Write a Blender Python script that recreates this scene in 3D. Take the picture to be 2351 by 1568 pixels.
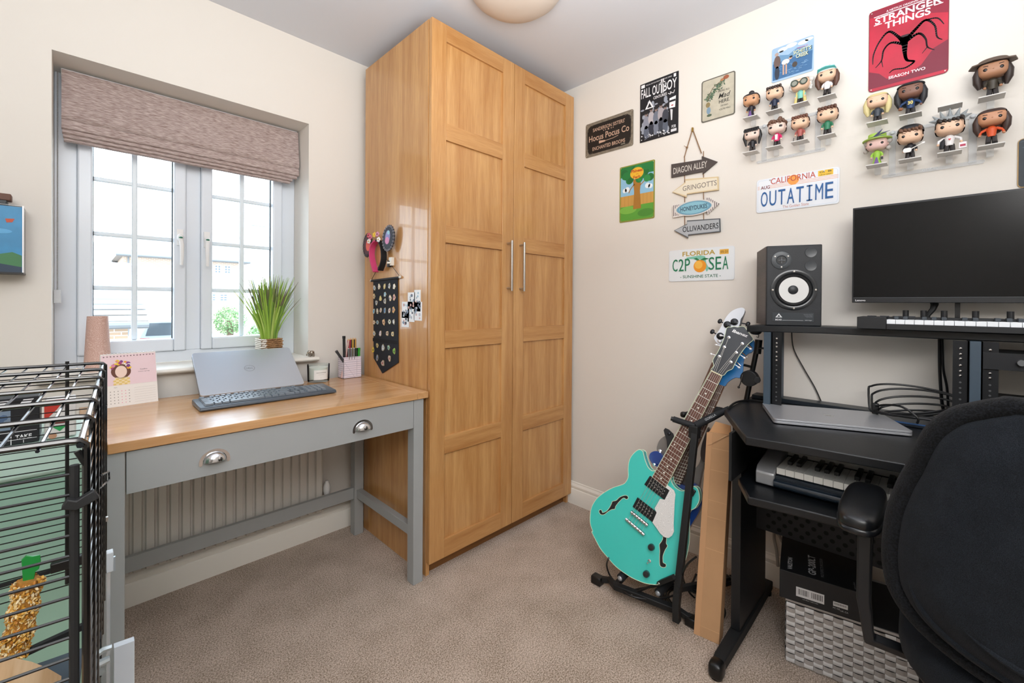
import bpy, bmesh, math, random
from mathutils import Vector, Matrix, Euler
from mathutils.geometry import tessellate_polygon
random.seed(7)
PI = math.pi
scene = bpy.context.scene
for o in list(bpy.data.objects): bpy.data.objects.remove(o)
COL = scene.collection

# ------------------------------------------------------------------ camera
CAM = dict(f=987.2091, cx=1175.5, cy=702.4959, yaw=44.7941, pitch=-0.2996, roll=0.3706, H=1.1593)
_y, _p, _r = (math.radians(CAM[k]) for k in ('yaw', 'pitch', 'roll'))
FWD = Vector((math.cos(_y)*math.cos(_p), math.sin(_y)*math.cos(_p), math.sin(_p)))
_R = Vector((math.sin(_y), -math.cos(_y), 0)); _U = _R.cross(FWD)
RGT = _R*math.cos(_r) + _U*math.sin(_r); UPV = -_R*math.sin(_r) + _U*math.cos(_r)
CPOS = Vector((0, 0, CAM['H']))
cam = bpy.data.cameras.new('camera'); co = bpy.data.objects.new('camera', cam); COL.objects.link(co)
cam.sensor_fit = 'HORIZONTAL'; cam.sensor_width = 36; cam.lens = CAM['f']/2351*36
cam.shift_y = -(784-CAM['cy'])/2351; cam.clip_start = .02
m3 = Matrix((RGT, UPV, -FWD)).transposed()
co.matrix_world = Matrix.Translation(CPOS) @ m3.to_4x4()
scene.camera = co

# ------------------------------------------------------------------ light and exposure
scene.view_settings.view_transform = 'Standard'; scene.view_settings.look = 'None'
scene.view_settings.gamma = 1; scene.view_settings.use_curve_mapping = False
scene.view_settings.exposure = 0.46
w = bpy.data.worlds.new('sky'); scene.world = w; w.use_nodes = True
wn = w.node_tree.nodes; wl = w.node_tree.links
bg = wn['Background']
tc = wn.new('ShaderNodeTexCoord'); sp = wn.new('ShaderNodeSeparateXYZ'); wl.new(tc.outputs['Generated'], sp.inputs[0])
rp = wn.new('ShaderNodeValToRGB'); wl.new(sp.outputs['Z'], rp.inputs[0])
rp.color_ramp.elements[0].position = 0.0; rp.color_ramp.elements[0].color = (.95, .97, 1, 1)
rp.color_ramp.elements[1].position = 1.0; rp.color_ramp.elements[1].color = (.80, .90, 1, 1)
wl.new(rp.outputs[0], bg.inputs[0]); bg.inputs[1].default_value = 5.8
def area(name, loc, target, sx, sy, power, color):
    l = bpy.data.lights.new(name, 'AREA'); l.shape = 'RECTANGLE'; l.size = sx; l.size_y = sy; l.energy = power; l.color = color
    o = bpy.data.objects.new(name, l); COL.objects.link(o); o.location = loc
    d = Vector(target)-Vector(loc); o.rotation_euler = d.to_track_quat('-Z', 'Y').to_euler(); return o
area('room_fill_light', (-.35, -.75, 2.25), (1.1, 1.1, .9), 1.5, .9, 33, (1, .985, .965))
area('ceiling_bounce_light', (.45, .1, 1.75), (.5, .2, 2.4), 1.2, 1.2, 27, (.985, .99, 1)).data.spread = PI
pt = bpy.data.lights.new('window_portal', 'AREA'); pt.shape = 'RECTANGLE'; pt.size = .85; pt.size_y = 1.1; pt.cycles.is_portal = True
po = bpy.data.objects.new('window_portal', pt); COL.objects.link(po); po.location = (.36, 2.47, 1.46); po.rotation_euler = (-PI/2, 0, 0)

# ------------------------------------------------------------------ pixel helpers: intersect a view ray with a real plane
def ray(x, y): return FWD + RGT*((x-CAM['cx'])/CAM['f']) - UPV*((y-CAM['cy'])/CAM['f'])
def on(ax, v, x, y):
    d = ray(x, y); return CPOS + d*((v-CPOS[ax])/d[ax])
def onX(v, x, y): return on(0, v, x, y)
def onY(v, x, y): return on(1, v, x, y)
def onZ(v, x, y): return on(2, v, x, y)
def atD(dist, x, y): return CPOS + ray(x, y)*dist
def to_plane(M, x, y):
    n = M.to_3x3() @ Vector((0, 0, 1)); d = ray(x, y); t = (M.translation-CPOS).dot(n)/d.dot(n)
    q = M.inverted() @ (CPOS+d*t); return (q.x, q.y)

# ------------------------------------------------------------------ mesh builder
class MB:
    def __init__(s): s.v = []; s.f = []; s.mi = []; s.mats = []; s.cur = 0
    def mat(s, m):
        if m not in s.mats: s.mats.append(m)
        s.cur = s.mats.index(m); return s
    def add(s, vs, fs, M=None):
        b = len(s.v)
        for p in vs:
            p = Vector(p); s.v.append(M @ p if M is not None else p)
        for f in fs: s.f.append([i+b for i in f]); s.mi.append(s.cur)
        return s
    def box(s, a, b, M=None):
        x0, y0, z0 = a; x1, y1, z1 = b
        vs = [(x0,y0,z0),(x1,y0,z0),(x1,y1,z0),(x0,y1,z0),(x0,y0,z1),(x1,y0,z1),(x1,y1,z1),(x0,y1,z1)]
        return s.add(vs, [(3,2,1,0),(4,5,6,7),(0,1,5,4),(1,2,6,5),(2,3,7,6),(3,0,4,7)], M)
    def cbox(s, c, sz, M=None):
        return s.box([c[i]-sz[i]/2 for i in range(3)], [c[i]+sz[i]/2 for i in range(3)], M)
    def prism(s, pts, z0, z1, M=None):
        n = len(pts)
        if sum(pts[i][0]*pts[(i+1)%n][1]-pts[(i+1)%n][0]*pts[i][1] for i in range(n)) < 0: pts = pts[::-1]
        tr = tessellate_polygon([[Vector((p[0], p[1], 0)) for p in pts]])
        vs = [(p[0], p[1], z0) for p in pts]+[(p[0], p[1], z1) for p in pts]
        fs = []
        for t in tr:
            a, b, c = t; A, B, C_ = (pts[i] for i in t)
            cr = (B[0]-A[0])*(C_[1]-A[1])-(B[1]-A[1])*(C_[0]-A[0])
            if cr < 0: a, c = c, a
            fs.append((a+n, b+n, c+n)); fs.append((c, b, a))
        for i in range(n): j = (i+1) % n; fs.append((i, j, j+n, i+n))
        return s.add(vs, fs, M)
    def flat(s, pts, z, M=None):
        n = len(pts)
        tr = tessellate_polygon([[Vector((p[0], p[1], 0)) for p in pts]]); fs = []
        for t in tr:
            a, b, c = t; A, B, C_ = (pts[i] for i in t)
            if (B[0]-A[0])*(C_[1]-A[1])-(B[1]-A[1])*(C_[0]-A[0]) < 0: a, c = c, a
            fs.append((a, b, c))
        return s.add([(p[0], p[1], z) for p in pts], fs, M)
    def rect(s, x0, y0, x1, y1, z, M=None): return s.add([(x0,y0,z),(x1,y0,z),(x1,y1,z),(x0,y1,z)], [(0,1,2,3)], M)
    def disc(s, cx, cy, rx, z, M=None, ry=None, n=20, a0=0, a1=2*PI):
        ry = ry or rx; return s.flat([(cx+rx*math.cos(a0+(a1-a0)*i/n), cy+ry*math.sin(a0+(a1-a0)*i/n)) for i in range(n if a1-a0 > 6.2 else n+1)], z, M)
    def line(s, pts, wd, z, M=None):
        for a, b in zip(pts, pts[1:]):
            d = Vector((b[0]-a[0], b[1]-a[1])); 
            if d.length < 1e-7: continue
            nn = Vector((-d.y, d.x)).normalized()*wd/2; e = d.normalized()*wd*.3
            s.add([(a[0]-nn.x-e.x, a[1]-nn.y-e.y, z), (b[0]-nn.x+e.x, b[1]-nn.y+e.y, z), (b[0]+nn.x+e.x, b[1]+nn.y+e.y, z), (a[0]+nn.x-e.x, a[1]+nn.y-e.y, z)], [(0,1,2,3)], M)
        return s
    def tube(s, pts, r, seg=8, closed=False, M=None, cap=True):
        P = [Vector(p) for p in pts]; n = len(P); rr = r if isinstance(r, (list, tuple)) else [r]*n
        T = []
        for i in range(n):
            a = P[(i-1) % n] if (closed or i > 0) else P[i]; b = P[(i+1) % n] if (closed or i < n-1) else P[i]
            t = b-a; T.append(t.normalized() if t.length > 1e-9 else Vector((0, 0, 1)))
        u = T[0].orthogonal().normalized(); vs = []
        for i in range(n):
            u = (u-T[i]*u.dot(T[i]));  u = u.normalized() if u.length > 1e-6 else T[i].orthogonal().normalized()
            v = T[i].cross(u)
            for k in range(seg): a = 2*PI*k/seg; vs.append(P[i]+(u*math.cos(a)+v*math.sin(a))*rr[i])
        fs = []
        for i in range(n if closed else n-1):
            j = (i+1) % n
            for k in range(seg): l = (k+1) % seg; fs.append((i*seg+k, i*seg+l, j*seg+l, j*seg+k))
        if not closed and cap: fs.append(tuple(range(seg-1, -1, -1))); fs.append(tuple((n-1)*seg+k for k in range(seg)))
        return s.add(vs, fs, M)
    def cyl(s, a, b, r, seg=16, M=None, r1=None): return s.tube([a, b], [r, r if r1 is None else r1], seg, False, M)
    def lathe(s, prof, M=None, seg=24):
        n = len(prof); vs = []
        for r, z in prof:
            for k in range(seg): a = 2*PI*k/seg; vs.append((r*math.cos(a), r*math.sin(a), z))
        fs = [(i*seg+k, i*seg+(k+1) % seg, (i+1)*seg+(k+1) % seg, (i+1)*seg+k) for i in range(n-1) for k in range(seg)]
        if prof[0][0] > 1e-6: fs.append(tuple(range(seg-1, -1, -1)))
        if prof[-1][0] > 1e-6: fs.append(tuple((n-1)*seg+k for k in range(seg)))
        return s.add(vs, fs, M)
    def ell(s, c, r, M=None, e=1.0, nu=16, nv=10, keep=None):
        if not isinstance(r, (tuple, list)): r = (r, r, r)
        pw = lambda t: math.copysign(abs(t)**e, t)
        vs = []; 
        for j in range(nv+1):
            ph = -PI/2+PI*j/nv
            for i in range(nu):
                th = 2*PI*i/nu
                vs.append((c[0]+r[0]*pw(math.cos(ph))*pw(math.cos(th)), c[1]+r[1]*pw(math.sin(ph)), c[2]-r[2]*pw(math.cos(ph))*pw(math.sin(th))))
        fs = []
        for j in range(nv):
            for i in range(nu):
                f = (j*nu+i, j*nu+(i+1) % nu, (j+1)*nu+(i+1) % nu, (j+1)*nu+i)
                if keep:
                    q = [sum(vs[k][a] for k in f)/4-c[a] for a in range(3)]
                    if not keep(q): continue
                fs.append(f)
        return s.add(vs, fs, M)
    def text(s, t, x, y, h, z, M=None, w=None, align='C', shear=0, bold=0, slope=0):
        key = (t, shear, bold)
        if key not in TXT:
            cu = bpy.data.curves.new('t', 'FONT'); cu.body = t; cu.size = 1; cu.shear = shear; cu.offset = bold; cu.resolution_u = 3
            o = bpy.data.objects.new('t', cu); me = o.to_mesh()
            vs = [v.co.copy() for v in me.vertices]; fs = [list(p.vertices) for p in me.polygons]; o.to_mesh_clear()
            bpy.data.objects.remove(o); bpy.data.curves.remove(cu); TXT[key] = (vs, fs)
        vs, fs = TXT[key]
        if not vs: return s
        x0 = min(v.x for v in vs); x1 = max(v.x for v in vs); y0 = min(v.y for v in vs); y1 = max(v.y for v in vs)
        sy = h/max(y1-y0, 1e-6); sx = (w/(x1-x0)) if w else sy; W = (x1-x0)*sx
        ox = {'C': x-W/2, 'L': x, 'R': x-W}[align]
        return s.add([(ox+(v.x-x0)*sx, y+(v.y-y0)*sy+slope*(v.x-x0)*sx, z) for v in vs], fs, M)
TXT = {}

FR = {}
def finish(o, name, label, cat, group, kind):
    if label: o['label'] = label
    if cat: o['category'] = cat
    if group: o['group'] = group
    if kind: o['kind'] = kind
def thing(name, label=None, cat=None, loc=(0, 0, 0), M=None, group=None, kind=None, parent=None):
    o = bpy.data.objects.new(name, None); COL.objects.link(o); o.empty_display_size = .05
    M = M.copy() if M is not None else Matrix.Translation(loc)
    if parent is not None: o.parent = parent; o.matrix_basis = FR[parent].inverted() @ M
    else: o.matrix_world = M
    FR[o] = M; finish(o, name, label, cat, group, kind); return o
def obj(name, mb, mat=None, parent=None, label=None, cat=None, group=None, kind=None, bevel=0, smooth=35, local=False, origin=None, seg=2):
    me = bpy.data.meshes.new(name)
    if local: base = FR[parent] if parent is not None else Matrix.Identity(4); inv = None
    elif parent is not None: base = FR[parent]; inv = base.inverted()
    else:
        if origin is None:
            xs = [v.x for v in mb.v]; ys = [v.y for v in mb.v]; zs = [v.z for v in mb.v]
            origin = ((min(xs)+max(xs))/2, (min(ys)+max(ys))/2, min(zs))
        base = Matrix.Translation(origin); inv = base.inverted()
    me.from_pydata([(inv @ v) if inv is not None else v for v in mb.v], [], mb.f)
    mats = [mat] if mat is not None else mb.mats
    for m in mats: me.materials.append(m)
    if mat is None and len(mats) > 1: me.polygons.foreach_set('material_index', mb.mi)
    if smooth: me.shade_smooth(); me.set_sharp_from_angle(angle=math.radians(smooth))
    me.update()
    o = bpy.data.objects.new(name, me); COL.objects.link(o)
    if parent is not None: o.parent = parent
    else: o.matrix_world = base
    FR[o] = base
    if bevel:
        b = o.modifiers.new('bevel', 'BEVEL'); b.width = bevel; b.segments = seg; b.limit_method = 'ANGLE'; b.angle_limit = math.radians(40); b.harden_normals = False
    finish(o, name, label, cat, group, kind); return o
def inst(src, parent, off, name=None):
    o = src.copy(); COL.objects.link(o); o.parent = parent; o.location = off; FR[o] = FR[parent]; return o
def cr(pts, n=6, closed=True):
    out = []; N = len(pts)
    for i in range(N if closed else N-1):
        p = [Vector(pts[(i+k) % N] if closed else pts[min(max(i+k, 0), N-1)]) for k in (-1, 0, 1, 2)]
        for j in range(n):
            t = j/n; out.append(tuple(.5*((2*p[1])+(-p[0]+p[2])*t+(2*p[0]-5*p[1]+4*p[2]-p[3])*t*t+(-p[0]+3*p[1]-3*p[2]+p[3])*t**3)))
    if not closed: out.append(tuple(pts[-1]))
    return out
def rrect(x0, y0, x1, y1, r, n=5):
    out = []
    for cx, cy, a in ((x1-r, y0+r, -PI/2), (x1-r, y1-r, 0), (x0+r, y1-r, PI/2), (x0+r, y0+r, PI)):
        for i in range(n+1): t = a+PI/2*i/n; out.append((cx+r*math.cos(t), cy+r*math.sin(t)))
    return out
def frame(o, x, y):            # matrix with origin o, x axis, y axis
    x = Vector(x).normalized(); y = Vector(y); y = (y-x*y.dot(x)).normalized(); z = x.cross(y)
    M = Matrix((x, y, z)).transposed().to_4x4(); M.translation = Vector(o); return M
def facingB(y, z, x=2.0365): return frame((x, y, z), (0, -1, 0), (0, 0, 1))     # right wall: viewer looks along +X
def facingA(x, z, y=2.183): return frame((x, y, z), (1, 0, 0), (0, 0, 1))      # window wall: viewer looks along +Y

# ------------------------------------------------------------------ materials
def lin(h):
    if isinstance(h, str):
        h = h.lstrip('#'); c = [int(h[i:i+2], 16)/255 for i in (0, 2, 4)]
    else: c = h
    return tuple((x/12.92 if x <= .04045 else ((x+.055)/1.055)**2.4) for x in c)+(1,)
MC = {}
def mat(col, rough=.5, metal=0, name=None, bump=0, bscale=200, var=0, vscale=8, coat=0, emit=0, alpha=1, spec=None, trans=0, sheen=0):
    key = (str(col), rough, metal, bump, bscale, var, vscale, coat, emit, alpha, spec, trans, sheen)
    if key in MC: return MC[key]
    m = bpy.data.materials.new(name or 'paint'); m.use_nodes = True; nt = m.node_tree; b = nt.nodes['Principled BSDF']
    b.inputs['Base Color'].default_value = lin(col); b.inputs['Roughness'].default_value = rough; b.inputs['Metallic'].default_value = metal
    b.inputs['Coat Weight'].default_value = coat; b.inputs['Coat Roughness'].default_value = .08
    if spec is not None: b.inputs['Specular IOR Level'].default_value = spec
    if sheen: b.inputs['Sheen Weight'].default_value = sheen
    if trans: b.inputs['Transmission Weight'].default_value = trans
    if alpha < 1: b.inputs['Alpha'].default_value = alpha
    if emit: b.inputs['Emission Color'].default_value = lin(col); b.inputs['Emission Strength'].default_value = emit
    if bump or var:
        t = nt.nodes.new('ShaderNodeTexCoord')
    if bump:
        n = nt.nodes.new('ShaderNodeTexNoise'); n.inputs['Scale'].default_value = bscale; n.inputs['Detail'].default_value = 3
        nt.links.new(t.outputs['Object'], n.inputs['Vector']); bp = nt.nodes.new('ShaderNodeBump'); bp.inputs['Strength'].default_value = bump; bp.inputs['Distance'].default_value = .002
        nt.links.new(n.outputs['Fac'], bp.inputs['Height']); nt.links.new(bp.outputs[0], b.inputs['Normal'])
    if var:
        n = nt.nodes.new('ShaderNodeTexNoise'); n.inputs['Scale'].default_value = vscale; n.inputs['Detail'].default_value = 4
        nt.links.new(t.outputs['Object'], n.inputs['Vector']); hs = nt.nodes.new('ShaderNodeHueSaturation'); hs.inputs['Color'].default_value = lin(col)
        mr = nt.nodes.new('ShaderNodeMapRange'); mr.inputs[1].default_value = .3; mr.inputs[2].default_value = .7; mr.inputs[3].default_value = 1-var; mr.inputs[4].default_value = 1+var
        nt.links.new(n.outputs['Fac'], mr.inputs[0]); nt.links.new(mr.outputs[0], hs.inputs['Value']); nt.links.new(hs.outputs[0], b.inputs['Base Color'])
    MC[key] = m; return m
def wood(c1, c2, axis='z', rough=.38, name='oak', fine=1.0, coat=0):
    key = ('wood', c1, c2, axis, rough, fine)
    if key in MC: return MC[key]
    m = bpy.data.materials.new(name); m.use_nodes = True; nt = m.node_tree; L = nt.links.new; b = nt.nodes['Principled BSDF']
    b.inputs['Roughness'].default_value = rough; b.inputs['Coat Weight'].default_value = coat
    t = nt.nodes.new('ShaderNodeTexCoord'); mp = nt.nodes.new('ShaderNodeMapping'); L(t.outputs['Object'], mp.inputs[0])
    s = {'x': (1.6, 26, 26), 'y': (26, 1.6, 26), 'z': (26, 26, 1.6)}[axis]; mp.inputs['Scale'].default_value = s
    n = nt.nodes.new('ShaderNodeTexNoise'); n.inputs['Scale'].default_value = 1.0; n.inputs['Detail'].default_value = 5; n.inputs['Distortion'].default_value = .6; L(mp.outputs[0], n.inputs['Vector'])
    mp2 = nt.nodes.new('ShaderNodeMapping'); L(t.outputs['Object'], mp2.inputs[0]); mp2.inputs['Scale'].default_value = tuple(v*9 for v in s)
    n2 = nt.nodes.new('ShaderNodeTexNoise'); n2.inputs['Scale'].default_value = 1.0; n2.inputs['Detail'].default_value = 3; L(mp2.outputs[0], n2.inputs['Vector'])
    mp3 = nt.nodes.new('ShaderNodeMapping'); L(t.outputs['Object'], mp3.inputs[0]); mp3.inputs['Scale'].default_value = {'x': (0, 11, 11), 'y': (11, 0, 11), 'z': (11, 11, 0)}[axis]
    n3 = nt.nodes.new('ShaderNodeTexVoronoi'); n3.inputs['Scale'].default_value = 1; L(mp3.outputs[0], n3.inputs['Vector'])
    a = nt.nodes.new('ShaderNodeMath'); a.operation = 'MULTIPLY_ADD'; L(n2.outputs['Fac'], a.inputs[0]); a.inputs[1].default_value = .45*fine; L(n.outputs['Fac'], a.inputs[2])
    sx = nt.nodes.new('ShaderNodeSeparateColor'); L(n3.outputs['Color'], sx.inputs[0])
    a2 = nt.nodes.new('ShaderNodeMath'); a2.operation = 'MULTIPLY_ADD'; L(sx.outputs[0], a2.inputs[0]); a2.inputs[1].default_value = .10; L(a.outputs[0], a2.inputs[2])
    r = nt.nodes.new('ShaderNodeValToRGB'); L(a2.outputs[0], r.inputs[0]); r.color_ramp.elements[0].position = .5; r.color_ramp.elements[1].position = 1.0
    r.color_ramp.elements[0].color = lin(c2); r.color_ramp.elements[1].color = lin(c1); L(r.outputs[0], b.inputs['Base Color'])
    bp = nt.nodes.new('ShaderNodeBump'); bp.inputs['Strength'].default_value = .12; bp.inputs['Distance'].default_value = .001; L(n2.outputs['Fac'], bp.inputs['Height']); L(bp.outputs[0], b.inputs['Normal'])
    MC[key] = m; return m
def glassy(tint='ffffff', gloss=.08, name='clear_glass', a=1.0):
    key = ('glass', tint, gloss, a)
    if key in MC: return MC[key]
    m = bpy.data.materials.new(name); m.use_nodes = True; nt = m.node_tree; nt.nodes.clear(); L = nt.links.new
    o = nt.nodes.new('ShaderNodeOutputMaterial'); t = nt.nodes.new('ShaderNodeBsdfTransparent'); t.inputs[0].default_value = lin(tint)
    g = nt.nodes.new('ShaderNodeBsdfGlossy'); g.inputs['Roughness'].default_value = .03; mx = nt.nodes.new('ShaderNodeMixShader')
    fr = nt.nodes.new('ShaderNodeLayerWeight'); fr.inputs[0].default_value = .12; ad = nt.nodes.new('ShaderNodeMath'); ad.operation = 'ADD'; ad.inputs[1].default_value = gloss-.04; ad.use_clamp = True
    L(fr.outputs[0], ad.inputs[0]); L(ad.outputs[0], mx.inputs[0]); L(t.outputs[0], mx.inputs[1]); L(g.outputs[0], mx.inputs[2])
    if a < 1:
        d = nt.nodes.new('ShaderNodeBsdfDiffuse'); d.inputs[0].default_value = (.9, .9, .9, 1); m2 = nt.nodes.new('ShaderNodeMixShader'); m2.inputs[0].default_value = 1-a
        L(mx.outputs[0], m2.inputs[1]); L(d.outputs[0], m2.inputs[2]); L(m2.outputs[0], o.inputs[0])
    else: L(mx.outputs[0], o.inputs[0])
    MC[key] = m; return m
def twotone(c1, c2, scale, rough=.9, stretch=(1, 1, 1), bump=.6, name='fabric', p0=.42, p1=.6, dist=.004, sheen=0, detail=3):
    m = bpy.data.materials.new(name); m.use_nodes = True; nt = m.node_tree; L = nt.links.new; b = nt.nodes['Principled BSDF']; b.inputs['Roughness'].default_value = rough
    b.inputs['Sheen Weight'].default_value = sheen
    t = nt.nodes.new('ShaderNodeTexCoord'); mp = nt.nodes.new('ShaderNodeMapping'); L(t.outputs['Object'], mp.inputs[0]); mp.inputs['Scale'].default_value = stretch
    n = nt.nodes.new('ShaderNodeTexNoise'); n.inputs['Scale'].default_value = scale; n.inputs['Detail'].default_value = detail; L(mp.outputs[0], n.inputs['Vector'])
    n2 = nt.nodes.new('ShaderNodeTexNoise'); n2.inputs['Scale'].default_value = scale*.03; n2.inputs['Detail'].default_value = 3; L(t.outputs['Object'], n2.inputs['Vector'])
    a = nt.nodes.new('ShaderNodeMath'); a.operation = 'MULTIPLY_ADD'; L(n2.outputs['Fac'], a.inputs[0]); a.inputs[1].default_value = .22; L(n.outputs['Fac'], a.inputs[2])
    a1 = nt.nodes.new('ShaderNodeMath'); a1.operation = 'SUBTRACT'; L(a.outputs[0], a1.inputs[0]); a1.inputs[1].default_value = .11
    r = nt.nodes.new('ShaderNodeValToRGB'); L(a1.outputs[0], r.inputs[0]); r.color_ramp.elements[0].position = p0; r.color_ramp.elements[1].position = p1
    r.color_ramp.elements[0].color = lin(c2); r.color_ramp.elements[1].color = lin(c1); L(r.outputs[0], b.inputs['Base Color'])
    b.inputs['Specular IOR Level'].default_value = .2; bp = nt.nodes.new('ShaderNodeBump'); bp.inputs['Strength'].default_value = bump; bp.inputs['Distance'].default_value = dist; L(n.outputs['Fac'], bp.inputs['Height']); L(bp.outputs[0], b.inputs['Normal'])
    return m
WALL = mat('e5e0d8', .85, name='cream_wall_paint', bump=.05, bscale=90)
CEIL = mat('dcdfe6', .9, name='white_ceiling_paint')
TRIM = mat('ece8df', .4, name='white_gloss_trim')
UPVC = mat('dfe6ee', .28, name='white_upvc')
CARPET = twotone('d4c1b2', '877562', 225, rough=1, bump=.9, name='beige_carpet', p0=.36, p1=.64, sheen=.2)
OAKV = wood('cf9f66', 'ad7741', 'z', .30, 'oak_vertical', 1.0, .25); OAKH = wood('cc9b63', 'aa743f', 'x', .33, 'oak_horizontal')
DOAK = wood('cfa272', 'b07d49', 'x', .24, 'desk_oak', 1.0, .3); DOAKY = wood('cfa272', 'b07d49', 'y', .24, 'desk_oak_end', 1.0, .3)
GREY = mat('a0a3a3', .45, name='grey_painted_wood', var=.02)
CHROME = mat('d8d8da', .12, 1, name='chrome'); STEEL = mat('b8b4ae', .3, 1, name='brushed_steel')
BLK = mat('08090a', .35, name='black_metal'); BLKG = mat('060708', .2, name='glossy_black_wire', coat=.5); BLKM = mat('0d0f11', .65, name='matt_black')
WHT = mat('eeeeee', .5, name='white_plastic')

# ================================================================== STRUCTURE
XB, YA, ZC = 2.038, 2.183, 2.4228
X0, Y0 = -1.15, -1.35
obj('floor', MB().box((X0, Y0, -.05), (XB, YA, 0)), CARPET, kind='structure', origin=(0, 0, 0))
obj('ceiling', MB().box((X0, Y0, ZC), (XB, YA, ZC+.05)), CEIL, kind='structure', origin=(0, 0, ZC))
wx0, wx1, wz0, wz1 = -.067, .788, .872, 2.028
YO = 2.47
m = MB(); m.box((X0-.1, YA, 0), (wx0, YO, ZC)); m.box((wx1, YA, 0), (XB+.1, YO, ZC)); m.box((wx0, YA, 0), (wx1, YO, wz0)); m.box((wx0, YA, wz1), (wx1, YO, ZC))
obj('wall_window', m, WALL, kind='structure', origin=(0, YA, 0), smooth=0)
obj('wall_right', MB().box((XB, Y0-.1, 0), (XB+.1, YA, ZC)), WALL, kind='structure', origin=(XB, 0, 0))
obj('wall_left', MB().box((X0-.1, Y0-.1, 0), (X0, YA, ZC)), WALL, kind='structure', origin=(X0, 0, 0))
obj('wall_back', MB().box((X0, Y0-.1, 0), (XB, Y0, ZC)), WALL, kind='structure', origin=(0, Y0, 0))
def skirting(name, a, b, n):       # ogee profile extruded from a to b, n points into the room
    a, b, n = Vector(a), Vector(b), Vector(n)
    prof = [(0, 0), (.018, 0), (.018, .085), (.0165, .088), (.013, .090), (.0155, .097), (.015, .106), (.010, .113), (.0065, .118), (.0065, .123), (.003, .1255), (0, .1255)]
    vs = [a+n*x+Vector((0, 0, z)) for x, z in prof]+[b+n*x+Vector((0, 0, z)) for x, z in prof]; k = len(prof)
    obj(name, MB().add(vs, [(i, (i+1) % k, (i+1) % k+k, i+k) for i in range(k)]+[tuple(range(k)), tuple(range(2*k-1, k-1, -1))]), TRIM, kind='structure', smooth=30)
skirting('baseboard_window', (X0, YA, 0), (XB, YA, 0), (0, -1, 0))
skirting('baseboard_right', (XB, YA, 0), (XB, Y0, 0), (-1, 0, 0))
skirting('baseboard_left', (X0, Y0, 0), (X0, YA, 0), (1, 0, 0))
skirting('baseboard_back', (XB, Y0, 0), (X0, Y0, 0), (0, 1, 0))
# window board
sb = MB(); n_ = 8
prof = [(2.375, .873), (2.155, .873)]+[(2.150-.011*math.sin(PI*i/n_)*1.0, .873+.023*i/n_) for i in range(1, n_)]+[(2.155, .896), (2.375, .896)]
k = len(prof); vs = [(wx0, y, z) for y, z in prof if 0] 
def sillpart(x0, x1, y1):
    pr = [(y1, .873)]+prof[1:-1]+[(y1, .896)]; kk = len(pr)
    sb.add([(x0, y, z) for y, z in pr]+[(x1, y, z) for y, z in pr], [(i, (i+1) % kk, (i+1) % kk+kk, i+kk) for i in range(kk)]+[tuple(range(kk-1, -1, -1)), tuple(range(kk, 2*kk))])
sillpart(wx0, wx1, 2.378); sillpart(-.10, wx0, YA); sillpart(wx1, .826, YA)
obj('trim_1', sb, TRIM, kind='structure')

# window: frame, two casements with astragal bars
WIN = thing('window_1', kind='structure', loc=(.36, 2.38, .896))
FY0, FY1 = 2.378, 2.45
fm = MB(); fm.box((wx0, FY0, .896), (-.005, FY1, wz1)); fm.box((.725, FY0, .896), (wx1, FY1, wz1)); fm.box((-.005, FY0, .896), (.725, FY1, .945)); fm.box((-.005, FY0, 1.985), (.725, FY1, wz1)); fm.box((.334, FY0, .945), (.388, FY1, 1.985))
obj('frame', fm, UPVC, WIN, bevel=.003)
GL = glassy('f4fbff', .06, 'window_glass'); BARM = mat('e2ebf0', .35, name='astragal_bar')
GASK = mat('30383c', .6, name='black_gasket')
for (a, b) in ((-.005, .334), (.388, .725)):
    sash = MB(); st = .043; y0, y1 = 2.362, 2.44; z0, z1 = .945, 1.985
    sash.box((a, y0, z0), (a+st, y1, z1)); sash.box((b-st, y0, z0), (b, y1, z1)); sash.box((a+st, y0, z0), (b-st, y1, z0+.052)); sash.box((a+st, y0, z1-.052), (b-st, y1, z1))
    so = obj('sash', sash, UPVC, WIN, bevel=.006, seg=3)
    ga, gb, gz0, gz1 = a+st, b-st, z0+.052, z1-.052
    g2 = MB(); g2.box((ga, 2.40, gz0), (ga+.003, 2.412, gz1)); g2.box((gb-.003, 2.40, gz0), (gb, 2.412, gz1)); obj('gasket', g2, GASK, so)
    mid = (ga+gb)/2; zs = [gz0, 1.213, 1.431, 1.650, 1.868, gz1]
    vb = MB().box((mid-.0095, 2.400, gz0), (mid+.0095, 2.420, gz1)); obj('glazing_bar', vb, BARM, so, bevel=.004)
    for z in zs[1:-1]: obj('glazing_bar', MB().box((ga, 2.402, z-.0085), (gb, 2.418, z+.0085)), BARM, so, bevel=.004)
    for i in range(5):
        for c0, c1 in ((ga, mid-.0095), (mid+.0095, gb)):
            obj('glass_pane', MB().box((c0, 2.408, zs[i]+(.0085 if i else 0)), (c1, 2.4115, zs[i+1]-.0085 if i < 4 else zs[i+1])), GL, so)
for hx, sgn in ((.311, 1), (.408, -1)):
    h = MB(); h.mat(WHT); h.box((hx-.011, 2.352, 1.405), (hx+.011, 2.363, 1.475)); h.ell((hx, 2.345, 1.437), (.012, .012, .017), None); 
    M_ = Matrix.Identity(4)
    h.tube([(hx, 2.338, 1.432), (hx+.003*sgn, 2.328, 1.405), (hx+.003*sgn, 2.325, 1.36), (hx+.002*sgn, 2.329, 1.318)], [.009, .0085, .0075, .006], 10)
    h.mat(mat('1f7a5c', .4)); h.ell((hx, 2.333, 1.437), (.0075, .011, .004))
    obj('window_handle', h, None, WIN)

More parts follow.
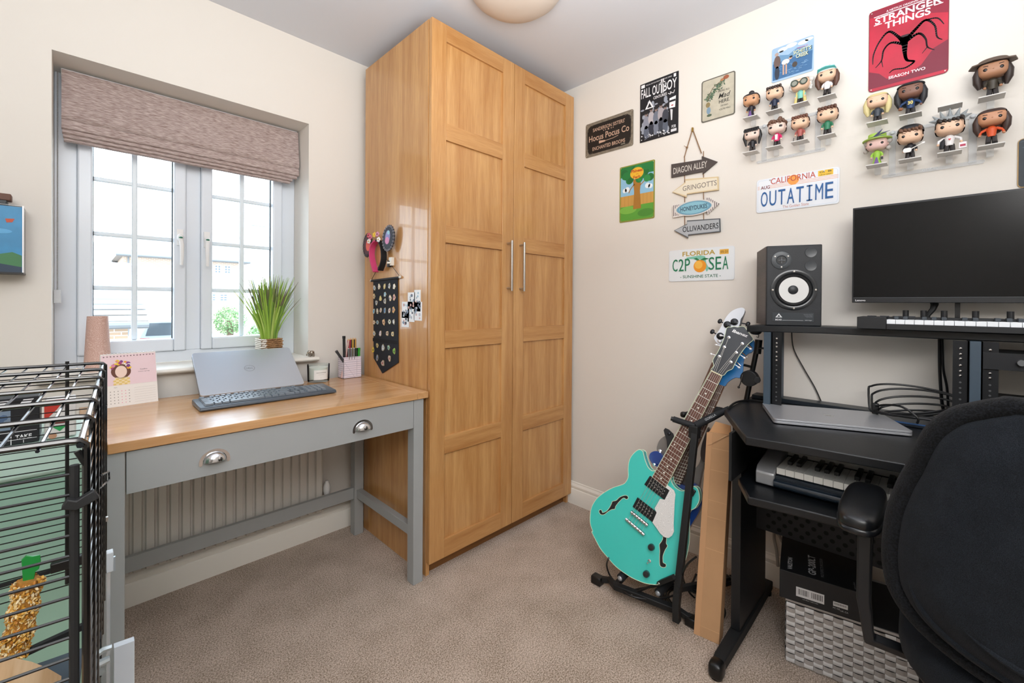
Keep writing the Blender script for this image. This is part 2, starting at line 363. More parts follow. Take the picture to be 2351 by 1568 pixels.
# roman blind in the reveal
FAB = twotone('cabbb6', '86706a', 48, rough=.95, stretch=(1, 8, 14), bump=.35, name='mauve_slub_fabric', p0=.3, p1=.66, dist=.002)
BL = thing('roman_blind', 'mauve brown slub fabric roman blind folded up at top of window', 'blind', loc=(.355, 2.31, 1.75))
def fold(name, pr, x0, x1):
    n = len(pr); NX = 14; vs = []; fs = []
    for i in range(NX+1):
        x = x0+(x1-x0)*i/NX; wv = .0012*math.sin(i*1.7+n)
        vs += [(x, y+wv, z+wv*.6) for y, z in pr]
    for i in range(NX):
        for j in range(n): fs.append((i*n+j, (i+1)*n+j, (i+1)*n+(j+1) % n, i*n+(j+1) % n))
    fs += [tuple(range(n)), tuple(NX*n+j for j in range(n-1, -1, -1))]
    obj(name, MB().add(vs, fs), FAB, BL, smooth=50)
fold('upper_panel', [(2.305, 2.016), (2.300, 1.96), (2.294, 1.90), (2.286, 1.85), (2.287, 1.838), (2.296, 1.830), (2.308, 1.833), (2.314, 1.89), (2.32, 2.016)], -.046, .780)
for k, (zt, zb, yy) in enumerate(((1.83, 1.794, 2.292), (1.798, 1.778, 2.296), (1.782, 1.764, 2.300), (1.768, 1.752, 2.306))):
    fold('lower_fold', [(yy+.03, zt), (yy+.004, zt), (yy, (zt+zb)/2), (yy-.001, zb+.004), (yy+.004, zb), (yy+.02, zb+.002)], -.046+.002*k, .780-.008*k-(.012 if k > 1 else 0))
obj('headrail', MB().box((-.048, 2.322, 1.995), (.782, 2.345, 2.026)), WHT, BL, bevel=.002)
ch = MB()
for s_, yy in ((0, 2.300), (1, 2.312)):
    for i in range(190):
        z = 2.00-i*.0047
        if z < 1.165: break
        c = (-.055-.002*s_, yy, z); r = .0019
        ch.add([(c[0]+r, c[1], c[2]), (c[0]-r, c[1], c[2]), (c[0], c[1]+r, c[2]), (c[0], c[1]-r, c[2]), (c[0], c[1], c[2]+r), (c[0], c[1], c[2]-r)], [(0,2,4),(2,1,4),(1,3,4),(3,0,4),(2,0,5),(1,2,5),(3,1,5),(0,3,5)])
obj('bead_chain', ch, mat('8f8d85', .35, .4, name='bead_chain'), BL, kind='stuff')
cl = MB().box((-.066, 2.292, 1.150), (-.046, 2.320, 1.200)); obj('chain_tensioner', cl, mat('e8ecef', .2, alpha=.75), BL, bevel=.003)
obj('support_cord', MB().tube([(.780, 2.32, 2.00), (.784, 2.322, 1.91), (.784, 2.32, 1.82)], .0025, 6), mat('e6d8c6', .7), BL)

# ================================================================== OUTSIDE (across the street)
def brick(c1, c2, name, sc=1.0):
    m = bpy.data.materials.new(name); m.use_nodes = True; nt = m.node_tree; L = nt.links.new; b = nt.nodes['Principled BSDF']; b.inputs['Roughness'].default_value = .9
    t = nt.nodes.new('ShaderNodeTexCoord'); mp = nt.nodes.new('ShaderNodeMapping'); mp.inputs['Rotation'].default_value = (PI/2, 0, 0); L(t.outputs['Object'], mp.inputs[0])
    k = nt.nodes.new('ShaderNodeTexBrick'); k.inputs['Scale'].default_value = sc; k.inputs['Color1'].default_value = lin(c1); k.inputs['Color2'].default_value = lin(c2); k.inputs['Mortar'].default_value = lin('d9d4cb'); k.inputs['Brick Width'].default_value = .22; k.inputs['Row Height'].default_value = .075; k.inputs['Mortar Size'].default_value = .008
    L(mp.outputs[0], k.inputs['Vector']); L(k.outputs['Color'], b.inputs['Base Color']); return m
BRK = brick('a88c74', 'b59a82', 'pale_brick'); ROOF = mat('989491', .8, name='grey_roof_tiles', var=.06, vscale=3)
G0 = -.9        # street level
obj('ground', MB().box((-14, 2.6, G0-.1), (30, 60, G0)), mat('9a9896', .9, name='street_paving', var=.05, vscale=.6), kind='structure', origin=(0, 10, G0))
def house(label, x0, x1, y, d, eave, ridge, wins, loc_roof='x'):
    t = thing('house', label, 'house', loc=((x0+x1)/2, y, G0), group=None)
    obj('wall', MB().box((x0, y, G0), (x1, y+d, eave)), BRK, t)
    pr = [(y-.35, eave-.05), (y+d/2, ridge), (y+d+.35, eave-.05), (y+d+.35, eave-.2), (y-.35, eave-.2)]
    m = MB(); n = len(pr); m.add([(x0-.3, a, b) for a, b in pr]+[(x1+.3, a, b) for a, b in pr], [(i, (i+1) % n, (i+1) % n+n, i+n) for i in range(n)]+[tuple(range(n-1, -1, -1)), tuple(range(n, 2*n))])
    obj('roof', m, ROOF, t, smooth=0)
    obj('gutter', MB().tube([(x0-.3, y-.40, eave-.12), (x1+.3, y-.40, eave-.12)], .07, 8), mat('6c6e70', .6), t)
    obj('downpipe', MB().tube([(x0+.25, y-.08, eave-.2), (x0+.25, y-.08, G0)], .045, 8), mat('6c6e70', .6), t)
    for (wx, wz, ww, wh) in wins:
        f = obj('window', MB().box((wx, y-.03, wz), (wx+ww, y+.02, wz+wh)), mat('e9e9e9', .5), t)
        for i in range(2):
            for j in range(3):
                pw, ph = (ww-.16)/2, (wh-.2)/3
                xx = wx+.05+i*(pw+.06); zz = wz+.05+j*(ph+.05)
                obj('pane', MB().box((xx, y-.035, zz), (xx+pw, y-.025, zz+ph)), mat('59646c', .15, name='dark_window_glass'), f)
    return t
house('long pale brick house across the street filling both casements', 1.80, 8.0, 34, 6, 3.99, 6.0, [(6.30, 3.05, .38, .56), (6.85, 3.05, .38, .56), (5.95, 1.2, .45, .5), (6.60, 1.2, .45, .5)])
house('lower brick house at the far left of left casement', -9, 1.35, 38, 6, 3.36, 5.2, [(-2.2, 1.6, .9, 1.1), (-4.4, 1.6, .9, 1.1)])
gr_ = house('single storey outbuilding with tiled roof in lower left panes', -3.0, .72, 12.0, 4.4, .80, 2.1, [])
for k_ in range(11):
    f_ = k_/11; y_ = 11.65+2.2*f_; z_ = .76+1.34*f_; obj('tile_course', MB().box((-3.3, y_, z_), (1.02, y_+.06, z_+.035)), ROOF, gr_)
car = thing('car', 'dark parked car seen through lower left casement panes', 'car', loc=(2.2, 19.8, G0))
Mc = frame((2.2, 18, G0), (1, 0, 0), (0, 0, 1))
cs = [(-.85, .25), (-.90, .55), (-.86, .90), (-.70, 1.40), (-.5, 1.47), (.5, 1.47), (.70, 1.40), (.86, .90), (.90, .55), (.85, .25)]
obj('body', MB().prism(cs, -3.8, 0, Mc), mat('8a96a2', .3, .1, coat=.3, name='car_paint'), car, bevel=.08)
obj('rear_window', MB().prism([(-.70, .95), (-.60, 1.36), (.60, 1.36), (.70, .95)], .0, .012, Mc), mat('3a444c', .1), car)
obj('bumper', MB().prism([(-.88, .3), (-.88, .6), (.88, .6), (.88, .3)], 0, .10, Mc), mat('8a929a', .4), car, bevel=.04)
for x in (-.72, .72):
    obj('tail_lamp', MB().box((x-.12, .70, 0), (x+.12, .88, .02), Mc), mat('a04038', .3), car)
    for yw in (-.7, -3.0): obj('wheel', MB().cyl((2.2+x-.1, 18-yw, G0+.32), (2.2+x+.1, 18-yw, G0+.32), .32, 18), mat('202020', .7), car)
# bushes
LEAF = mat('6f8f5c', .7, name='leaves', var=.25, vscale=6)
for bi, (bx, by, bz, r, lb) in enumerate(((2.52, 11.9, .72, .33, 'leafy green bush across the street, left of the two in right casement'), (2.92, 10.7, .38, .34, 'leafy green bush across the street, right and lower of the two'))):
    t = thing('bush', lb, 'bush', loc=(bx, by, G0)); rnd = random.Random(bi); lm = MB()
    for _ in range(900):
        v = Vector((rnd.gauss(0, 1), rnd.gauss(0, 1), rnd.gauss(0, 1))).normalized()*r*rnd.uniform(.6, 1.05); c = Vector((bx, by, bz))+v
        a = Vector((rnd.gauss(0, 1), rnd.gauss(0, 1), rnd.gauss(0, 1))).normalized()*.03; b_ = a.orthogonal().normalized()*.02
        lm.add([c-a, c+b_, c+a, c-b_], [(0, 1, 2, 3)])
    obj('foliage', lm, LEAF, t, kind='stuff'); obj('stem', MB().cyl((bx, by, G0), (bx, by, bz), .07), mat('6b5a48', .9), t)
lp = thing('street_lamp', 'thin grey street lamp outside the right casement', 'street lamp', loc=(7.6, 30, G0))
obj('pole', MB().tube([(7.6, 30, G0), (7.6, 30, 5.8)], .07, 8), mat('9aa3a8', .5), lp); obj('lamp_head', MB().cbox((7.85, 30, 5.95), (.9, .3, .16)), mat('8d959a', .5), lp)
fence = thing('garden_fence', 'pale close-boarded garden fence across the street', 'fence', loc=(1.6, 13.2, G0))
for i in range(9): obj('board', MB().box((.85+i*.2, 13.2, G0), (1.04+i*.2, 13.23, G0+1.1)), mat('c9bba6', .8, var=.05), fence)

# ================================================================== WARDROBE
WA = thing('wardrobe', 'tall oak wardrobe with two panelled doors standing in the corner', 'wardrobe', loc=(1.53, 1.8, 0))
wx, wX, wf, wb = 1.037, 2.022, 1.5115, 2.100
cm = MB(); cm.box((wx, wf+.024, 0), (wx+.018, wb, 2.357)); obj('side_panel', cm, OAKV, WA, bevel=.001)
cm = MB(); cm.box((wX-.018, wf+.024, 0), (wX, wb, 2.357)); obj('side_panel', cm, OAKV, WA)
cm = MB(); cm.box((wx+.018, wf+.024, 2.335), (wX-.018, wb, 2.357)); obj('top_panel', cm, OAKH, WA)
cm = MB(); cm.box((wx+.018, wb-.006, 0), (wX-.018, wb, 2.335)); obj('back_panel', cm, OAKV, WA)
cm = MB(); cm.box((wx+.018, wf+.045, 0), (wX-.018, wf+.06, .06)); obj('plinth', cm, wood('8a5c30', '6b441f', 'x', .5, 'plinth_oak'), WA)
obj('carcass_bottom', MB().box((wx+.018, wf+.03, .055), (wX-.018, wb-.006, .073)), OAKV, WA)
for di, (a, b) in enumerate(((wx+.001, 1.5285), (1.5315, wX-.001))):
    d = thing('door', loc=((a+b)/2, wf, .058), parent=WA); st = .076; y0, y1 = wf, wf+.020; zt, zb = 2.357, .058
    obj('stile', MB().box((a, y0, zb), (a+st, y1, zt)), OAKV, d, bevel=.0012); obj('stile', MB().box((b-st, y0, zb), (b, y1, zt)), OAKV, d, bevel=.0012)
    rails = [(2.285, zt), (1.862, 1.935), (1.421, 1.497), (.965, 1.041), (.507, .584), (zb, .137)]
    for r0, r1 in rails: obj('rail', MB().box((a+st, y0, r0), (b-st, y1, r1)), OAKH, d, bevel=.0012)
    for (l0, l1), (h0, h1) in zip(rails[1:], rails): obj('panel', MB().box((a+st, y0+.0095, l1), (b-st, y1-.002, h0)), OAKV, d)
    hx = (b-.040) if di == 0 else (a+.045); hm = MB()
    hm.cyl((hx, wf-.031, 1.222), (hx, wf-.031, 1.468), .0062, 16); hm.cyl((hx, wf, 1.236), (hx, wf-.034, 1.236), .005, 12); hm.cyl((hx, wf, 1.456), (hx, wf-.034, 1.456), .005, 12)
    obj('bar_handle', hm, STEEL, d)

# ================================================================== DESK
DK = thing('desk', 'grey painted desk with oak top under the window', 'desk', loc=(.53, 1.8, 0))
dx0, dx1, dy0, dy1, dz = .000, 1.030, 1.512, 2.108, .790
obj('top_board', MB().box((dx0+.052, dy0+.004, dz-.026), (dx1-.052, dy1, dz)), DOAK, DK, bevel=.0015)
obj('top_board', MB().box((dx0+.052, dy0, dz-.0262), (dx1-.052, dy0+.050, dz+.0004)), DOAK, DK, bevel=.0015)
obj('breadboard_end', MB().box((dx0, dy0, dz-.026), (dx0+.0515, dy1, dz+.0003)), DOAKY, DK, bevel=.0018)
obj('breadboard_end', MB().box((dx1-.0515, dy0, dz-.026), (dx1, dy1, dz+.0003)), DOAKY, DK, bevel=.0018)
LEGX = (.040, .966); LEGY = (1.520, 2.052)
for lx in LEGX:
    for ly in LEGY: obj('leg', MB().box((lx, ly, 0), (lx+.046, ly+.046, dz-.026)), GREY, DK, bevel=.0015)
DR = obj('drawer', MB().box((.0885, 1.5195, .648), (.9635, 1.545, dz-.029)), GREY, DK, bevel=.001)
obj('apron', MB().box((.086, 2.06, .66), (.966, 2.085, dz-.026)), GREY, DK)
for lx in LEGX: obj('side_apron', MB().box((lx+.01, 1.566, .66), (lx+.035, 2.052, dz-.026)), GREY, DK); obj('side_stretcher', MB().box((lx+.010, 1.566, .186), (lx+.038, 2.052, .226)), GREY, DK, bevel=.001)
obj('back_stretcher', MB().box((.086, 2.064, .180), (.966, 2.084, .236)), GREY, DK, bevel=.001)
for hx in (.284, .745):
    h = MB(); R_ = .030; seg = 14; N = 10
    vs = []; # quarter-ellipsoid cup open below
    for j in range(N+1):
        ph = PI/2*j/N
        for i in range(seg+1):
            th = PI*i/seg; vs.append((hx+R_*math.cos(th)*math.cos(ph), 1.5195-.002-.022*math.sin(ph), .690+.027*math.sin(th)*math.cos(ph)))
    # cup
    fs = [(j*(seg+1)+i, (j+1)*(seg+1)+i, (j+1)*(seg+1)+i+1, j*(seg+1)+i+1) for j in range(N) for i in range(seg)]
    h.add(vs, fs)
    ar = [(hx+(R_+.009)*math.cos(PI*i/20), .688+(.036)*math.sin(PI*i/20)) for i in range(21)]; ai = [(hx+(R_)*math.cos(PI*i/20), .688+.0265*math.sin(PI*i/20)) for i in range(20, -1, -1)]
    pl = ar+[(hx-R_-.0085, .682), (hx-R_-.004, .679), (hx-R_, .683)]+ai+[(hx+R_, .683), (hx+R_+.004, .679), (hx+R_+.0085, .682)]
    h.prism(pl, 0, .0025, frame((0, 1.5195, 0), (1, 0, 0), (0, 0, 1)))
    obj('cup_handle', h, CHROME, DR, smooth=60)

# radiator under window
RD = thing('radiator', 'white panel radiator behind the desk', 'radiator', loc=(.45, 2.14, .15))
rm = MB(); xr0, xr1 = -.15, .826; step = .0367; x = xr0; pts = []
while x < xr1-.02:
    pts += [(x, 2.112), (x+.0225, 2.112), (x+.0265, 2.124), (x+.0325, 2.124)]; x += step
pts += [(xr1, 2.112), (xr1, 2.14), (xr0, 2.14)]
rm.prism(pts, .15, .62); obj('convector_panel', rm, mat('d8d4cd', .4, name='radiator_enamel'), RD, smooth=20)
obj('end_cap', MB().box((xr1, 2.108, .148), (xr1+.003, 2.15, .625)), mat('dcd6cc', .4), RD)
obj('top_grille', MB().box((xr0, 2.108, .622), (xr1, 2.15, .632)), mat('dcd6cc', .4), RD)
for bx_ in (0, .7): obj('wall_bracket', MB().box((bx_, 2.14, .25), (bx_+.04, YA, .55)), mat('dcd6cc', .4), RD)
vv = MB(); vv.lathe([(0, 0), (.013, 0), (.016, .018), (.017, .035), (.013, .052), (.009, .058), (.0085, .066), (0, .068)], Matrix.Translation((.856, 2.12, .222)))
obj('valve', vv, WHT, RD); obj('pipe', MB().tube([(.826, 2.125, .212), (.856, 2.125, .212), (.858, YA, .205)], .008, 8), mat('c8c0b4', .4), RD)
obj('pipe_clip', MB().tube([(.835, 2.16, .150), (.84, 2.15, .145), (.855, 2.15, .145), (.86, 2.155, .150)], .0015, 5), BLK, RD)

# ------------------------------------------------------------------ things on sill and desk
t = thing('table_lamp', 'pink patterned conical lamp at left end of the window sill', 'lamp', loc=(.050, 2.255, .896))
def floral(c1, c2, name, sc=55):
    m = bpy.data.materials.new(name); m.use_nodes = True; nt = m.node_tree; L = nt.links.new; b = nt.nodes['Principled BSDF']; b.inputs['Roughness'].default_value = .6
    tcn = nt.nodes.new('ShaderNodeTexCoord'); v = nt.nodes.new('ShaderNodeTexVoronoi'); v.inputs['Scale'].default_value = sc; L(tcn.outputs['Object'], v.inputs['Vector'])
    w_ = nt.nodes.new('ShaderNodeMath'); w_.operation = 'SINE'; mu = nt.nodes.new('ShaderNodeMath'); mu.operation = 'MULTIPLY'; mu.inputs[1].default_value = 26; L(v.outputs['Distance'], mu.inputs[0]); L(mu.outputs[0], w_.inputs[0])
    r = nt.nodes.new('ShaderNodeValToRGB'); L(w_.outputs[0], r.inputs[0]); r.color_ramp.elements[0].position = .35; r.color_ramp.elements[1].position = .6; r.color_ramp.elements[0].color = lin(c1); r.color_ramp.elements[1].color = lin(c2); L(r.outputs[0], b.inputs['Base Color']); return m
obj('shade', MB().lathe([(.0385, .004), (.039, .006), (.0295, .206), (.0285, .206), (.0375, .006)], Matrix.Translation((.050, 2.255, .896))), floral('c9a294', 'd6b5a8', 'pink_lace_print'), t)
obj('base', MB().lathe([(.0375, 0), (.0375, .005), (.02, .006)], Matrix.Translation((.050, 2.255, .896))), mat('c8a99c', .5), t)
obj('top_disc', MB().lathe([(.0285, .198), (.0285, .2)], Matrix.Translation((.050, 2.255, .896))), mat('b7968a', .6), t)

PLX, PLY = .630, 2.235
t = thing('potted_grass', 'tall artificial grass in a woven white and brown basket on sill', 'plant', loc=(PLX, PLY, .896))
bk = MB(); hw = .044
BW = mat('e8e2d6', .8, name='white_rush'); BB = mat('a07a52', .85, name='brown_seagrass', var=.25, vscale=60)
bk.mat(BB); bk.box((PLX-hw+.004, PLY-hw+.004, .898), (PLX+hw-.004, PLY+hw-.004, .985))
rb = random.Random(3)
for row in range(11):
    z = .9005+row*.0086
    for side in range(4):
        for i in range(9):
            u = -hw+(i+.5)*2*hw/9+(.004 if row % 2 else 0); r = .0052+rb.uniform(0, .0006)
            if abs(u) > hw: continue
            p = [(u, -hw), (hw, u), (u, hw), (-hw, u)][side]
            wht = side == 3 or (side == 0 and u < -hw*.55)
            bk.mat(BW if wht else BB)
            a = Vector((.0058, 0, .0016)) if side in (0, 2) else Vector((0, .0058, .0016))
            c = Vector((PLX+p[0], PLY+p[1], z+rb.uniform(-.001, .001))); bk.tube([c-a, c, c+a], [.0022, .0042, .0022], 5)
obj('basket', bk, None, t, kind='stuff')
gm = MB(); rg = random.Random(11); GA, GB, GC = mat('93b843', .5, name='grass_green'), mat('6a9034', .5, name='grass_dark'), mat('b2cc6a', .55, name='grass_light')
GT = mat('6e6a4e', .7, name='grass_tip')
for i in range(260):
    a = rg.uniform(0, 2*PI); sp_ = rg.random()**.6; bx, by = PLX+.030*sp_*math.cos(a), PLY+.028*sp_*math.sin(a)
    H_ = rg.uniform(.20, .315); lean = sp_*rg.uniform(.03, .125); N = 6; wd = rg.uniform(.0022, .0042); dirx, diry = math.cos(a)*1.15, math.sin(a)*.55
    cu = rg.uniform(-.02, .03)
    gm.mat(rg.choice([GA, GA, GB, GC])); vs = []
    n = Vector((-diry, dirx, 0)).normalized() if rg.random() < .3 else Vector((1, rg.uniform(-.5, .5), 0)).normalized()
    for k_ in range(N+1):
        s = k_/N; q = Vector((bx+dirx*lean*s**1.4+cu*s*s*.3, by+diry*lean*s**1.4, .985+H_*s*(1-.10*s*lean/.12))); ww = wd*(1-s)**.7+.0005
        vs += [q-n*ww, q+n*ww]
    b0 = len(gm.v)
    for k_ in range(N):
        if k_ >= N-2 and i % 2: gm.mat(GT)
        gm.add([vs[2*k_], vs[2*k_+1], vs[2*k_+3], vs[2*k_+2]], [(0, 1, 2, 3)])
obj('grass_blades', gm, None, t, kind='stuff', smooth=0)
obj('pebbles', MB().ell((PLX, PLY, .984), (.037, .037, .006)), mat('3a382f', .9), t)

# silver ornament at the sill's end
t = thing('elephant_ornament', 'small silver elephant ornament on right end of window sill', 'ornament', loc=(.797, 2.163, .896))
oc = Vector((.797, 2.163, .916)); SV = mat('b0a89c', .25, .9, name='silver_ornament', bump=.3, bscale=300)
obj('body', MB().ell(oc, (.014, .012, .010)).ell(oc+Vector((-.013, 0, .002)), (.008, .008, .008)), SV, t)
obj('trunk', MB().tube([oc+Vector((-.018, 0, .0)), oc+Vector((-.023, 0, -.008)), oc+Vector((-.022, 0, -.014))], [.004, .003, .002], 8), SV, t)
for a in (-.008, .008):
    for b in (-.006, .006): obj('leg', MB().cyl(oc+Vector((a, b, -.020)), oc+Vector((a, b, -.004)), .0042, 8), SV, t)
for b in (-1, 1): obj('ear', MB().ell(oc+Vector((-.011, .009*b, .002)), (.006, .002, .008)), SV, t)

# candle
cx, cy = .792, 2.062
t = thing('candle_jar', 'white scented candle in clear glass jar on desk, silver-grey rim', 'candle', loc=(cx, cy, dz))
T_ = Matrix.Translation((cx, cy, dz+.0008))
obj('glass_jar', MB().lathe([(.044, 0), (.047, .003), (.049, .08), (.0465, .08), (.0447, .012), (.0, .012)], T_, 40), glassy('f6fafa', .05, 'jar_glass'), t)
obj('wax', MB().lathe([(.0435, .013), (.0455, .066), (.0, .067)], T_, 40), mat('f4f0e6', .5, name='wax'), t)
obj('wick', MB().cyl((cx, cy, dz+.067), (cx, cy, dz+.076), .0012, 6), mat('e8e0d0', .8), t)
lb = MB(); LBW = mat('f2f0ec', .6); NN = 12
vdir = math.atan2(-cy, -cx)
angs = [vdir+.22+(-.62+1.24*i/NN) for i in range(NN+1)]
lb.mat(LBW); vs = [(cx+.0496*math.cos(a), cy+.0496*math.sin(a), dz+z) for a in angs for z in (.014, .058)]
lb.add(vs, [(2*i, 2*i+2, 2*i+3, 2*i+1) for i in range(NN)])
lb.mat(mat('3a3a3a', .7)); am = vdir+.22; nrm = Vector((math.cos(am), math.sin(am), 0))
ML = frame(Vector((cx, cy, dz))+nrm*.0502, Vector((0, 0, 1)).cross(nrm), (0, 0, 1))
TXTZ = .0002
lb.text('WILD JASMINE', 0, .044, .0045, TXTZ, ML, w=.042)
lb.mat(mat('b0aaa4', .7)); lb.text('scented candle', 0, .037, .0022, TXTZ, ML, w=.022); lb.text('200g', 0, .022, .0022, TXTZ, ML)
obj('label', lb, None, t)

# pen box with pens
px0, px1, py0, py1 = .902, .992, 2.040, 2.102
t = thing('pen_pot', 'square pink and white striped pen pot on desk corner', 'pen pot', loc=(.947, 2.07, dz))
pm = MB(); pm.box((px0, py0, dz), (px1, py0+.002, dz+.104)); pm.box((px0, py1-.002, dz), (px1, py1, dz+.104)); pm.box((px0, py0, dz), (px0+.002, py1, dz+.104)); pm.box((px1-.002, py0, dz), (px1, py1, dz+.104)); pm.box((px0, py0, dz), (px1, py1, dz+.002))
obj('pot_wall', pm, mat('ece2ea', .7), t)
for i in range(10):
    z = dz+.006+i*.0102; obj('stripe', MB().box((px0-.0003, py0-.0004, z), (px1+.0003, py1+.0004, z+.0038)), mat(['d0c4d0', 'c9bfcd'][i % 2], .7), t)
PEN = [('black marker pen', .912, 2.056, .098, '17181a', .0062, -.006, 'flat'), ('dark grey pen leaning out of pot', .908, 2.046, .030, '3a3c40', .0055, -.10, 'flat'),
       ('red and white striped pencil', .918, 2.056, .062, 'd8b0a8', .0035, .04, 'tip'), ('dark red pencil', .927, 2.062, .060, '7a1620', .0035, .02, 'tip'),
       ('pink pencil', .936, 2.068, .064, 'd85a78', .0035, 0, 'tip'), ('crimson pencil', .944, 2.07, .066, 'b01c38', .0035, .01, 'tip'),
       ('brown pencil', .953, 2.07, .066, '4a2a20', .0036, 0, 'tip'), ('yellow pencil', .962, 2.07, .066, 'd0a83a', .0035, 0, 'tip'),
       ('black pencil', .970, 2.075, .066, '1c1a1c', .0035, .0, 'tip'), ('orange wood pencil', .978, 2.075, .066, 'cf9a50', .0035, .0, 'tip'),
       ('leftmost grey clip pen', .930, 2.046, .036, '6d6f70', .0048, 0, 'clip'), ('middle grey clip pen', .943, 2.046, .036, '77797a', .0048, 0, 'clip'),
       ('right grey clip pen', .956, 2.046, .036, '84867f', .0048, 0, 'clip'), ('dark green felt pen', .969, 2.046, .036, '10281a', .0055, 0, 'flat'), ('bright green felt pen', .982, 2.047, .036, '2c9a2e', .0058, 0, 'flat')]
for lb_, x, y, up, c, r, ln, kind in PEN:
    t = thing('pencil' if kind == 'tip' else 'pen', lb_+' standing in the striped pen pot', 'pencil' if kind == 'tip' else 'pen', loc=(x, y, dz+.003), group='pens and pencils in the striped pot')
    up += .016 if kind == 'tip' else .004; r *= 1.12
    a = Vector((x-ln*.5+.0, y, dz+.004)); b = Vector((x+ln*.4, y, dz+.104+up)); 
    obj('barrel', MB().cyl(a, b, r, 8 if kind != 'tip' else 6), mat(c, .45), t)
    d = (b-a).normalized()
    if kind == 'tip': obj('sharpened_tip', MB().cyl(b, b+d*.009, r*.95, 6, r1=.0006), mat('d9b488', .7), t)
    elif kind == 'clip': obj('clip', MB().box((x-.0014, y-.0075, dz+.092), (x+.0014, y-.0055, dz+.104+up)), mat('9a9c9c', .3, .6), t); obj('cap_end', MB().cyl(b, b+d*.003, r*.8, 10), mat('d8d8d8', .4), t)
    else: obj('cap_end', MB().cyl(b-d*.012, b+d*.001, r*1.1, 10), mat(c, .3), t)

# calendar
t = thing('desk_calendar', 'pink spiral-bound desk calendar with flower crown picture, left on desk', 'calendar', loc=(.132, 2.07, dz))
CL, CRn = Vector((.058, 2.028, dz)), Vector((.208, 2.052, dz)); ux = (CRn-CL).normalized(); back = Vector((-ux.y, ux.x, 0))
if back.y < 0: back = -back
topv = Vector((0, 0, .182))+back*.036
MCal = frame(CL, ux, topv); W_ = (CRn-CL).length; H_ = topv.length
pg = MB(); pg.mat(mat('eee9e4', .7)); pg.box((0, 0, -.002), (W_, H_, 0), MCal)
obj('page', pg, None, t); bkm = MB(); bkm.box((0, 0, -.002), (W_, H_, 0), frame(CL+back*.075, ux, Vector((0, 0, .182))-back*.036)); obj('back_board', bkm, mat('e9e4de', .8), t)
obj('foot_board', MB().box((0, 0, 0), (W_, .075, .0015), frame(CL, ux, back)), mat('e9e4de', .8), t)
a_ = MB(); Z = .0004
a_.mat(mat('ecd3d9', .7)); a_.rect(.001, H_*.40, W_-.001, H_-.004, Z, MCal)
a_.mat(mat('e6c978', .7))
for i in range(6):
    for j in range(4):
        if (i+j) % 2 == 0: a_.rect(.030+i*.0075, H_*.405+j*.0058, .0375+i*.0075, H_*.405+(j+1)*.0058, Z+.0003, MCal)
a_.mat(mat('f2dcb0', .7)); a_.flat([(.030, H_*.405), (.075, H_*.405), (.070, H_*.55), (.035, H_*.55)], Z+.0002, MCal)
a_.mat(mat('6b4436', .7)); a_.disc(.052, H_*.66, .027, Z+.0002, MCal, ry=.026)
a_.mat(mat('f0d6c8', .7)); a_.disc(.052, H_*.655, .016, Z+.0005, MCal, ry=.021)
rf = random.Random(5)
for i in range(26):
    a_.mat(mat(['f0c93e', 'a8447a', 'd98aa0', '7c3f86', 'e8a23c', 'f6eee0'][i % 6], .7)); an = PI*(.05+.9*rf.random()); a_.disc(.052+.027*math.cos(an)*rf.uniform(.7, 1.05), H_*.70+.030*math.sin(an)*rf.uniform(.7, 1.1), rf.uniform(.003, .006), Z+.0007+i*.00002, MCal, n=8)
a_.mat(mat('5a4a50', .7)); a_.text('hello', .115, H_*.66, .004, Z+.0004, MCal, w=.020); a_.text('sweet spring', .115, H_*.615, .0035, Z+.0004, MCal, w=.032)
a_.mat(mat('8a8480', .7)); a_.text('April', .035, H_*.35, .004, Z, MCal)
for r_ in range(5):
    for c_ in range(7):
        a_.mat(mat('e8a8b4' if c_ in (4, 5) else '9a948e', .7)); a_.rect(.010+c_*.010, H_*(.28-.055*r_), .0125+c_*.010, H_*(.28-.055*r_)+.003, Z, MCal)
for r_ in range(7): a_.mat(mat('c9c4be', .7)); a_.rect(.085, H_*(.05+.045*r_), W_-.006, H_*(.05+.045*r_)+.0006, Z, MCal)
obj('printed_page', a_, None, t)
sp_ = MB(); hm_ = MB()
for i in range(16):
    c = MCal @ Vector((.008+i*(W_-.016)/15, H_-.004, 0)); pts = [c+back*(.0055*math.sin(q))*1.0+Vector((0, 0, .0055*math.cos(q))) for q in [k2*2*PI/9-.6 for k2 in range(8)]]
    sp_.tube(pts, .0011, 5); hm_.disc(.008+i*(W_-.016)/15, H_-.009, .0022, Z+.0003, MCal, n=6)
obj('spiral_wire', sp_, mat('d9c9cc', .3, .5), t); obj('punched_hole', hm_, mat('4c3c40', .8), t, kind='stuff')

# laptop leaning half closed behind keyboard
HL, HRr = Vector((.318, 1.944, dz+.012)), Vector((.685, 1.935, dz+.012)); ux = (HRr-HL).normalized()
t = thing('laptop', 'closed grey laptop leaning back against the window sill behind the keyboard', 'laptop', loc=(.5, 2.05, dz))
bd = Vector((-ux.y, ux.x, 0)); 
LAPG = mat('c6cdd8', .32, .55, name='laptop_grey_metal')
MBse = frame(HL-Vector((0, 0, .012)), ux, bd); Wl = (HRr-HL).length

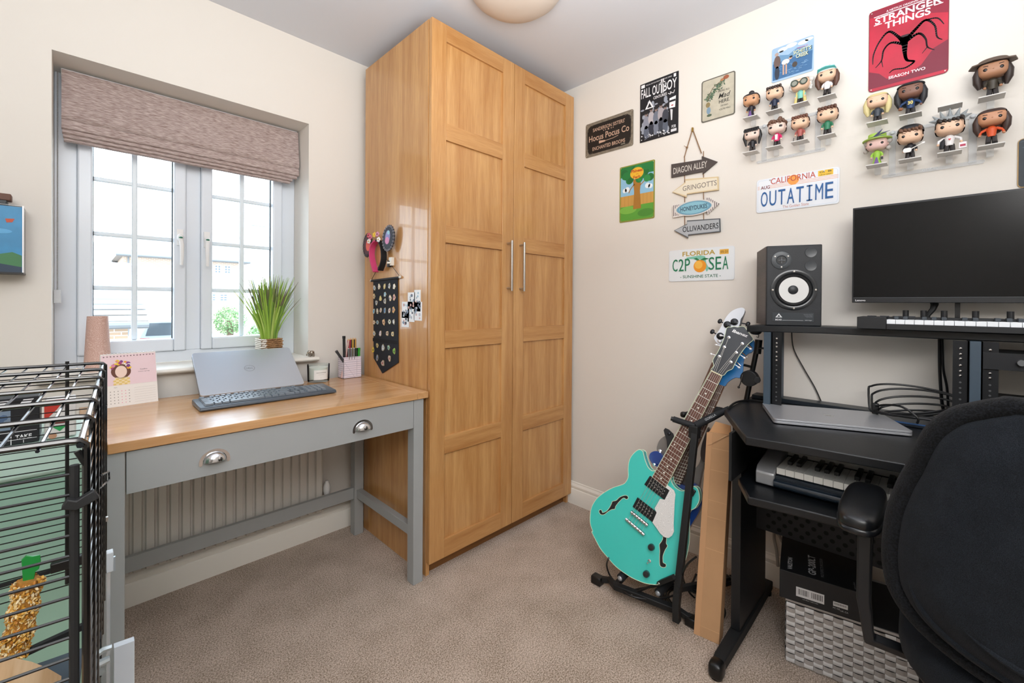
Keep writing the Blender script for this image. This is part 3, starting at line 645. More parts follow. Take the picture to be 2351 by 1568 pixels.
lt = (Vector((.508, 2.155, .944))-Vector((.5015, 1.94, dz+.014))); MLid = frame(HL+Vector((0, 0, .004)), ux, lt)
LL = lt.length
obj('lid', MB().prism(rrect(0, 0, Wl, LL, .012), -.003, .004, MLid), LAPG, t, bevel=.0012)
lg = MB(); DG = mat('8a9098', .3, .6); Zl = .0043
pts = [(Wl/2+.0185*math.cos(a), LL*.52+.0185*math.sin(a)) for a in [2*PI*i/36 for i in range(37)]]; lg.mat(DG); lg.line(pts, .0014, Zl, MLid)
lg.text('DELL', Wl/2, LL*.52-.005, .010, Zl, MLid, w=.027)
obj('logo', lg, None, t); obj('base', MB().prism(rrect(0, 0, Wl, LL, .012), -.013, -.0042, MLid), mat('70757d', .4, .4), t, bevel=.001)

# keyboard
KW, KD = .458, .146
KL = Vector((.284, 1.742, dz)); MK = frame(KL, (1, .002, 0), (0, 1, 0))
t = thing('computer_keyboard', 'dark grey computer keyboard on oak desk in front of the leaning laptop', 'keyboard', M=MK)
km = MB(); pr = [(0, .002), (0, .010), (.007, .0145), (KD-.008, .022), (KD, .019), (KD, .002)]
km.add([(x, y, z) for x in (0, KW) for y, z in pr], [tuple(range(5, -1, -1)), tuple(range(6, 12))]+[(i, (i+1) % 6, (i+1) % 6+6, i+6) for i in range(6)])
obj('body', km, mat('4c545d', .35, name='keyboard_grey'), t, local=True, bevel=.003)
KC = mat('6d767f', .3, name='key_grey'); protos = {}
def key(x, y, w_, d=.0165):
    z = .0150+(y/KD)*.0078
    if (w_, d) not in protos:
        mb = MB(); b0, tz = .0008, .0068
        mb.add([(b0, b0, 0), (w_-b0, b0, 0), (w_-b0, d-b0, 0), (b0, d-b0, 0), (.0026, .0024, tz), (w_-.0026, .0024, tz), (w_-.0026, d-.0018, tz), (.0026, d-.0018, tz)], [(4,5,6,7),(0,1,5,4),(1,2,6,5),(2,3,7,6),(3,0,4,7)])
        o = obj('key', mb, KC, t, local=True, smooth=0); o.location = (x, y, z); o.rotation_euler = (.055, 0, 0); protos[(w_, d)] = o
    else: o = inst(protos[(w_, d)], t, (x, y, z)); o.rotation_euler = (.055, 0, 0)
u_ = .0184
rows = [(.114, [.018]+[-.012]+[.0175]*4+[-.006]+[.0175]*4+[-.006]+[.0175]*4), (.087, [u_]*13+[u_*2]), (.069, [u_*1.5]+[u_]*12+[u_*1.5]), (.051, [u_*1.75]+[u_]*11+[u_*2.25]), (.033, [u_*2.25]+[u_]*10+[u_*2.75]), (.015, [u_*1.5, u_*1.25, u_*1.25, u_*6, u_*1.25, u_*1.25, u_*1.25, u_*1.25])]
for y, ws in rows:
    x = .016
    for w_ in ws:
        if w_ < 0: x -= w_; continue
        key(x, y, round(w_, 5)); x += w_
for c_ in range(3):
    for y in (.114, .087, .069): key(.285+c_*u_, y, u_)
    key(.285+c_*u_, .015, u_)
key(.285+u_, .033, u_)
for r_ in range(5):
    for c_ in range(4):
        if (r_, c_) in ((2, 3), (4, 3), (4, 1)): continue
        dd = .0345 if (r_, c_) in ((1, 3), (3, 3)) else .0165
        key(.350+c_*u_, .087-r_*.018-(0 if dd < .02 else .018), u_*2 if (r_, c_) == (4, 0) else u_, dd)

# ================================================================== PENNANT, EARS, PRINTS on the wardrobe side
PX = wx
def SP(px, py, off=0): q = onX(PX, px, py); return (2.1-q.y, q.z)       # local coords on wardrobe side: x towards the room
MS = frame((PX, 2.1, 0), (0, -1, 0), (0, 0, 1))
t = thing('pin_pennant', 'black felt pennant full of enamel pins hanging on the wardrobe side', 'pennant', M=MS)
ol = [SP(859, 645), SP(915, 637), SP(917, 832), SP(880, 857), SP(860, 822)]
obj('banner', MB().prism(ol, .003, .0055), mat('1b1e26', .9, name='black_felt'), t, local=True, bevel=.001)
a, b = SP(855, 645), SP(921, 637)
obj('dowel', MB().cyl((a[0], a[1], .006), (b[0], b[1], .006), .0055, 12), mat('15151a', .7), t, local=True)
for q in (a, b): obj('bead', MB().ell((q[0], q[1]+.001, .006), .0065), mat('d9d5cc', .4), t, local=True)
top = SP(884, 588)
obj('hanging_cord', MB().tube([(a[0]+.002, a[1]+.005, .006), (top[0], top[1], .004), (b[0]-.002, b[1]+.005, .006)], .0012, 5), mat('2a2420', .9), t, local=True)
obj('stitched_seam', MB().box((ol[0][0], SP(860, 783)[1]-.0008, .0054), (ol[1][0], SP(915, 783)[1]+.0008, .0060)), mat('0c0d10', .9), t, local=True)
S2 = lambda x, y: SP(820+x/4.126, 500+y/4.126)
PINS = [(175,665),(220,652),(272,650),(317,645),(363,650),(172,745),(195,805),(233,765),(276,725),(275,790),(325,760),(363,755),(170,885),(203,885),(236,875),(274,878),(318,878),(357,872),(172,990),(205,990),(264,990),(319,985),(358,985),(173,1095),(232,1095),(297,1095),(348,1100),(163,1250),(202,1208),(257,1230),(311,1230),(363,1262),(202,1325),(255,1375),(318,1330)]
rp_ = random.Random(21); GOLD = mat('cdb98a', .3, .7, name='gold_pin_rim')
PC = ['c9d6dc', 'e4dcc8', 'd8c27a', 'c7ccd2', 'e6e0d4', 'e2c79a', 'b9c4cc', 'e8d27a', '8fc2dc', 'bfc4c4', 'e6d3c4', 'e8a8a0', '86b8d0', 'c8bfae', 'd8d4cc', '6c9cc8', 'd2ccc4', 'e2a25a', 'd8c9b0', '7aa8bc', 'e8b88c', 'cfd4c4', 'c4c9cc', 'd9d6c6', 'dcd0dc', 'd9bfa8', 'e6cf9a', 'f0d040', 'e2cf90', 'c8d4dc', '9fd0bc', '8ac850', '8899b4', 'c0b0a8', 'd8c4b4']
for i, (x, y) in enumerate(PINS):
    c = S2(x, y); r = .0150 if i not in (20, 29, 33) else .019
    n = rp_.choice([5, 6, 7, 8, 9]); ph = rp_.random()*6; el = rp_.uniform(.78, 1.08)
    pts = [(c[0]+r*.80*(1+.22*math.sin(k2*2.3+ph))*math.cos(2*PI*k2/n), c[1]+r*el*(1+.16*math.cos(k2*1.9+ph))*math.sin(2*PI*k2/n)) for k2 in range(n)]
    m = MB(); m.mat(GOLD); m.prism(pts, .0056, .0072); m.mat(mat(PC[i], .3, name='enamel'))
    ins = lambda k_, dx=0, dy=0: [(c[0]+dx+(q[0]-c[0])*k_, c[1]+dy+(q[1]-c[1])*k_) for q in pts]
    m.prism(ins(.86), .0072, .0076); m.mat(mat(rp_.choice(['3a3d48', 'b8503c', '4a78a8', 'f2ece0', '5a4638', '2f3038', 'e8e4dc']), .3)); m.prism(ins(.34, rp_.uniform(-.002, .002), rp_.uniform(-.003, .003)), .0076, .0078)
    m.mat(mat('2c2e34', .3)); m.prism(ins(.16, rp_.uniform(-.003, .003), rp_.uniform(-.005, .005)), .0076, .0079)
    obj('enamel_pin', m, None, t, local=True)
# headband
t = thing('ear_headband', 'black and pink headband with two scalloped picture frames and flowers on wardrobe side', 'headband', M=MS)
PINK = mat('d8487c', .8, name='pink_velvet'); 
hb = [S2(*q) for q in [(212, 515), (190, 440), (175, 360), (180, 290), (205, 240), (240, 222), (268, 250), (285, 310), (288, 390), (275, 450), (256, 500)]]
hc = cr([(x, y, 0) for x, y in hb], 5, False)
def band(mb, pts, z0, z1, w):
    for (a, b) in zip(pts, pts[1:]):
        d = (Vector(b)-Vector(a)); n = Vector((-d.y, d.x, 0)).normalized()*w/2
        vs = [Vector((p.x, p.y, z)) for z in (z0, z1) for p in (Vector(a)-n, Vector(b)-n, Vector(b)+n, Vector(a)+n)]
        mb.add(vs, [(3,2,1,0),(4,5,6,7),(0,1,5,4),(1,2,6,5),(2,3,7,6),(3,0,4,7)])
h1 = MB(); h1.mat(PINK); band(h1, hc[:26], .006, .034, .0065); h1.mat(mat('17171b', .8)); band(h1, hc[24:], .006, .034, .0065)
obj('band', h1, None, t, local=True)
h1 = MB(); band(h1, [(x-.009, y, 0) for x, y, _ in hc[3:26]], .008, .030, .004); obj('lining', h1, mat('e48ab0', .8), t, local=True)
for (c, rx, ry, tilt, col, lbl) in ((S2(350, 200), .037, .060, .25, '2a2c38', 'n'), (S2(150, 265), .030, .058, .15, '5a3c40', 'p')):
    Me = Matrix.Translation((c[0], c[1], .028)) @ Matrix.Rotation(-tilt, 4, 'Z') @ Matrix.Rotation(.25, 4, 'Y')
    e = MB(); n = 22
    pts = []
    for k_ in range(n*4):
        a_ = 2*PI*k_/(n*4); s = 1+.045*math.cos(n*a_); pts.append((rx*s*math.cos(a_), ry*s*math.sin(a_)))
    e.mat(mat('3a3a42', .6)); e.prism(pts, -.003, .003, Me)
    e.mat(mat('a8a8b0' if lbl == 'n' else '55504e', .4, .3))
    for k_ in range(n): a_ = 2*PI*(k_+.5)/n; e.tube([Me @ Vector((rx*.93*math.cos(a_)+.004*math.cos(q), ry*.95*math.sin(a_)+.004*math.sin(q), .004)) for q in [2*PI*z/6 for z in range(6)]], .0009, 4, True)
    fo = obj('scalloped_frame', e, None, t, local=True)
    e = MB(); e.mat(mat(col, .5)); e.disc(0, 0, rx*.78, .0036, Me, ry=ry*.82, n=28)
    if lbl == 'n':
        e.mat(mat('8f8fc4', .5)); e.disc(-.004, .006, rx*.42, .004, Me, ry=ry*.5); e.mat(mat('d88fb8', .5)); e.disc(-.004, -.012, rx*.36, .0043, Me, ry=ry*.28); e.mat(mat('9fd0e0', .5)); e.disc(-.002, .026, rx*.24, .0043, Me, ry=ry*.16)
    else: e.mat(mat('e86a5c', .5)); e.disc(.008, 0, rx*.55, .004, Me, ry=ry*.5)
    obj('picture', e, None, t, local=True)
for k_, (x, y, c) in enumerate(((196, 195, 'd86a8c'), (235, 170, 'f0c83c'), (264, 165, 'd88fb0'), (183, 230, 'f2f0ee'), (180, 175, 'e05a70'), (275, 215, 'f4f2f0'))):
    c0 = S2(x, y); f = MB(); f.mat(mat(c, .6))
    for p_ in range(5): an = 2*PI*p_/5; f.ell((c0[0]+.011*math.cos(an), c0[1]+.0075*math.sin(an), .040), (.0085, .0055, .002), None, 1, 8, 5)
    f.mat(mat('6a4a20' if c[0] != 'f' else 'e0b030', .6)); f.ell((c0[0], c0[1], .042), .0028, None, 1, 8, 5); obj('flower', f, None, t, local=True)
obj('wall_hook', MB().box(tuple(S2(325, 455))+(.0,), (S2(350, 375)[0], S2(350, 375)[1], .014)).cyl((S2(338, 430)[0], S2(338, 430)[1], .010), (S2(338, 430)[0], S2(338, 430)[1], .028), .005, 10), mat('e8e4da', .5), t, local=True)
obj('cord_toggle', MB().cbox((S2(325, 440)[0], S2(325, 440)[1], .012), (.016, .03, .016)), mat('222224', .5), t, local=True, bevel=.003)
tag = [(515,785,28,36),(572,785,24,46),(460,872,30,36),(512,890,26,44),(577,885,30,40),(457,962,30,34)]
tl = ['upper left', 'tall upper right', 'middle left', 'central', 'lower right', 'bottom']
for i, (x, y, w_, h_) in enumerate(tag):
    c = S2(x, y); w_ = w_/4.126*.0043; h_ = h_/4.126*.0042
    M_ = MS @ Matrix.Translation((c[0], c[1], 0))
    s = thing('photo_print', f'{tl[i]} of six tiny photo strip prints stuck on wardrobe side', 'photo', M=M_, group='small photo prints on the wardrobe side')
    m = MB(); m.mat(mat('eef0f2', .5)); m.prism([(-w_, -h_), (w_, -h_), (w_, h_), (-w_, h_)], .0002, .0012); r2 = random.Random(i)
    for k_ in range(10): m.mat(mat(r2.choice(['7f93a8', 'b8bcc4', '5c6678', '9fc0d0', 'd0a8a0', '3c4250']), .5)); u, v = r2.uniform(-.7, .7)*w_, r2.uniform(-.75, .75)*h_; m.disc(u, v, w_*r2.uniform(.12, .26), .0014+.00001*k_, n=7)
    obj('print', m, None, s, local=True)


# ================================================================== WALL SIGNS (right wall)
def sign(name, label, cat_, yL, zB, w, h, r, base, art, holes=True, edge=None, tilt=0):
    M = facingB(yL, zB) @ Matrix.Rotation(tilt, 4, 'Z')
    t = thing(name, label, cat_, M=M)
    obj('plate', MB().prism(rrect(0, 0, w, h, r), .0, .0018), base, t, local=True)
    a = MB(); art(a, w, h); obj('printed_face', a, None, t, local=True)
    if holes:
        for x, y in ((.008, .008), (w-.008, .008), (.008, h-.008), (w-.008, h-.008)): obj('screw', MB().lathe([(0, .0021), (.0024, .0021), (.0018, .0030), (0, .0032)], Matrix.Translation((x, y, 0)), 8), mat('cfcabd', .3, .7), t, local=True)
    return t
ZP = .0021
# brooms sign
def art(a, w, h):
    a.mat(mat('7d7466', .6, var=.3, vscale=60)); a.flat(rrect(.002, .002, w-.002, h-.002, .008), ZP)
    a.mat(mat('19130f', .6, name='dark_enamel')); a.flat([(.028, .014), (w-.028, .014), (w-.014, .035), (w-.012, h-.035), (w-.035, h-.016), (.035, h-.016), (.012, h-.035), (.014, .035)], ZP+.0001)
    c = mat('c9a892', .6); a.mat(c)
    a.text("SANDERSON SISTERS'", w/2, .135, .020, ZP+.0003, w=.20, bold=.01)
    a.text('Hocus Pocus Co', w/2, .083, .034, ZP+.0003, w=.252, bold=.012); a.text('ENCHANTED BROOMS', w/2, .030, .020, ZP+.0003, w=.205, bold=.01)
    for i, x in enumerate((-.03, -.018, 0, .018, .03)): a.disc(w/2+x, .1275, .003 if i != 2 else .0045, ZP+.0003, n=8)
    a.line([(w/2-.02, .068), (w/2+.03, .070), (w/2+.06, .076)], .0025, ZP+.0003); a.flat([(w/2-.06, .062), (w/2-.02, .064), (w/2-.02, .072), (w/2-.06, .078)], ZP+.0003)
    a.mat(mat('a59a86', .6)); r_ = random.Random(2)
    for cx_, cy_, sx, sy in ((.012, .012, 1, 1), (w-.012, .012, -1, 1), (.012, h-.012, 1, -1), (w-.012, h-.012, -1, -1)):
        for k_ in range(5):
            a.line([(cx_+sx*(.002+.008*k_+.003*math.sin(q)), cy_+sy*(.004+.003*math.cos(q)*(1+k_*.2))) for q in [z*.9 for z in range(6)]], .0008, ZP+.0002)
            a.line([(cx_+sx*(.004+.003*math.cos(q)), cy_+sy*(.002+.007*k_+.003*math.sin(q))) for q in [z*.9 for z in range(6)]], .0008, ZP+.0002)
    a.mat(mat('d8d0bc', .6)); a.text('SALEM', w*.80, .020, .006, ZP+.0003)
sign('tin_sign', 'black and cream tin sign reading Hocus Pocus Co, nearest the wardrobe', 'sign', 1.437, 1.990, .299, .190, .010, mat('8c8474', .5, .3), art)
# band poster
def art(a, w, h):
    a.mat(mat('14151b', .5)); a.flat(rrect(.002, .002, w-.002, h-.002, .002), ZP)
    r_ = random.Random(4)
    a.mat(mat('9aa0ac', .6))
    for k_ in range(60): x, y = r_.uniform(.012, w-.05), r_.uniform(.02, .19); a.disc(x, y, r_.uniform(.004, .012), ZP+.0001+k_*1e-6, n=7, ry=r_.uniform(.004, .018))
    fig = ['8c8f9c', 'b6b0b4', '6f7684', 'a9a2a6', '3b3e48', 'c2bdc0']
    for k_, (x, y) in enumerate(((.035, .115), (.062, .13), (.088, .125), (.113, .135), (.136, .12))):
        a.mat(mat(fig[k_], .6)); a.disc(x, y-.02, .017, ZP+.0003+k_*1e-5, ry=.034, n=12); a.mat(mat(['5d6474', '2f3340', '767c8a', '3c414c', '59606e'][k_], .6)); a.disc(x, y-.070, .014, ZP+.0003+k_*1e-5, ry=.036, n=10)
        a.mat(mat('8d7a74', .6)); a.disc(x, y+.022, .0085, ZP+.0004, n=10, ry=.011); a.mat(mat('23201f', .6)); a.disc(x, y+.029, .009, ZP+.00045, n=10, ry=.008)
    a.mat(mat('efeef0', .6)); z = ZP+.0006
    a.text('FALL OU', .006, .222, .048, z, w=.098, align='L', bold=.012); a.text('BOY', w-.008, .222, .048, z, w=.068, align='R', bold=.012)
    a.rect(.112, .218, .118, .288, z); a.rect(.121, .218, .127, .288, z); a.rect(.102, .262, .137, .267, z); a.rect(.106, .270, .133, .273, z)
    a.text('CENTURIES', .108, .200, .014, z, w=.070, bold=.01); a.text('SPECIAL EDITION FROM THE COMIC SERIES', .100, .281, .006, z, w=.135)
    a.rect(.006, .276, .026, .292, z); a.rect(w-.024, .276, w-.012, .292, z)
    a.flat([(.028, .162), (.075, .162), (.052, .205)], z); a.mat(mat('14151b', .5)); a.flat([(.040, .167), (.064, .167), (.052, .190)], z+.0001)
    a.mat(mat('efeef0', .6)); a.line([(.150, .205), (.165, .195), (.160, .210), (.176, .198), (.182, .212)], .003, z)
    a.text('VOL 1', w-.012, .232, .006, z, align='R') if 0 else None
    a.flat([(w-.045, .130), (w-.016, .128), (w-.012, .185), (w-.030, .192), (w-.044, .180)], z); a.mat(mat('1b1b22', .5)); a.rect(w-.044, .158, w-.014, .168, z+.0001); a.flat([(w-.045, .178), (w-.012, .183), (w-.016, .198), (w-.040, .198)], z+.0001)
    a.mat(mat('b03038', .5)); a.disc(w-.030, .141, .006, z+.0001, ry=.003, n=8)
    a.mat(mat('d9dade', .6)); a.flat([(w-.040, .125), (w-.028, .120), (w-.030, .070), (w-.036, .070)], z); a.text('FOB', w-.022, .030, .014, z, w=.020, bold=.02); a.rect(w-.036, .012, w-.008, .025, z)
    for k_ in range(30): x, y = r_.uniform(.008, w-.04), r_.uniform(.008, .032); a.disc(x, y, r_.uniform(.001, .005), z, n=5)
sign('band_poster', 'black comic style metal poster reading FALL OUT BOY CENTURIES', 'poster', 1.100, 1.990, .201, .298, .002, mat('101116', .4), art, holes=False)
# mad sign
def art(a, w, h):
    a.mat(mat('5c5a50', .6)); a.flat(rrect(.001, .001, w-.001, h-.001, .008), ZP-.0001); a.mat(mat('bdb7a4', .6, var=.12, vscale=30)); a.flat(rrect(.005, .005, w-.005, h-.005, .006), ZP)
    r_ = random.Random(9); z = ZP+.0002
    for k_ in range(110):
        u = r_.random(); x = w*(.18+.50*u)+r_.gauss(0, .006); y = h*(.52+.36*u)+r_.gauss(0, .009); a.mat(mat(r_.choice(['3c5a48', '4f6a58', '2f4a3e', '6a7a5e', '5a6a4c']), .6)); an = r_.random()*6
        a.flat([(x+.007*math.cos(an), y+.007*math.sin(an)), (x+.003*math.cos(an+1.6), y+.003*math.sin(an+1.6)), (x-.007*math.cos(an), y-.007*math.sin(an)), (x+.003*math.cos(an-1.6), y+.003*math.sin(an-1.6))], z+k_*2e-6)
    a.mat(mat('6a5a44', .6)); a.line([(.030, .095), (.036, .12), (.05, .145), (.075, .160), (.11, .175)], .003, z+.0002)
    a.mat(mat('9c5a3c', .6)); a.disc(.108, .176, .012, z+.0003, ry=.009); a.mat(mat('b07a54', .6)); a.disc(.092, .17, .009, z+.0003, ry=.006)
    a.mat(mat('8a7a52', .6)); a.disc(.030, .075, .010, z+.0002, ry=.012); a.mat(mat('7a94a8', .6)); a.disc(.033, .048, .009, z+.0003, ry=.016); a.mat(mat('4c5c48', .6)); a.disc(.036, .026, .011, z+.0002, ry=.006)
    a.mat(mat('3a3a36', .6)); z += .0004
    a.text("WE'RE ALL", .098, .117, .008, z, w=.050, bold=.01); a.text('Mad', .101, .088, .022, z, w=.052, shear=.35, bold=.01); a.text('HERE.', .101, .066, .015, z, w=.046, bold=.012); a.text("I'M MAD.", .102, .049, .008, z, w=.032); a.text("YOU'RE MAD.", .103, .034, .008, z, w=.050)
sign('tin_sign', 'pale vintage tin sign with leafy branch reading We are all Mad here', 'sign', .790, 2.002, .146, .192, .010, mat('8d897c', .5, .2), art)
# green cartoon sign: background scenery and title only
def art(a, w, h):
    z = ZP; a.mat(mat('8a8f3a', .6)); a.flat(rrect(.001, .001, w-.001, h-.001, .007), z-.0001)
    a.mat(mat('8fc0dc', .5)); a.rect(.006, .085, w-.006, h-.006, z); a.mat(mat('5aa03a', .5)); a.rect(.006, .006, w-.006, .088, z)
    a.mat(mat('7ab648', .5)); a.disc(.05, .06, .05, z+.0001, ry=.02); a.mat(mat('4a8a34', .5)); a.disc(.15, .035, .045, z+.0001, ry=.02)
    a.mat(mat('c99a4e', .5)); a.rect(.006, .080, w-.006, .135, z+.00015); a.mat(mat('a87a38', .5)); 
    for k_ in range(9): a.rect(.010+k_*.021, .080, .0112+k_*.021, .135, z+.0002)
    a.mat(mat('e6eef2', .5))
    for x, y, r in ((.030, .165, .012), (.045, .168, .014), (.16, .170, .014), (.175, .165, .012)): a.disc(x, y, r, z+.0001)
    a.mat(mat('a8752e', .5)); a.flat([(.080, .060), (.085, .150), (.078, .215), (.125, .215), (.118, .150), (.125, .060)], z+.0003); a.line([(.085, .19), (.062, .165), (.055, .150)], .005, z+.0003); a.line([(.12, .18), (.145, .20), (.15, .215)], .005, z+.0003)
    r_ = random.Random(3)
    for k_ in range(24): a.mat(mat(r_.choice(['1f7a3c', '2a8a44', '186a34']), .5)); a.disc(r_.uniform(.022, w-.022), r_.uniform(.205, .270), r_.uniform(.012, .022), z+.0004+k_*3e-6, n=12)
    a.mat(mat('1f7a3c', .5)); a.rect(.006, .235, w-.006, h-.006, z+.00038)
    a.mat(mat('e6b432', .5)); a.disc(.100, .245, .038, z+.0006, ry=.030, n=24); a.mat(mat('b8481e', .5)); a.text('Phineas', .100, .250, .016, z+.0008, w=.066, bold=.03); a.text('and', .102, .238, .006, z+.0008); a.text('Ferb', .100, .218, .015, z+.0008, w=.040, bold=.03)
sign('tin_sign', 'bright green cartoon scenery tin sign with yellow oval title', 'sign', 1.215, 1.595, .198, .294, .007, mat('9a9a40', .5, .2), art)
# license plates
def art(a, w, h):
    z = ZP; a.mat(mat('e9eef4', .35)); a.flat(rrect(.002, .002, w-.002, h-.002, .010), z)
    a.mat(mat('b9cfe6', .4)); a.line(rrect(.006, .006, w-.006, h-.006, .008)+[rrect(.006, .006, w-.006, h-.006, .008)[0]], .0008, z+.0001)
    a.mat(mat('e89858', .4)); 
    for k_ in range(3): a.rect(.004, .098+k_*.0055, w-.004, .0995+k_*.0055, z+.0001)
    a.mat(mat('f0a048', .4)); a.disc(w*.47, .118, .020, z+.0002, n=24); a.mat(mat('e9eef4', .35)); a.rect(.012, .094, .050, .113, z+.00025)
    a.mat(mat('c0503c', .4)); a.text('CALIFORNIA', w*.46, .113, .024, z+.0004, w=.155, bold=.006)
    a.mat(mat('7a2c34', .4)); a.text('AUG', .033, .097, .014, z+.0005, w=.034, bold=.02)
    a.mat(mat('ecc038', .4)); a.rect(w-.068, .114, w-.020, .136, z+.0003); a.mat(mat('2c2a24', .4)); a.text('CA   86', w-.044, .126, .007, z+.0005, w=.038, bold=.02); a.text('UP N 12434', w-.044, .116, .005, z+.0005, w=.036)
    a.mat(mat('c4806c', .4)); a.text('The Golden State', w/2, .008, .011, z+.0003, w=.090)
PLT = mat('e6ebf1', .3)
t = sign('number_plate', 'white California number plate reading OUTATIME in blue', 'number plate', .556, 1.551, .284, .140, .010, PLT, art, holes=False, tilt=-.006)
def emboss(t, s, x, y, h, w_, c):
    m = MB(); m.text(s, x, y, h, 0, None, w=w_); top = m.v
    n = len(m.v); f = list(m.f); m2 = MB(); m2.add([(v.x, v.y, .0040) for v in m.v]+[(v.x, v.y, .0018) for v in m.v], f+[[i+n for i in q[::-1]] for q in f]); 
    ed = {}
    for q in f:
        for i in range(len(q)): e = (q[i], q[(i+1) % len(q)]); ed[e] = 1
    m2.f += [[a, b, b+n, a+n][::-1] for (a, b) in ed if (b, a) not in ed]; m2.mi += [0]*(len(m2.f)-len(m2.mi))
    obj('lettering', m2, c, t, local=True, smooth=0)
for i, ch_ in enumerate('OUTATIME'):
    if ch_ == 'I':
        x = .030+i*.0318; obj('lettering', MB().box((x-.0025, .024, .0018), (x+.0025, .086, .004)).box((x-.0095, .024, .0018), (x+.0095, .029, .004)).box((x-.0095, .081, .0018), (x+.0095, .086, .004)), mat('1f5c9a', .35), t, local=True)
    else: emboss(t, ch_, .030+i*.0318, .024, .062, .025, mat('1f5c9a', .35))
for x, y in ((.050, .132), (w_ := .235, .132)): obj('bolt', MB().lathe([(0, .002), (.0035, .002), (.0025, .004), (0, .0043)], Matrix.Translation((x, y, 0)), 10), STEEL, t, local=True)
def art(a, w, h):
    z = ZP; a.mat(mat('e6ebee', .35)); a.flat(rrect(.002, .002, w-.002, h-.002, .010), z)
    a.mat(mat('7fc4ae', .4)); a.flat([(.085, .112), (.150, .118), (.172, .112), (.178, .080), (.190, .055), (.180, .040), (.165, .070), (.150, .100), (.088, .105)], z+.0001)
    a.mat(mat('b89a3c', .4)); a.text('FLORIDA', w*.475, .118, .022, z+.0004, w=.150, bold=.02)
    a.mat(mat('e6b048', .4)); a.rect(w-.062, .116, w-.024, .138, z+.0003); a.mat(mat('3c2c18', .4)); a.text('05-21', w-.043, .122, .010, z+.0005, w=.030)
    a.mat(mat('ee9a28', .4)); a.disc(w/2, .068, .029, z+.0008, n=28); a.mat(mat('f6bc50', .4)); a.disc(w/2-.006, .074, .018, z+.0009, n=20)
    a.mat(mat('2c7a4a', .4)); a.flat([(w/2, .096), (w/2+.020, .106), (w/2+.042, .100), (w/2+.018, .094)], z+.0010); a.flat([(w/2, .096), (w/2-.016, .108), (w/2-.030, .104), (w/2-.014, .095)], z+.0010)
    a.mat(mat('1c6a4c', .4)); a.text('- SUNSHINE STATE -', w/2, .014, .014, z+.0004, w=.185, bold=.01)
t = sign('number_plate', 'white Florida number plate with an orange reading C2P SEA', 'number plate', .939, 1.272, .298, .150, .010, PLT, art, holes=False)
for s, xs in (('C2P', (.028, .058, .088)), ('SEA', (.198, .228, .258))):
    for ch_, x in zip(s, xs): emboss(t, ch_, x+.003, .048, .058, .024, mat('1c7a54', .35))
# creek poster
def art(a, w, h):
    z = ZP; a.mat(mat('9dbcd8', .4)); a.flat(rrect(.001, .001, w-.001, h-.001, .007), z)
    a.mat(mat('e6eef4', .4)); 
    for x, y, r in ((.04, .125, .018), (.07, .130, .02), (.11, .125, .018), (.13, .130, .014)): a.disc(x, y, r, z+.0001, ry=r*.45)
    a.mat(mat('6a94b8', .4)); a.flat([(.004, .085), (.03, .105), (.06, .095), (.09, .112), (.142, .100), (.142, .07), (.004, .07)], z+.00015)
    a.mat(mat('3c6a98', .4)); a.flat([(.004, .008), (.140, .008), (.142, .082), (.004, .076)], z+.0002)
    r_ = random.Random(8)
    for k_ in range(60): a.mat(mat(r_.choice(['7aa4cc', '28527c', '8fb8d8']), .4)); x, y = r_.uniform(.008, .125), r_.uniform(.012, .07); a.rect(x, y, x+r_.uniform(.004, .012), y+.0012, z+.0003)
    a.mat(mat('6a5650', .5)); a.disc(.020, .080, .012, z+.0005, ry=.026); a.mat(mat('2c3444', .5)); a.disc(.020, .035, .009, z+.0005, ry=.028); a.mat(mat('b09a90', .5)); a.disc(.018, .112, .007, z+.0006)
    a.mat(mat('ece6e0', .5)); a.disc(.050, .070, .014, z+.0006, ry=.011); a.mat(mat('c8a48c', .5)); a.disc(.067, .080, .006, z+.0007); a.rect(.040, .02, .045, .062, z+.0006); a.rect(.050, .02, .055, .062, z+.0006); a.mat(mat('1c1c20', .5)); a.disc(.069, .084, .006, z+.0008, ry=.004); a.disc(.035, .118, .008, z+.0007, ry=.0035)
    a.mat(mat('4a4038', .5)); a.disc(.082, .048, .009, z+.0006, ry=.011)
    a.mat(mat('c85a7a', .5)); a.text('welcome to', .108, .106, .007, z+.0008, w=.036, shear=.3); a.mat(mat('1d3a3a', .5)); a.text("SCHITT'S", .1085, .0865, .0155, z+.0007, w=.062, bold=.04); a.text('CREEK', .1085, .0685, .0155, z+.0007, w=.044, bold=.04)
    a.mat(mat('dfe8c8', .5)); a.text("SCHITT'S", .107, .088, .015, z+.0009, w=.060, bold=.02); a.text('CREEK', .107, .070, .015, z+.0009, w=.042, bold=.02)
sign('tin_sign', "small blue lakeside tin sign reading Schitt's Creek", 'sign', .503, 2.085, .146, .141, .008, mat('b9cfe0', .4), art, holes=False)
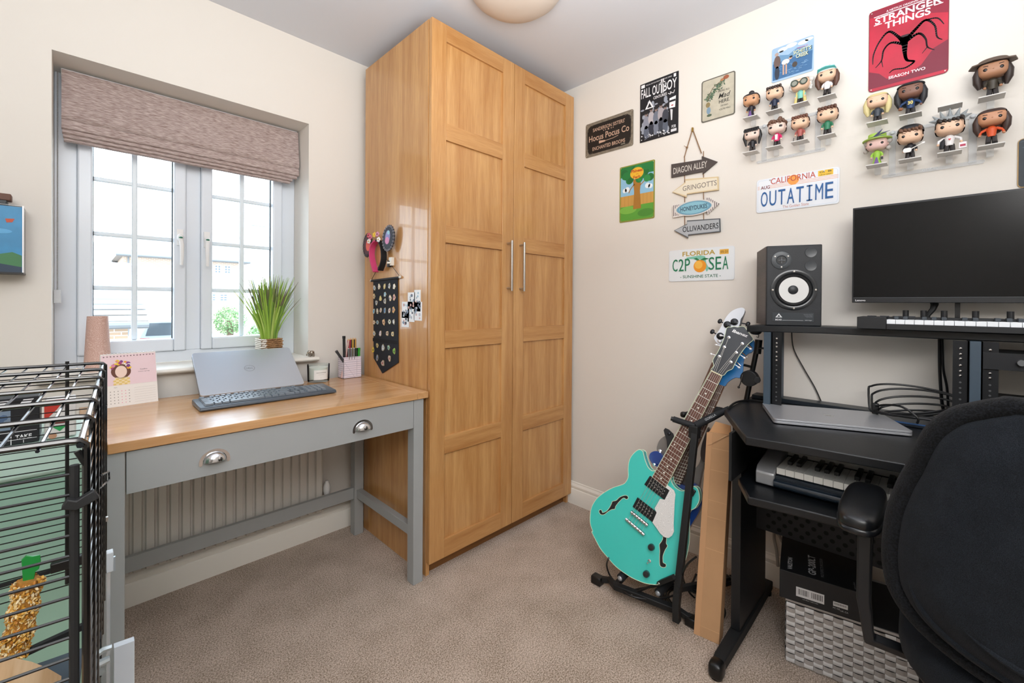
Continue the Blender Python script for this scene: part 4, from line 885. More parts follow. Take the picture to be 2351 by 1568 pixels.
# red poster
def art(a, w, h):
    z = ZP; a.mat(mat('b8203a', .45, name='red_print', var=.22, vscale=9)); a.flat(rrect(.002, .002, w-.002, h-.002, .011), z)
    a.mat(mat('8c1a34', .5)); a.flat([(.002, .29), (w-.002, .29), (w-.002, .200), (w-.04, .215), (w-.09, .240), (.06, .262), (.002, .27)], z+.0001)
    a.mat(mat('781b33', .5)); a.flat([(.002, .012), (.002, .075), (.03, .060), (.05, .035), (.10, .025), (.14, .050), (.17, .095), (w-.002, .110), (w-.002, .012)], z+.0001)
    a.mat(mat('2a1420', .5)); zz = z+.0003      # plain bare-branch silhouette
    def limb(p, ws):
        q_ = cr([(x, y, 0) for x, y in p], 6, False); n_ = len(q_)-1; wl_ = list(ws)+[ws[-1]*.5]
        for i_ in range(n_):
            f_ = i_/n_*(len(wl_)-1); k0 = int(f_); a.line([q_[i_][:2], q_[i_+1][:2]], wl_[k0]+(wl_[min(k0+1, len(wl_)-1)]-wl_[k0])*(f_-k0), zz)
    limb([(.095, .145), (.080, .172), (.055, .200), (.030, .175), (.014, .135), (.012, .100)], [.012, .008, .007, .005, .004])
    limb([(.095, .140), (.062, .158), (.042, .140), (.036, .105), (.020, .085)], [.010, .006, .005, .004]); limb([(.036, .105), (.040, .080)], [.003])
    limb([(.100, .150), (.125, .178), (.150, .198), (.172, .170), (.178, .130), (.190, .115)], [.012, .009, .007, .005, .004])
    limb([(.100, .145), (.132, .160), (.150, .135), (.155, .105), (.172, .088)], [.010, .007, .005, .004]); limb([(.155, .105), (.142, .088)], [.003])
    limb([(.098, .165), (.098, .110), (.104, .080), (.122, .068), (.100, .055), (.070, .060), (.058, .052)], [.020, .010, .007, .006, .005, .004])
    limb([(.150, .198), (.178, .192), (.194, .165)], [.005, .004])
    a.mat(mat('f2e2e6', .5)); z2 = z+.0006
    a.text('A NETFLIX ORIGINAL SERIES', w/2, .272, .007, z2, w=.110, bold=.01); a.rect(.014, .266, w-.014, .269, z2)
    a.text('STRANGER', w/2, .240, .024, z2, w=.172, bold=.025); a.text('THINGS', w/2, .213, .024, z2, w=.118, bold=.025); a.rect(.014, .2365, .036, .2395, z2); a.rect(w-.036, .2365, w-.014, .2395, z2)
    a.text('SEASON TWO', w/2, .030, .010, z2, w=.095, bold=.02)
sign('tin_sign', 'large red tin poster with white lettering Stranger Things Season Two', 'poster', .190, 1.938, .206, .293, .012, mat('7a1b30', .5), art)
# dark cropped sign at the edge
def art(a, w, h):
    a.mat(mat('1c2830', .5, var=.4, vscale=12)); a.flat(rrect(.002, .002, w-.002, h-.002, .010), ZP); a.mat(mat('4a5a66', .5))
    for k_ in range(6): a.line([(.006+.004*k_, .14-.018*k_), (.05, .15-.016*k_), (.12, .165-.018*k_)], .0012, ZP+.0002)
sign('tin_sign', 'dark slate sign cut off by right edge of photo above monitor', 'sign', -.168, 1.525, .20, .150, .012, mat('b08a4a', .5), art, holes=False)

# hanging arrow signs
ROPE = mat('8a6a4c', .9, name='jute_rope'); hk = onX(2.03, 1590, 296)
t = thing('hanging_arrow_sign', 'column of four wooden arrow signs hung on jute rope from a hook', 'sign', loc=(2.03, hk.y, 1.50))
obj('hook', MB().box((2.026, hk.y-.003, hk.z-.012), (2.037, hk.y+.003, hk.z+.006)), mat('a08038', .4, .6), t)
r1 = [(2.030, hk.y, hk.z), (2.030, .862, 1.87), (2.030, .872, 1.80), (2.030, .868, 1.55)]; r2 = [(2.030, hk.y, hk.z), (2.030, .790, 1.87), (2.030, .772, 1.80), (2.030, .768, 1.55)]
obj('rope', MB().tube([(2.030, hk.y, hk.z), (2.030, .866, 1.862)], .0022, 6), ROPE, t); obj('rope', MB().tube([(2.030, hk.y, hk.z), (2.030, .786, 1.862)], .0022, 6), ROPE, t)
for y in (.866, .778): obj('rope', MB().tube([(2.033, y, 1.87), (2.033, y-.004, 1.52)], .0018, 6), ROPE, t)
obj('rope_knot', MB().ell((2.028, .853, 1.905), .005).tube([(2.028, .853, 1.905), (2.026, .866, 1.915)], .0012, 5), ROPE, t)
def arrow(pts_px, colr, txt, tc_, extra=None, fs=None):
    P = [onX(2.0275, *q) for q in pts_px]; y0 = max(p.y for p in P); z0 = min(p.z for p in P)
    M = facingB(y0, z0, 2.034); pl = [(y0-p.y, p.z-z0) for p in P]; W = max(q[0] for q in pl); H = max(q[1] for q in pl)
    o = obj('arrow_board', MB().prism(pl, 0, .006, M), colr, t, bevel=.0006)
    a = MB(); cx_ = sum(q[0] for q in pl)/len(pl)
    if extra: extra(a, W, H, M, pl)
    if txt: a.mat(tc_); a.text(txt, fs[0]*W, fs[1]*H, fs[2], .0063, M, w=fs[3]*W, bold=.01)
    obj('lettering', a, None, o)
arrow([(1541, 377), (1611, 366), (1611, 358), (1647, 371), (1613, 400), (1613, 394), (1541, 408)], mat('4b4340', .7, name='dark_stained_board', var=.1), 'DIAGON ALLEY', mat('c9c3ba', .7), fs=(.42, .33, .030, .74))
def ex(a, W, H, M, pl):
    cxm = sum(q[0] for q in pl)/len(pl); cym = sum(q[1] for q in pl)/len(pl); a.mat(mat('e6ddc8', .7)); a.flat([(cxm+(q[0]-cxm)*.95, cym+(q[1]-cym)*.82) for q in pl], .0061, M)
arrow([(1573, 418), (1573, 411), (1649, 405), (1650, 436), (1576, 446), (1576, 453), (1543, 441)], mat('d8c49c', .7, name='cream_board'), 'GRINGOTTS', mat('8a8278', .7), ex, fs=(.60, .36, .024, .72))
def ex(a, W, H, M, pl):
    a.mat(mat('e2dcd6', .7)); a.flat(pl, .0061, M); a.mat(mat('5a4c50', .7))
    for k_ in range(26):
        x = .004+k_*.0083
        if x < W-.004: 
            f = 1 if x < W*.78 else max(.1, (W-x)/(W*.22)); h0 = (.17*H if x < W*.72 else .5*H-.5*H*f*.92); a.rect(x, h0, x+.0032, H-h0, .0062, M)
    lens = lambda k_: [(W*.47+W*.40*k_*math.cos(q), H*.5+H*.42*k_*math.sin(q)*abs(math.sin(q))**.15) for q in [2*PI*i/28 for i in range(28)]]
    a.mat(mat('ddd8d2', .7)); a.flat(lens(1.08), .0064, M); a.mat(mat('6fa0b8', .7)); a.flat(lens(.95), .0066, M); a.mat(mat('8cc0d0', .7)); a.flat(lens(.80), .0067, M)
    a.mat(mat('3a5468', .7)); a.text('HONEYDUKES', W*.47, H*.5-.010, .021, .0070, M, w=W*.58, bold=.02)
arrow([(1544, 472), (1620, 462), (1620, 453), (1651, 467), (1625, 492), (1622, 485), (1545, 500)], mat('d8d2cc', .7), '', None, ex)
def ex(a, W, H, M, pl):
    cxm = sum(q[0] for q in pl)/len(pl); cym = sum(q[1] for q in pl)/len(pl); a.mat(mat('b4b8bc', .7)); a.flat([(cxm+(q[0]-cxm)*.96, cym+(q[1]-cym)*.86) for q in pl], .0061, M)
arrow([(1577, 514), (1577, 506), (1653, 501), (1654, 532), (1579, 540), (1579, 547), (1547, 529)], mat('5e6266', .7, name='slate_board'), 'OLLIVANDERS', mat('22242a', .7), ex, fs=(.58, .36, .026, .76))

# ================================================================== VINYL FIGURES ON ACRYLIC RACKS
ACR = mat('dfe3e6', .25, name='frosted_acrylic', alpha=.3); PLG = mat('d9d7d3', .5, name='grey_shelf_plate')
def rack(label, ys, zt, zb, pw):
    t = thing('display_rack', label, 'display rack', loc=(2.03, sum(ys)/4, zb), group='frosted figure racks')
    for z in (zt, zb): obj('rail', MB().prism(rrect(-ys[0]+.01, -.006, -ys[-1]-.01, .006, .0055), 0, .004, facingB(0, z-.034)), ACR, t)
    for y in ((ys[0]+ys[1])/2+.005, (ys[2]+ys[3])/2-.008): 
        obj('upright', MB().box((2.031, y-.009, zb-.034), (2.0355, y+.009, zt-.034)), ACR, t)
        obj('screw_cap', MB().ell((2.029, y, zt-.034), (.004, .007, .007)), mat('c9cdd0', .2), t)
    for z in (zt, zb):
        for y in ys:
            p = obj('shelf_plate', MB().box((2.016-pw, y-pw/2-.002, z-.003), (2.016, y+pw/2+.002, z)), PLG, t)
            obj('bracket', MB().box((2.012, y-.008, z-.026), (2.030, y+.008, z-.003)), ACR, p)
    obj('logo', MB().text('OTTOW', 0, 0, .007, .0043, facingB((ys[0]+ys[3])/2, zb-.037)), mat('c4c8cc', .4), t)
SK, TAN, BRN, PALE = 'e4bfa2', 'cc9a74', '7c5646', 'e6cec0'
def figure(y, z, s, label, skin, hair, style, top, legs, ex=(), yaw=0):
    M = Matrix.Translation((1.988, y, z)) @ facingB(0, 0, 0).to_3x3().to_4x4() @ Matrix.Rotation(yaw, 4, 'Y') @ Matrix.Scale(s, 4)
    t = thing('toy_figure', label, 'toy figure', loc=(1.988, y, z), group='big-headed toy figures on the wall racks')
    S = mat(skin, .45); H = mat(hair, .5); T = mat(top, .5); Lg = mat(legs, .5)
    hy = .0735
    for sx in (-1, 1):
        obj('leg', MB().tube([(sx*.0065, .0, .002), (sx*.0065, .003, .001), (sx*.005, .023, 0)], [.0060, .0058, .0055], 8, M=M).mat(mat('2a2626', .5)).ell((sx*.0068, .0025, .004), (.0058, .0026, .0085), M, 1, 10, 6), None, t) if 'dress' not in ex else None
    if 'dress' in ex: obj('dress', MB().mat(T).lathe([(.015, 0), (.0075, .025), (.007, .028)], M @ Matrix.Rotation(-PI/2, 4, 'X') @ Matrix.Scale(1, 4), 14).mat(mat('6a4a8c', .5)).flat([(-.007, .001), (.007, .001), (.002, .024), (-.002, .024)], .0152, M), None, t)
    obj('torso', MB().tube([(0, .020, 0), (0, .028, 0), (0, .043, 0), (0, .050, 0)], [.0090, .0095, .0115, .006], 12, M=M), T, t)
    for sx in (-1, 1):
        q = 1.6 if 'open' in ex else 1.0
        am = MB().mat(T).tube([(sx*.009, .044, 0), (sx*.014*q, .036, .002), (sx*.0145*q, .028, .005)], [.0038, .0036, .0032], 8, M=M); am.mat(S); am.ell((sx*.0148*q, .0255, .0065), .0036, M, 1, 8, 6); obj('arm', am, None, t)
    obj('head', MB().ell((0, hy, 0), (.029, .0225, .024), M, .62, 24, 16).ell((0, hy-.004, .0235), (.0018, .0014, .0016), M, 1, 8, 6), S, t, smooth=60)
    for sx in (-1, 1):
        obj('eye', MB().ell((sx*.0145, hy-.003, .0215), (.0050, .0050, .0028), M, 1, 12, 8), mat('120e0e', .1), t)
        if 'bald' not in ex: obj('eyebrow', MB().tube([(sx*.010, hy+.0055, .0245), (sx*.019, hy+.007, .0225)], .0008, 5, M=M), H, t)
        obj('ear', MB().ell((sx*.029, hy-.004, -.001), (.0025, .0045, .003), M, 1, 8, 6), S, t)
    hm = MB()
    kf = lambda p: p[1] > .0118 or p[2] < (-.004 if 'long' not in style else .004) and p[1] > -.015
    hm.ell((0, hy, -.001), (.0312, .0250, .0258), M, .62, 28, 18, keep=kf)
    rr = random.Random(hash(label) % 97 if 0 else len(label))
    if style == 'long':
        for sx in (-1, 1): hm.tube([(sx*.026, hy+.010, .004), (sx*.030, hy-.008, .004), (sx*.029, hy-.028, .002), (sx*.025, hy-.046, 0)], [.006, .009, .009, .004], 8, M=M)
        hm.ell((0, hy-.016, -.016), (.026, .028, .010), M, .7, 14, 10)
    if style == 'bun': hm.ell((.0, hy+.031, -.004), (.011, .010, .010), M, 1, 12, 8)
    if style == 'curly':
        for _ in range(26): a_ = rr.uniform(0, 2*PI); hm.ell((.027*math.cos(a_), hy+.012+.014*rr.random()*(1 if abs(math.cos(a_)) < .8 else .3), .024*math.sin(a_)), .0075, M, 1, 8, 5)
    if style in ('short', 'fringe', 'curly'):
        n_f = 6
        for i in range(n_f): x = -.022+.044*i/(n_f-1); hm.tube([(x, hy+.021, .014), (x+.003, hy+.013+.002*(i % 2), .0245), (x+.006, hy+.010-.001*(i % 3), .0245)], [.006, .0052, .001], 6, M=M)
    if style == 'bangs': 
        for i in range(9): x = -.024+.048*i/8; hm.tube([(x, hy+.020, .015), (x, hy+.012, .0245), (x*1.02, hy+.004, .0255)], [.005, .0042, .0012], 6, M=M)
        for sx in (-1, 1): hm.tube([(sx*.027, hy+.008, .004), (sx*.030, hy-.010, .003), (sx*.024, hy-.044, 0)], [.006, .0075, .003], 8, M=M)
    if style == 'wild':
        for sx in (-1, 1):
            for _ in range(7): hm.ell((sx*rr.uniform(.026, .034), hy+rr.uniform(-.022, .018), rr.uniform(-.012, .004)), rr.uniform(.005, .009), M, 1, 8, 5)
    obj('hair', hm, H, t, smooth=60)
    return t, M, S, H, T
LY = (.566, .480, .391, .306); RY = (.160, .074, -.020, -.110)
rack('frosted clear rack of eight shelves, left one beside the small blue sign', LY, 1.947, 1.801, .050)
rack('frosted clear rack of eight shelves, right one under the red poster', RY, 1.808, 1.658, .052)
FG = []
def F(*a, **k): r = figure(*a, **k); FG.append(r); return r
F(LY[0], 1.947, 1.0, 'big-headed toy figure with black top bun and long dark dress', TAN, '1c1a1e', 'bun', '221e26', '221e26', ('dress',))
F(LY[1], 1.947, 1.0, 'big-headed toy figure in navy suit with neat dark brown hair, upper left rack', SK, '3a2c26', 'short', '1f2a44', '1f2a44')
t, M, S, H, T = F(LY[2], 1.947, 1.05, 'big-headed toy figure with white hair and round dark goggles', SK, 'd8d6d2', 'wild', '7cc4b8', '3a4038')
gm_ = MB(); gm_.mat(mat('3c4a40', .4))
for sx in (-1, 1): gm_.tube([M @ Vector((sx*.0145+.0105*math.cos(q), .0725+.0105*math.sin(q), .0262)) for q in [2*PI*i/16 for i in range(16)]], .0024, 6, True); gm_.mat(mat('8a8c80', .15)); gm_.cyl((sx*.0145, .0725, .024), (sx*.0145, .0725, .027), .0085, 16, M=M); gm_.mat(mat('3c4a40', .4))
gm_.tube([(-.005, .0735, .027), (.005, .0735, .027)], .0016, 6, M=M); obj('goggles', gm_, None, t)
cm_ = MB()
for sx in (-1, 1): cm_.tube([(sx*.010, .046, .002), (sx*.013, .026, .003), (sx*.015, .004, .002)], [.004, .005, .0055], 8, M=M)
obj('coat', cm_, mat('cfc078', .6), t)
t, M, S, H, T = F(LY[3], 1.955, 1.0, 'big-headed toy figure in white and turquoise cap with long brown hair', SK, '5a3c30', 'long', 'e8e8ec', 'd4bc9c')
cm_ = MB().mat(mat('e6e8e8', .5)).ell((0, .0835, -.002), (.031, .024, .027), M, .7, 24, 14, keep=lambda p: p[1] > 0); cm_.mat(mat('58c0c0', .5)); cm_.prism([(-.030, 0), (.030, 0), (.026, .018), (0, .026), (-.026, .018)], -.0015, .0015, M @ Matrix.Translation((0, .086, .014)) @ Matrix.Rotation(PI/2-.25, 4, 'X')); cm_.mat(mat('2c3044', .5)); cm_.text('SCIENCE', 0, .0935, .005, .0262, M, w=.028)
obj('cap', cm_, None, t)
F(LY[0]-.006, 1.801, 1.0, 'big-headed toy figure in black with straight black fringe and sleepy eyes', PALE, '141416', 'bangs', '1c1e24', '1c1e24')
t, M, S, H, T = F(LY[1]-.010, 1.801, 1.05, 'big-headed toy figure in hot pink jacket with curly brown hair', PALE, '6a4c3c', 'curly', 'd42a6a', '1a1a1c')
obj('shirt_front', MB().flat([(-.004, .024), (.004, .024), (.005, .044), (-.005, .044)], .0122, M), mat('e8e2e0', .6), t)
for sx in (-1, 1): obj('eye_makeup', MB().ell((sx*.0145, .0705, .0205), (.0078, .0075, .0022), M, 1, 12, 8), mat('4a3c40', .6), t)
t, M, S, H, T = F(LY[2], 1.801, 1.0, 'big-headed toy figure in red checked shirt and blue jeans with short brown hair', SK, '6a4232', 'short', 'a85a54', '3c6a94')
obj('walking_cane', MB().tube([(-.022, .0, .006), (-.020, .018, .006)], .0012, 6, M=M).ell((-.022, .001, .008), (.004, .002, .004), M, 1, 8, 5), mat('1a1a1c', .4), t)
F(LY[3]-.002, 1.801, 1.08, 'big-headed toy figure in green top and blue jeans with swept brown hair', SK, '5c3a2c', 'fringe', '2f7a5a', '1f5a8c')
t, M, S, H, T = F(RY[0], 1.808, 1.02, 'big-headed toy figure with long pale blond hair and dark grey suit', SK, 'd4c890', 'long', '3a424c', '16181c')
t, M, S, H, T = F(RY[1], 1.808, 1.10, 'big-headed toy figure with dark skin, black hair, navy sports shirt and white trousers', BRN, '1e1e24', 'long', '24406a', 'e4e4e8', ('open',))
m_ = MB(); m_.text('30', 0, .030, .010, .0124, M, w=.012, bold=.03); obj('shirt_number', m_, mat('e6d070', .6), t); obj('ball', MB().ell((-.022, .021, .010), (.006, .0045, .0045), M), mat('8a5a3c', .6), t); obj('headband', MB().tube([M @ Vector((0.0302*math.cos(q), .0895, .0252*math.sin(q))) for q in [2*PI*i/20 for i in range(20)]], .0028, 6, True), mat('16181e', .6), t)
t, M, S, H, T = F(RY[3]-.002, 1.808, 1.12, 'big-headed toy figure in wide brown hat with long dark hair', 'a87a5c', '2c201c', 'long', '3a342a', '4c4048')
hm_ = MB().ell((0, .0895, -.001), (.033, .016, .027), M, .8, 24, 10, keep=lambda p: p[1] > -.001); hm_.prism([(-.046, -.010), (-.02, -.034), (.02, -.034), (.046, -.010), (.040, .016), (0, .030), (-.040, .016)], -.0018, .0018, M @ Matrix.Translation((0, .0905, .002)) @ Matrix.Rotation(PI/2, 4, 'X')); obj('hat', hm_, mat('5c4c40', .6), t)
t, M, S, H, T = F(RY[0], 1.658, 1.0, 'big-headed toy figure in lime green hat and lime coat with grey curls', 'dcb8b0', 'b4aea8', 'wild', '9ac84a', '9ac84a', ('dress',))
hm_ = MB().mat(mat('a8cc58', .5)); hm_.lathe([(.040, 0), (.041, .003), (.026, .005), (.025, .022), (.0, .024)], M @ Matrix.Translation((0, .0855, 0)) @ Matrix.Rotation(-PI/2, 4, 'X'), 28); hm_.mat(mat('4a4a6c', .5)); hm_.lathe([(.0262, 0), (.0262, .005)], M @ Matrix.Translation((0, .0905, 0)) @ Matrix.Rotation(-PI/2, 4, 'X'), 28); hm_.tube([(-.01, .092, .026), (.006, .104, .026), (.016, .117, .022)], [.001, .004, .0006], 6, M=M); hm_.tube([(-.002, .095, .027), (.016, .102, .026), (.036, .107, .02)], [.001, .0025, .0006], 6, M=M)
obj('hat', hm_, None, t); obj('handbag', MB().cbox((.014, .020, .010), (.007, .009, .004), M), mat('141416', .3), t)
t, M, S, H, T = F(RY[1], 1.658, 1.06, 'big-headed toy figure in black hat and clothes playing a white guitar', SK, '6a4a38', 'fringe', '1e1e22', '141416')
obj('hat', MB().ell((0, .0855, -.004), (.033, .026, .028), M, .8, 22, 12, keep=lambda p: p[1] > .004), mat('1a1a1e', .5), t); gu = MB().mat(mat('e8e6e2', .3)).prism(rrect(-.016, .020, .004, .034, .006), .013, .016, M); gu.tube([(.002, .029, .0145), (.028, .041, .0145)], .0016, 6, M=M); gu.cbox((.031, .0425, .0145), (.007, .005, .002), M); obj('toy_guitar', gu, None, t)
t, M, S, H, T = F(RY[2], 1.658, 1.12, 'big-headed toy figure with grey spiked crown, white tee and shopping bag', SK, '2c2420', 'short', 'e6e4e4', '2c3844', ('open',))
cw = MB(); cw.lathe([(.0305, 0), (.0315, .010), (.029, .012), (.028, 0)], M @ Matrix.Translation((0, .087, 0)) @ Matrix.Rotation(-PI/2, 4, 'X') @ Matrix.Scale(.86, 4, (0, 1, 0)), 28)
for i in range(7): a_ = PI*(.04+.92*i/6); cw.tube([(.027*math.cos(a_), .094, .010), (.044*math.cos(a_), .094+.032*math.sin(a_), .009)], [.0082, .0008], 6, M=M)
obj('crown', cw, mat('8e9496', .45), t); m_ = MB(); m_.box((.019, .006, .004), (.034, .022, .010), M); obj('shopping_bag', m_, mat('e8e4e6', .5), t); m_ = MB(); m_.rect(.021, .010, .032, .016, .0104, M); obj('bag_print', m_, mat('b02c50', .5), t)
obj('jacket', MB().tube([(-.010, .046, -.001), (-.015, .030, .001), (-.016, .014, .0)], [.004, .006, .005], 8, M=M), mat('1a1c22', .6), t)
m_ = MB(); m_.flat([(0, .033), (.0032, .0365), (.0018, .0385), (0, .037), (-.0018, .0385), (-.0032, .0365)], .0122, M); obj('heart_print', m_, mat('d02c3c', .5), t)
F(RY[3]-.001, 1.664, 1.06, 'big-headed toy figure with long brown hair, orange top and grey trousers', 'c08a68', '3c2a24', 'long', 'd8582c', '7a6c64', ('open',))

# ================================================================== CEILING LIGHT
LC = Vector((1.225, 1.205, 2.4))
t = thing('ceiling_light', 'shallow cream domed ceiling light cut off by top of photo', 'ceiling light', loc=(LC.x, LC.y, ZC-.001))
TL = Matrix.Translation((LC.x, LC.y, ZC))
obj('shade', MB().lathe([(0, -.085), (.05, -.083), (.10, -.074), (.145, -.054), (.175, -.030), (.188, -.012), (.180, -.010)], TL, 40), mat('dccfc2', .5, name='cream_opal_glass'), t, smooth=60)
obj('base', MB().lathe([(.180, -.012), (.180, -.001)], TL, 40), mat('dcd0c0', .5), t)

# ================================================================== MUSIC WORKSTATION
BD = mat('0c0f13', .40, name='black_ash_laminate', bump=.15, bscale=120); BDE = mat('1d242b', .38, name='black_edge'); SLATE = mat('3c4b58', .5, name='slate_grey_upright')
WS = thing('music_workstation', 'black music studio desk with raised shelf and racks against right wall', 'desk', loc=(1.75, -.05, 0))
def mirror(p, c=-.10): return (p[0], 2*c-p[1])
half = [(2.02, .560), (1.67, .556), (1.37, .397), (1.395, .25), (1.415, .05)]
top = half+[(1.418, -.10)]+[mirror(p) for p in half[::-1]]
obj('desk_top', MB().prism(top, .752, .776), BD, WS, bevel=.003)
obj('edge_rail', MB().box((1.955, -.72, .776), (2.02, .545, .792)), BDE, WS, bevel=.002)
th = [(1.95, .470), (1.50, .455), (1.378, .392), (1.40, .25), (1.418, .05)]
obj('keyboard_tray', MB().prism(th+[(1.42, -.10)]+[mirror(p) for p in th[::-1]], .577, .600), BD, WS, bevel=.004)
ws_ = [(2.005, .50), (1.742, .505), (1.800, .46), (1.868, .30), (1.845, .0), (1.84, -.10)]
obj('raised_shelf', MB().prism(ws_+[mirror(p) for p in ws_[::-1][1:]], 1.060, 1.085), BD, WS, bevel=.003)
PERF = mat('101216', .5, .3, name='black_steel')
UPS = {}
def upright(y, side):
    if y not in UPS: UPS[y] = obj('upright', MB().box((1.800, y-.011, .776), (2.0, y+.011, 1.060)), SLATE, WS, bevel=.001)
    u = UPS[y]
    r = obj('rack_rail', MB().box((1.812, y+side*.011, .776), (1.815, y+side*.045, 1.060)).box((1.812, y+side*.012, .776), (1.86, y+side*.015, 1.060)), PERF, WS)
    for i in range(16):
        z = .79+i*.0165+(.003 if i % 3 == 1 else 0)
        if z < 1.05: obj('screw' if i > 9 else 'screw_hole', MB().lathe([(0, 0), (.0045, 0), (.003, .0025), (0, .003)] if i > 9 else [(0, 0), (.0028, 0), (.0028, .0006), (0, .0006)], frame((1.8117, y+side*.029, z), (0, -1, 0), (0, 0, 1)), 8), CHROME if i > 9 else mat('6c6e70', .4, .8), u)
upright(.452, -1); upright(-.075, 1); upright(-.075, -1); upright(-.652, 1)
for z0, z1, nm in ((.985, 1.030, 'u'), (.805, .895, 'l')):
    d = thing('rack_unit', f"black rack unit in the right bay of the studio desk, {'upper' if nm == 'u' else 'lower'} one", 'rack unit', loc=(1.9, -.36, z0))
    obj('case', MB().box((1.820, -.62, z0), (1.99, -.108, z1)), BLKM, d, bevel=.002)
    obj('front_panel', MB().box((1.806, -.64, z0-.001), (1.8115, -.090, z1+.001)), mat('191b1f', .4), d)
    for k_ in range(4): obj('knob', MB().cyl((1.806, -.16-.09*k_, (z0+z1)/2), (1.792, -.16-.09*k_, (z0+z1)/2), .008, 14), mat('8c8f92', .3, .7) if nm == 'u' else mat('b89a4c', .3, .8), d)
# legs
for y in (.483, -.683):
    o = obj('side_panel', MB().box((1.575, y-.014, .055), (1.875, y+.014, .752)), BD, WS)
    obj('foot', MB().tube([(1.395, y, .026), (1.44, y, .031), (1.70, y, .034), (1.975, y, .030)], [.021, .026, .028, .024], 4), BLKM, WS, bevel=.004)
    obj('foot_cap', MB().ell((1.405, y, .024), (.026, .022, .026), None, .6, 16, 10), BLK, WS)
    obj('castor_glide', MB().cyl((1.40, y, 0), (1.40, y, .012), .018, 12), BLK, WS); obj('castor_glide', MB().cyl((1.95, y, 0), (1.95, y, .012), .018, 12), BLK, WS)
    obj('tray_support', MB().box((1.46, y-.016*(1 if y > 0 else -1)-.004, .600), (1.90, y-.016*(1 if y > 0 else -1)+.004, .752)), BLKM, WS)
PO = obj('perforated_panel', MB().box((1.752, -.669, .345), (1.758, .469, .577)), mat('14171b', .55, .2), WS)
hm_ = MB(); 
for r_ in range(7):
    for c_ in range(26): y = .43-.034*c_-(.017 if r_ % 2 else 0); z = .362+.0205*r_; hm_.disc(-y, z, .0072, .0006, frame((1.752, 0, 0), (0, -1, 0), (0, 0, 1)), n=10)
obj('punched_hole', hm_, mat('020203', .9), PO, kind='stuff')

# speaker
C0 = Vector((1.800, .456, 1.0855)); fx = Vector((.409, -.913, 0)); MSP = frame(C0, fx, (0, 0, 1)); SW, SH, SD = .174, .294, .20
t = thing('studio_speaker', 'black studio monitor speaker with white cone standing on the raised shelf', 'speaker', M=MSP)
obj('cabinet', MB().box((.0, 0, -SD), (SW, SH, -.016)), wood('4a403c', '2e2826', 'z', .5, 'dark_vinyl_woodgrain', 1.4), t, local=True, bevel=.001)
obj('baffle', MB().box((0, 0, -.016), (SW, SH, 0)), mat('191d22', .5, name='charcoal_baffle', bump=.2, bscale=300), t, local=True, bevel=.003)
wc = (SW*.50, SH*.445); LT = lambda c, z=0: Matrix.Translation((c[0], c[1], z))
o = obj('woofer_ring', MB().lathe([(.0735, 0), (.0735, .004), (.066, .006), (.060, .004), (.058, .001)], LT(wc), 48), mat('22262a', .25, coat=.3), t, local=True)
obj('surround', MB().lathe([(.058, .001), (.054, .005), (.050, .004), (.046, -.001)], LT(wc), 48), mat('0c0d0f', .7), t, local=True)
obj('cone', MB().lathe([(.047, .0008), (.030, -.010), (.016, -.014)], LT(wc, .0008), 48), mat('d8d8d6', .4, name='white_cone'), t, local=True) if 0 else obj('cone', MB().lathe([(.047, .0022), (.030, .0016), (.016, .0012)], LT(wc), 48), mat('d8d8d6', .4, name='white_cone'), t, local=True)
obj('dust_cap', MB().ell((wc[0]-.002, wc[1], .0015), (.0165, .0165, .007), None, 1, 24, 12), mat('24282c', .4), t, local=True)
for q in range(4):
    a_ = q*PI/2; obj('screw', MB().lathe([(0, .0062), (.004, .0062), (.003, .0078), (0, .008)], LT((wc[0]+.067*math.cos(a_), wc[1]+.067*math.sin(a_))), 10), STEEL, t, local=True)
tw = (SW*.275, SH*.815)
obj('tweeter_plate', MB().lathe([(.0325, 0), (.0325, .003), (.030, .0038), (.018, .0038), (.015, .001), (0, .001)], LT(tw), 40), mat('3c4145', .35, name='grey_tweeter_plate'), t, local=True)
obj('tweeter_dome', MB().mat(mat('0b0c0e', .4)).lathe([(.0145, .0012), (.0145, .0018), (0, .0018)], LT(tw), 24).mat(mat('7c8084', .3, .5)).ell((tw[0], tw[1], .003), .0035, None, 1, 10, 6).tube([(tw[0]-.011, tw[1], .0038), (tw[0]+.011, tw[1], .0038)], .0009, 4).tube([(tw[0], tw[1]-.011, .0038), (tw[0], tw[1]+.011, .0038)], .0009, 4), None, t, local=True)
for q in (.6, 2.55, 4.7): obj('screw', MB().lathe([(0, .0038), (.0033, .0038), (.0025, .005), (0, .0052)], LT((tw[0]+.025*math.cos(q), tw[1]+.025*math.sin(q))), 8), STEEL, t, local=True)
for yy in (.905, .740): obj('bass_port', MB().mat(mat('3a3e42', .3)).lathe([(.0185, 0), (.018, .002), (.0150, .0015)], LT((SW*.80, SH*yy)), 28).mat(mat('010101', .9)).disc(SW*.80, SH*yy, .0152, .0012, n=24), None, t, local=True)
o = obj('name_plate', MB().box((.020, .016, 0), (.150, .048, .0012)), mat('3a3f44', .3, .3), t, local=True)
lm_ = MB(); lm_.mat(mat('d6d8da', .5)); lm_.text('MS40', .030, .0185, .0062, .0014, align='L', w=.020, bold=.01); lm_.text('behringer', .145, .0185, .004, .0014, align='R', w=.022); lm_.rect(.052, .0195, .118, .0202, .0014)
lm_.flat([(.030, .030), (.052, .030), (.041, .045)], .0014); lm_.mat(mat('3a3f44', .3)); lm_.flat([(.036, .032), (.046, .032), (.041, .040)], .00145); lm_.mat(mat('9a9ea2', .5))
for k_ in range(4): lm_.text('studio monitor speakers digital'[:28-3*k_], .146, .041-.0035*k_, .0022, .0014, align='R')
obj('lettering', lm_, None, o, local=True)

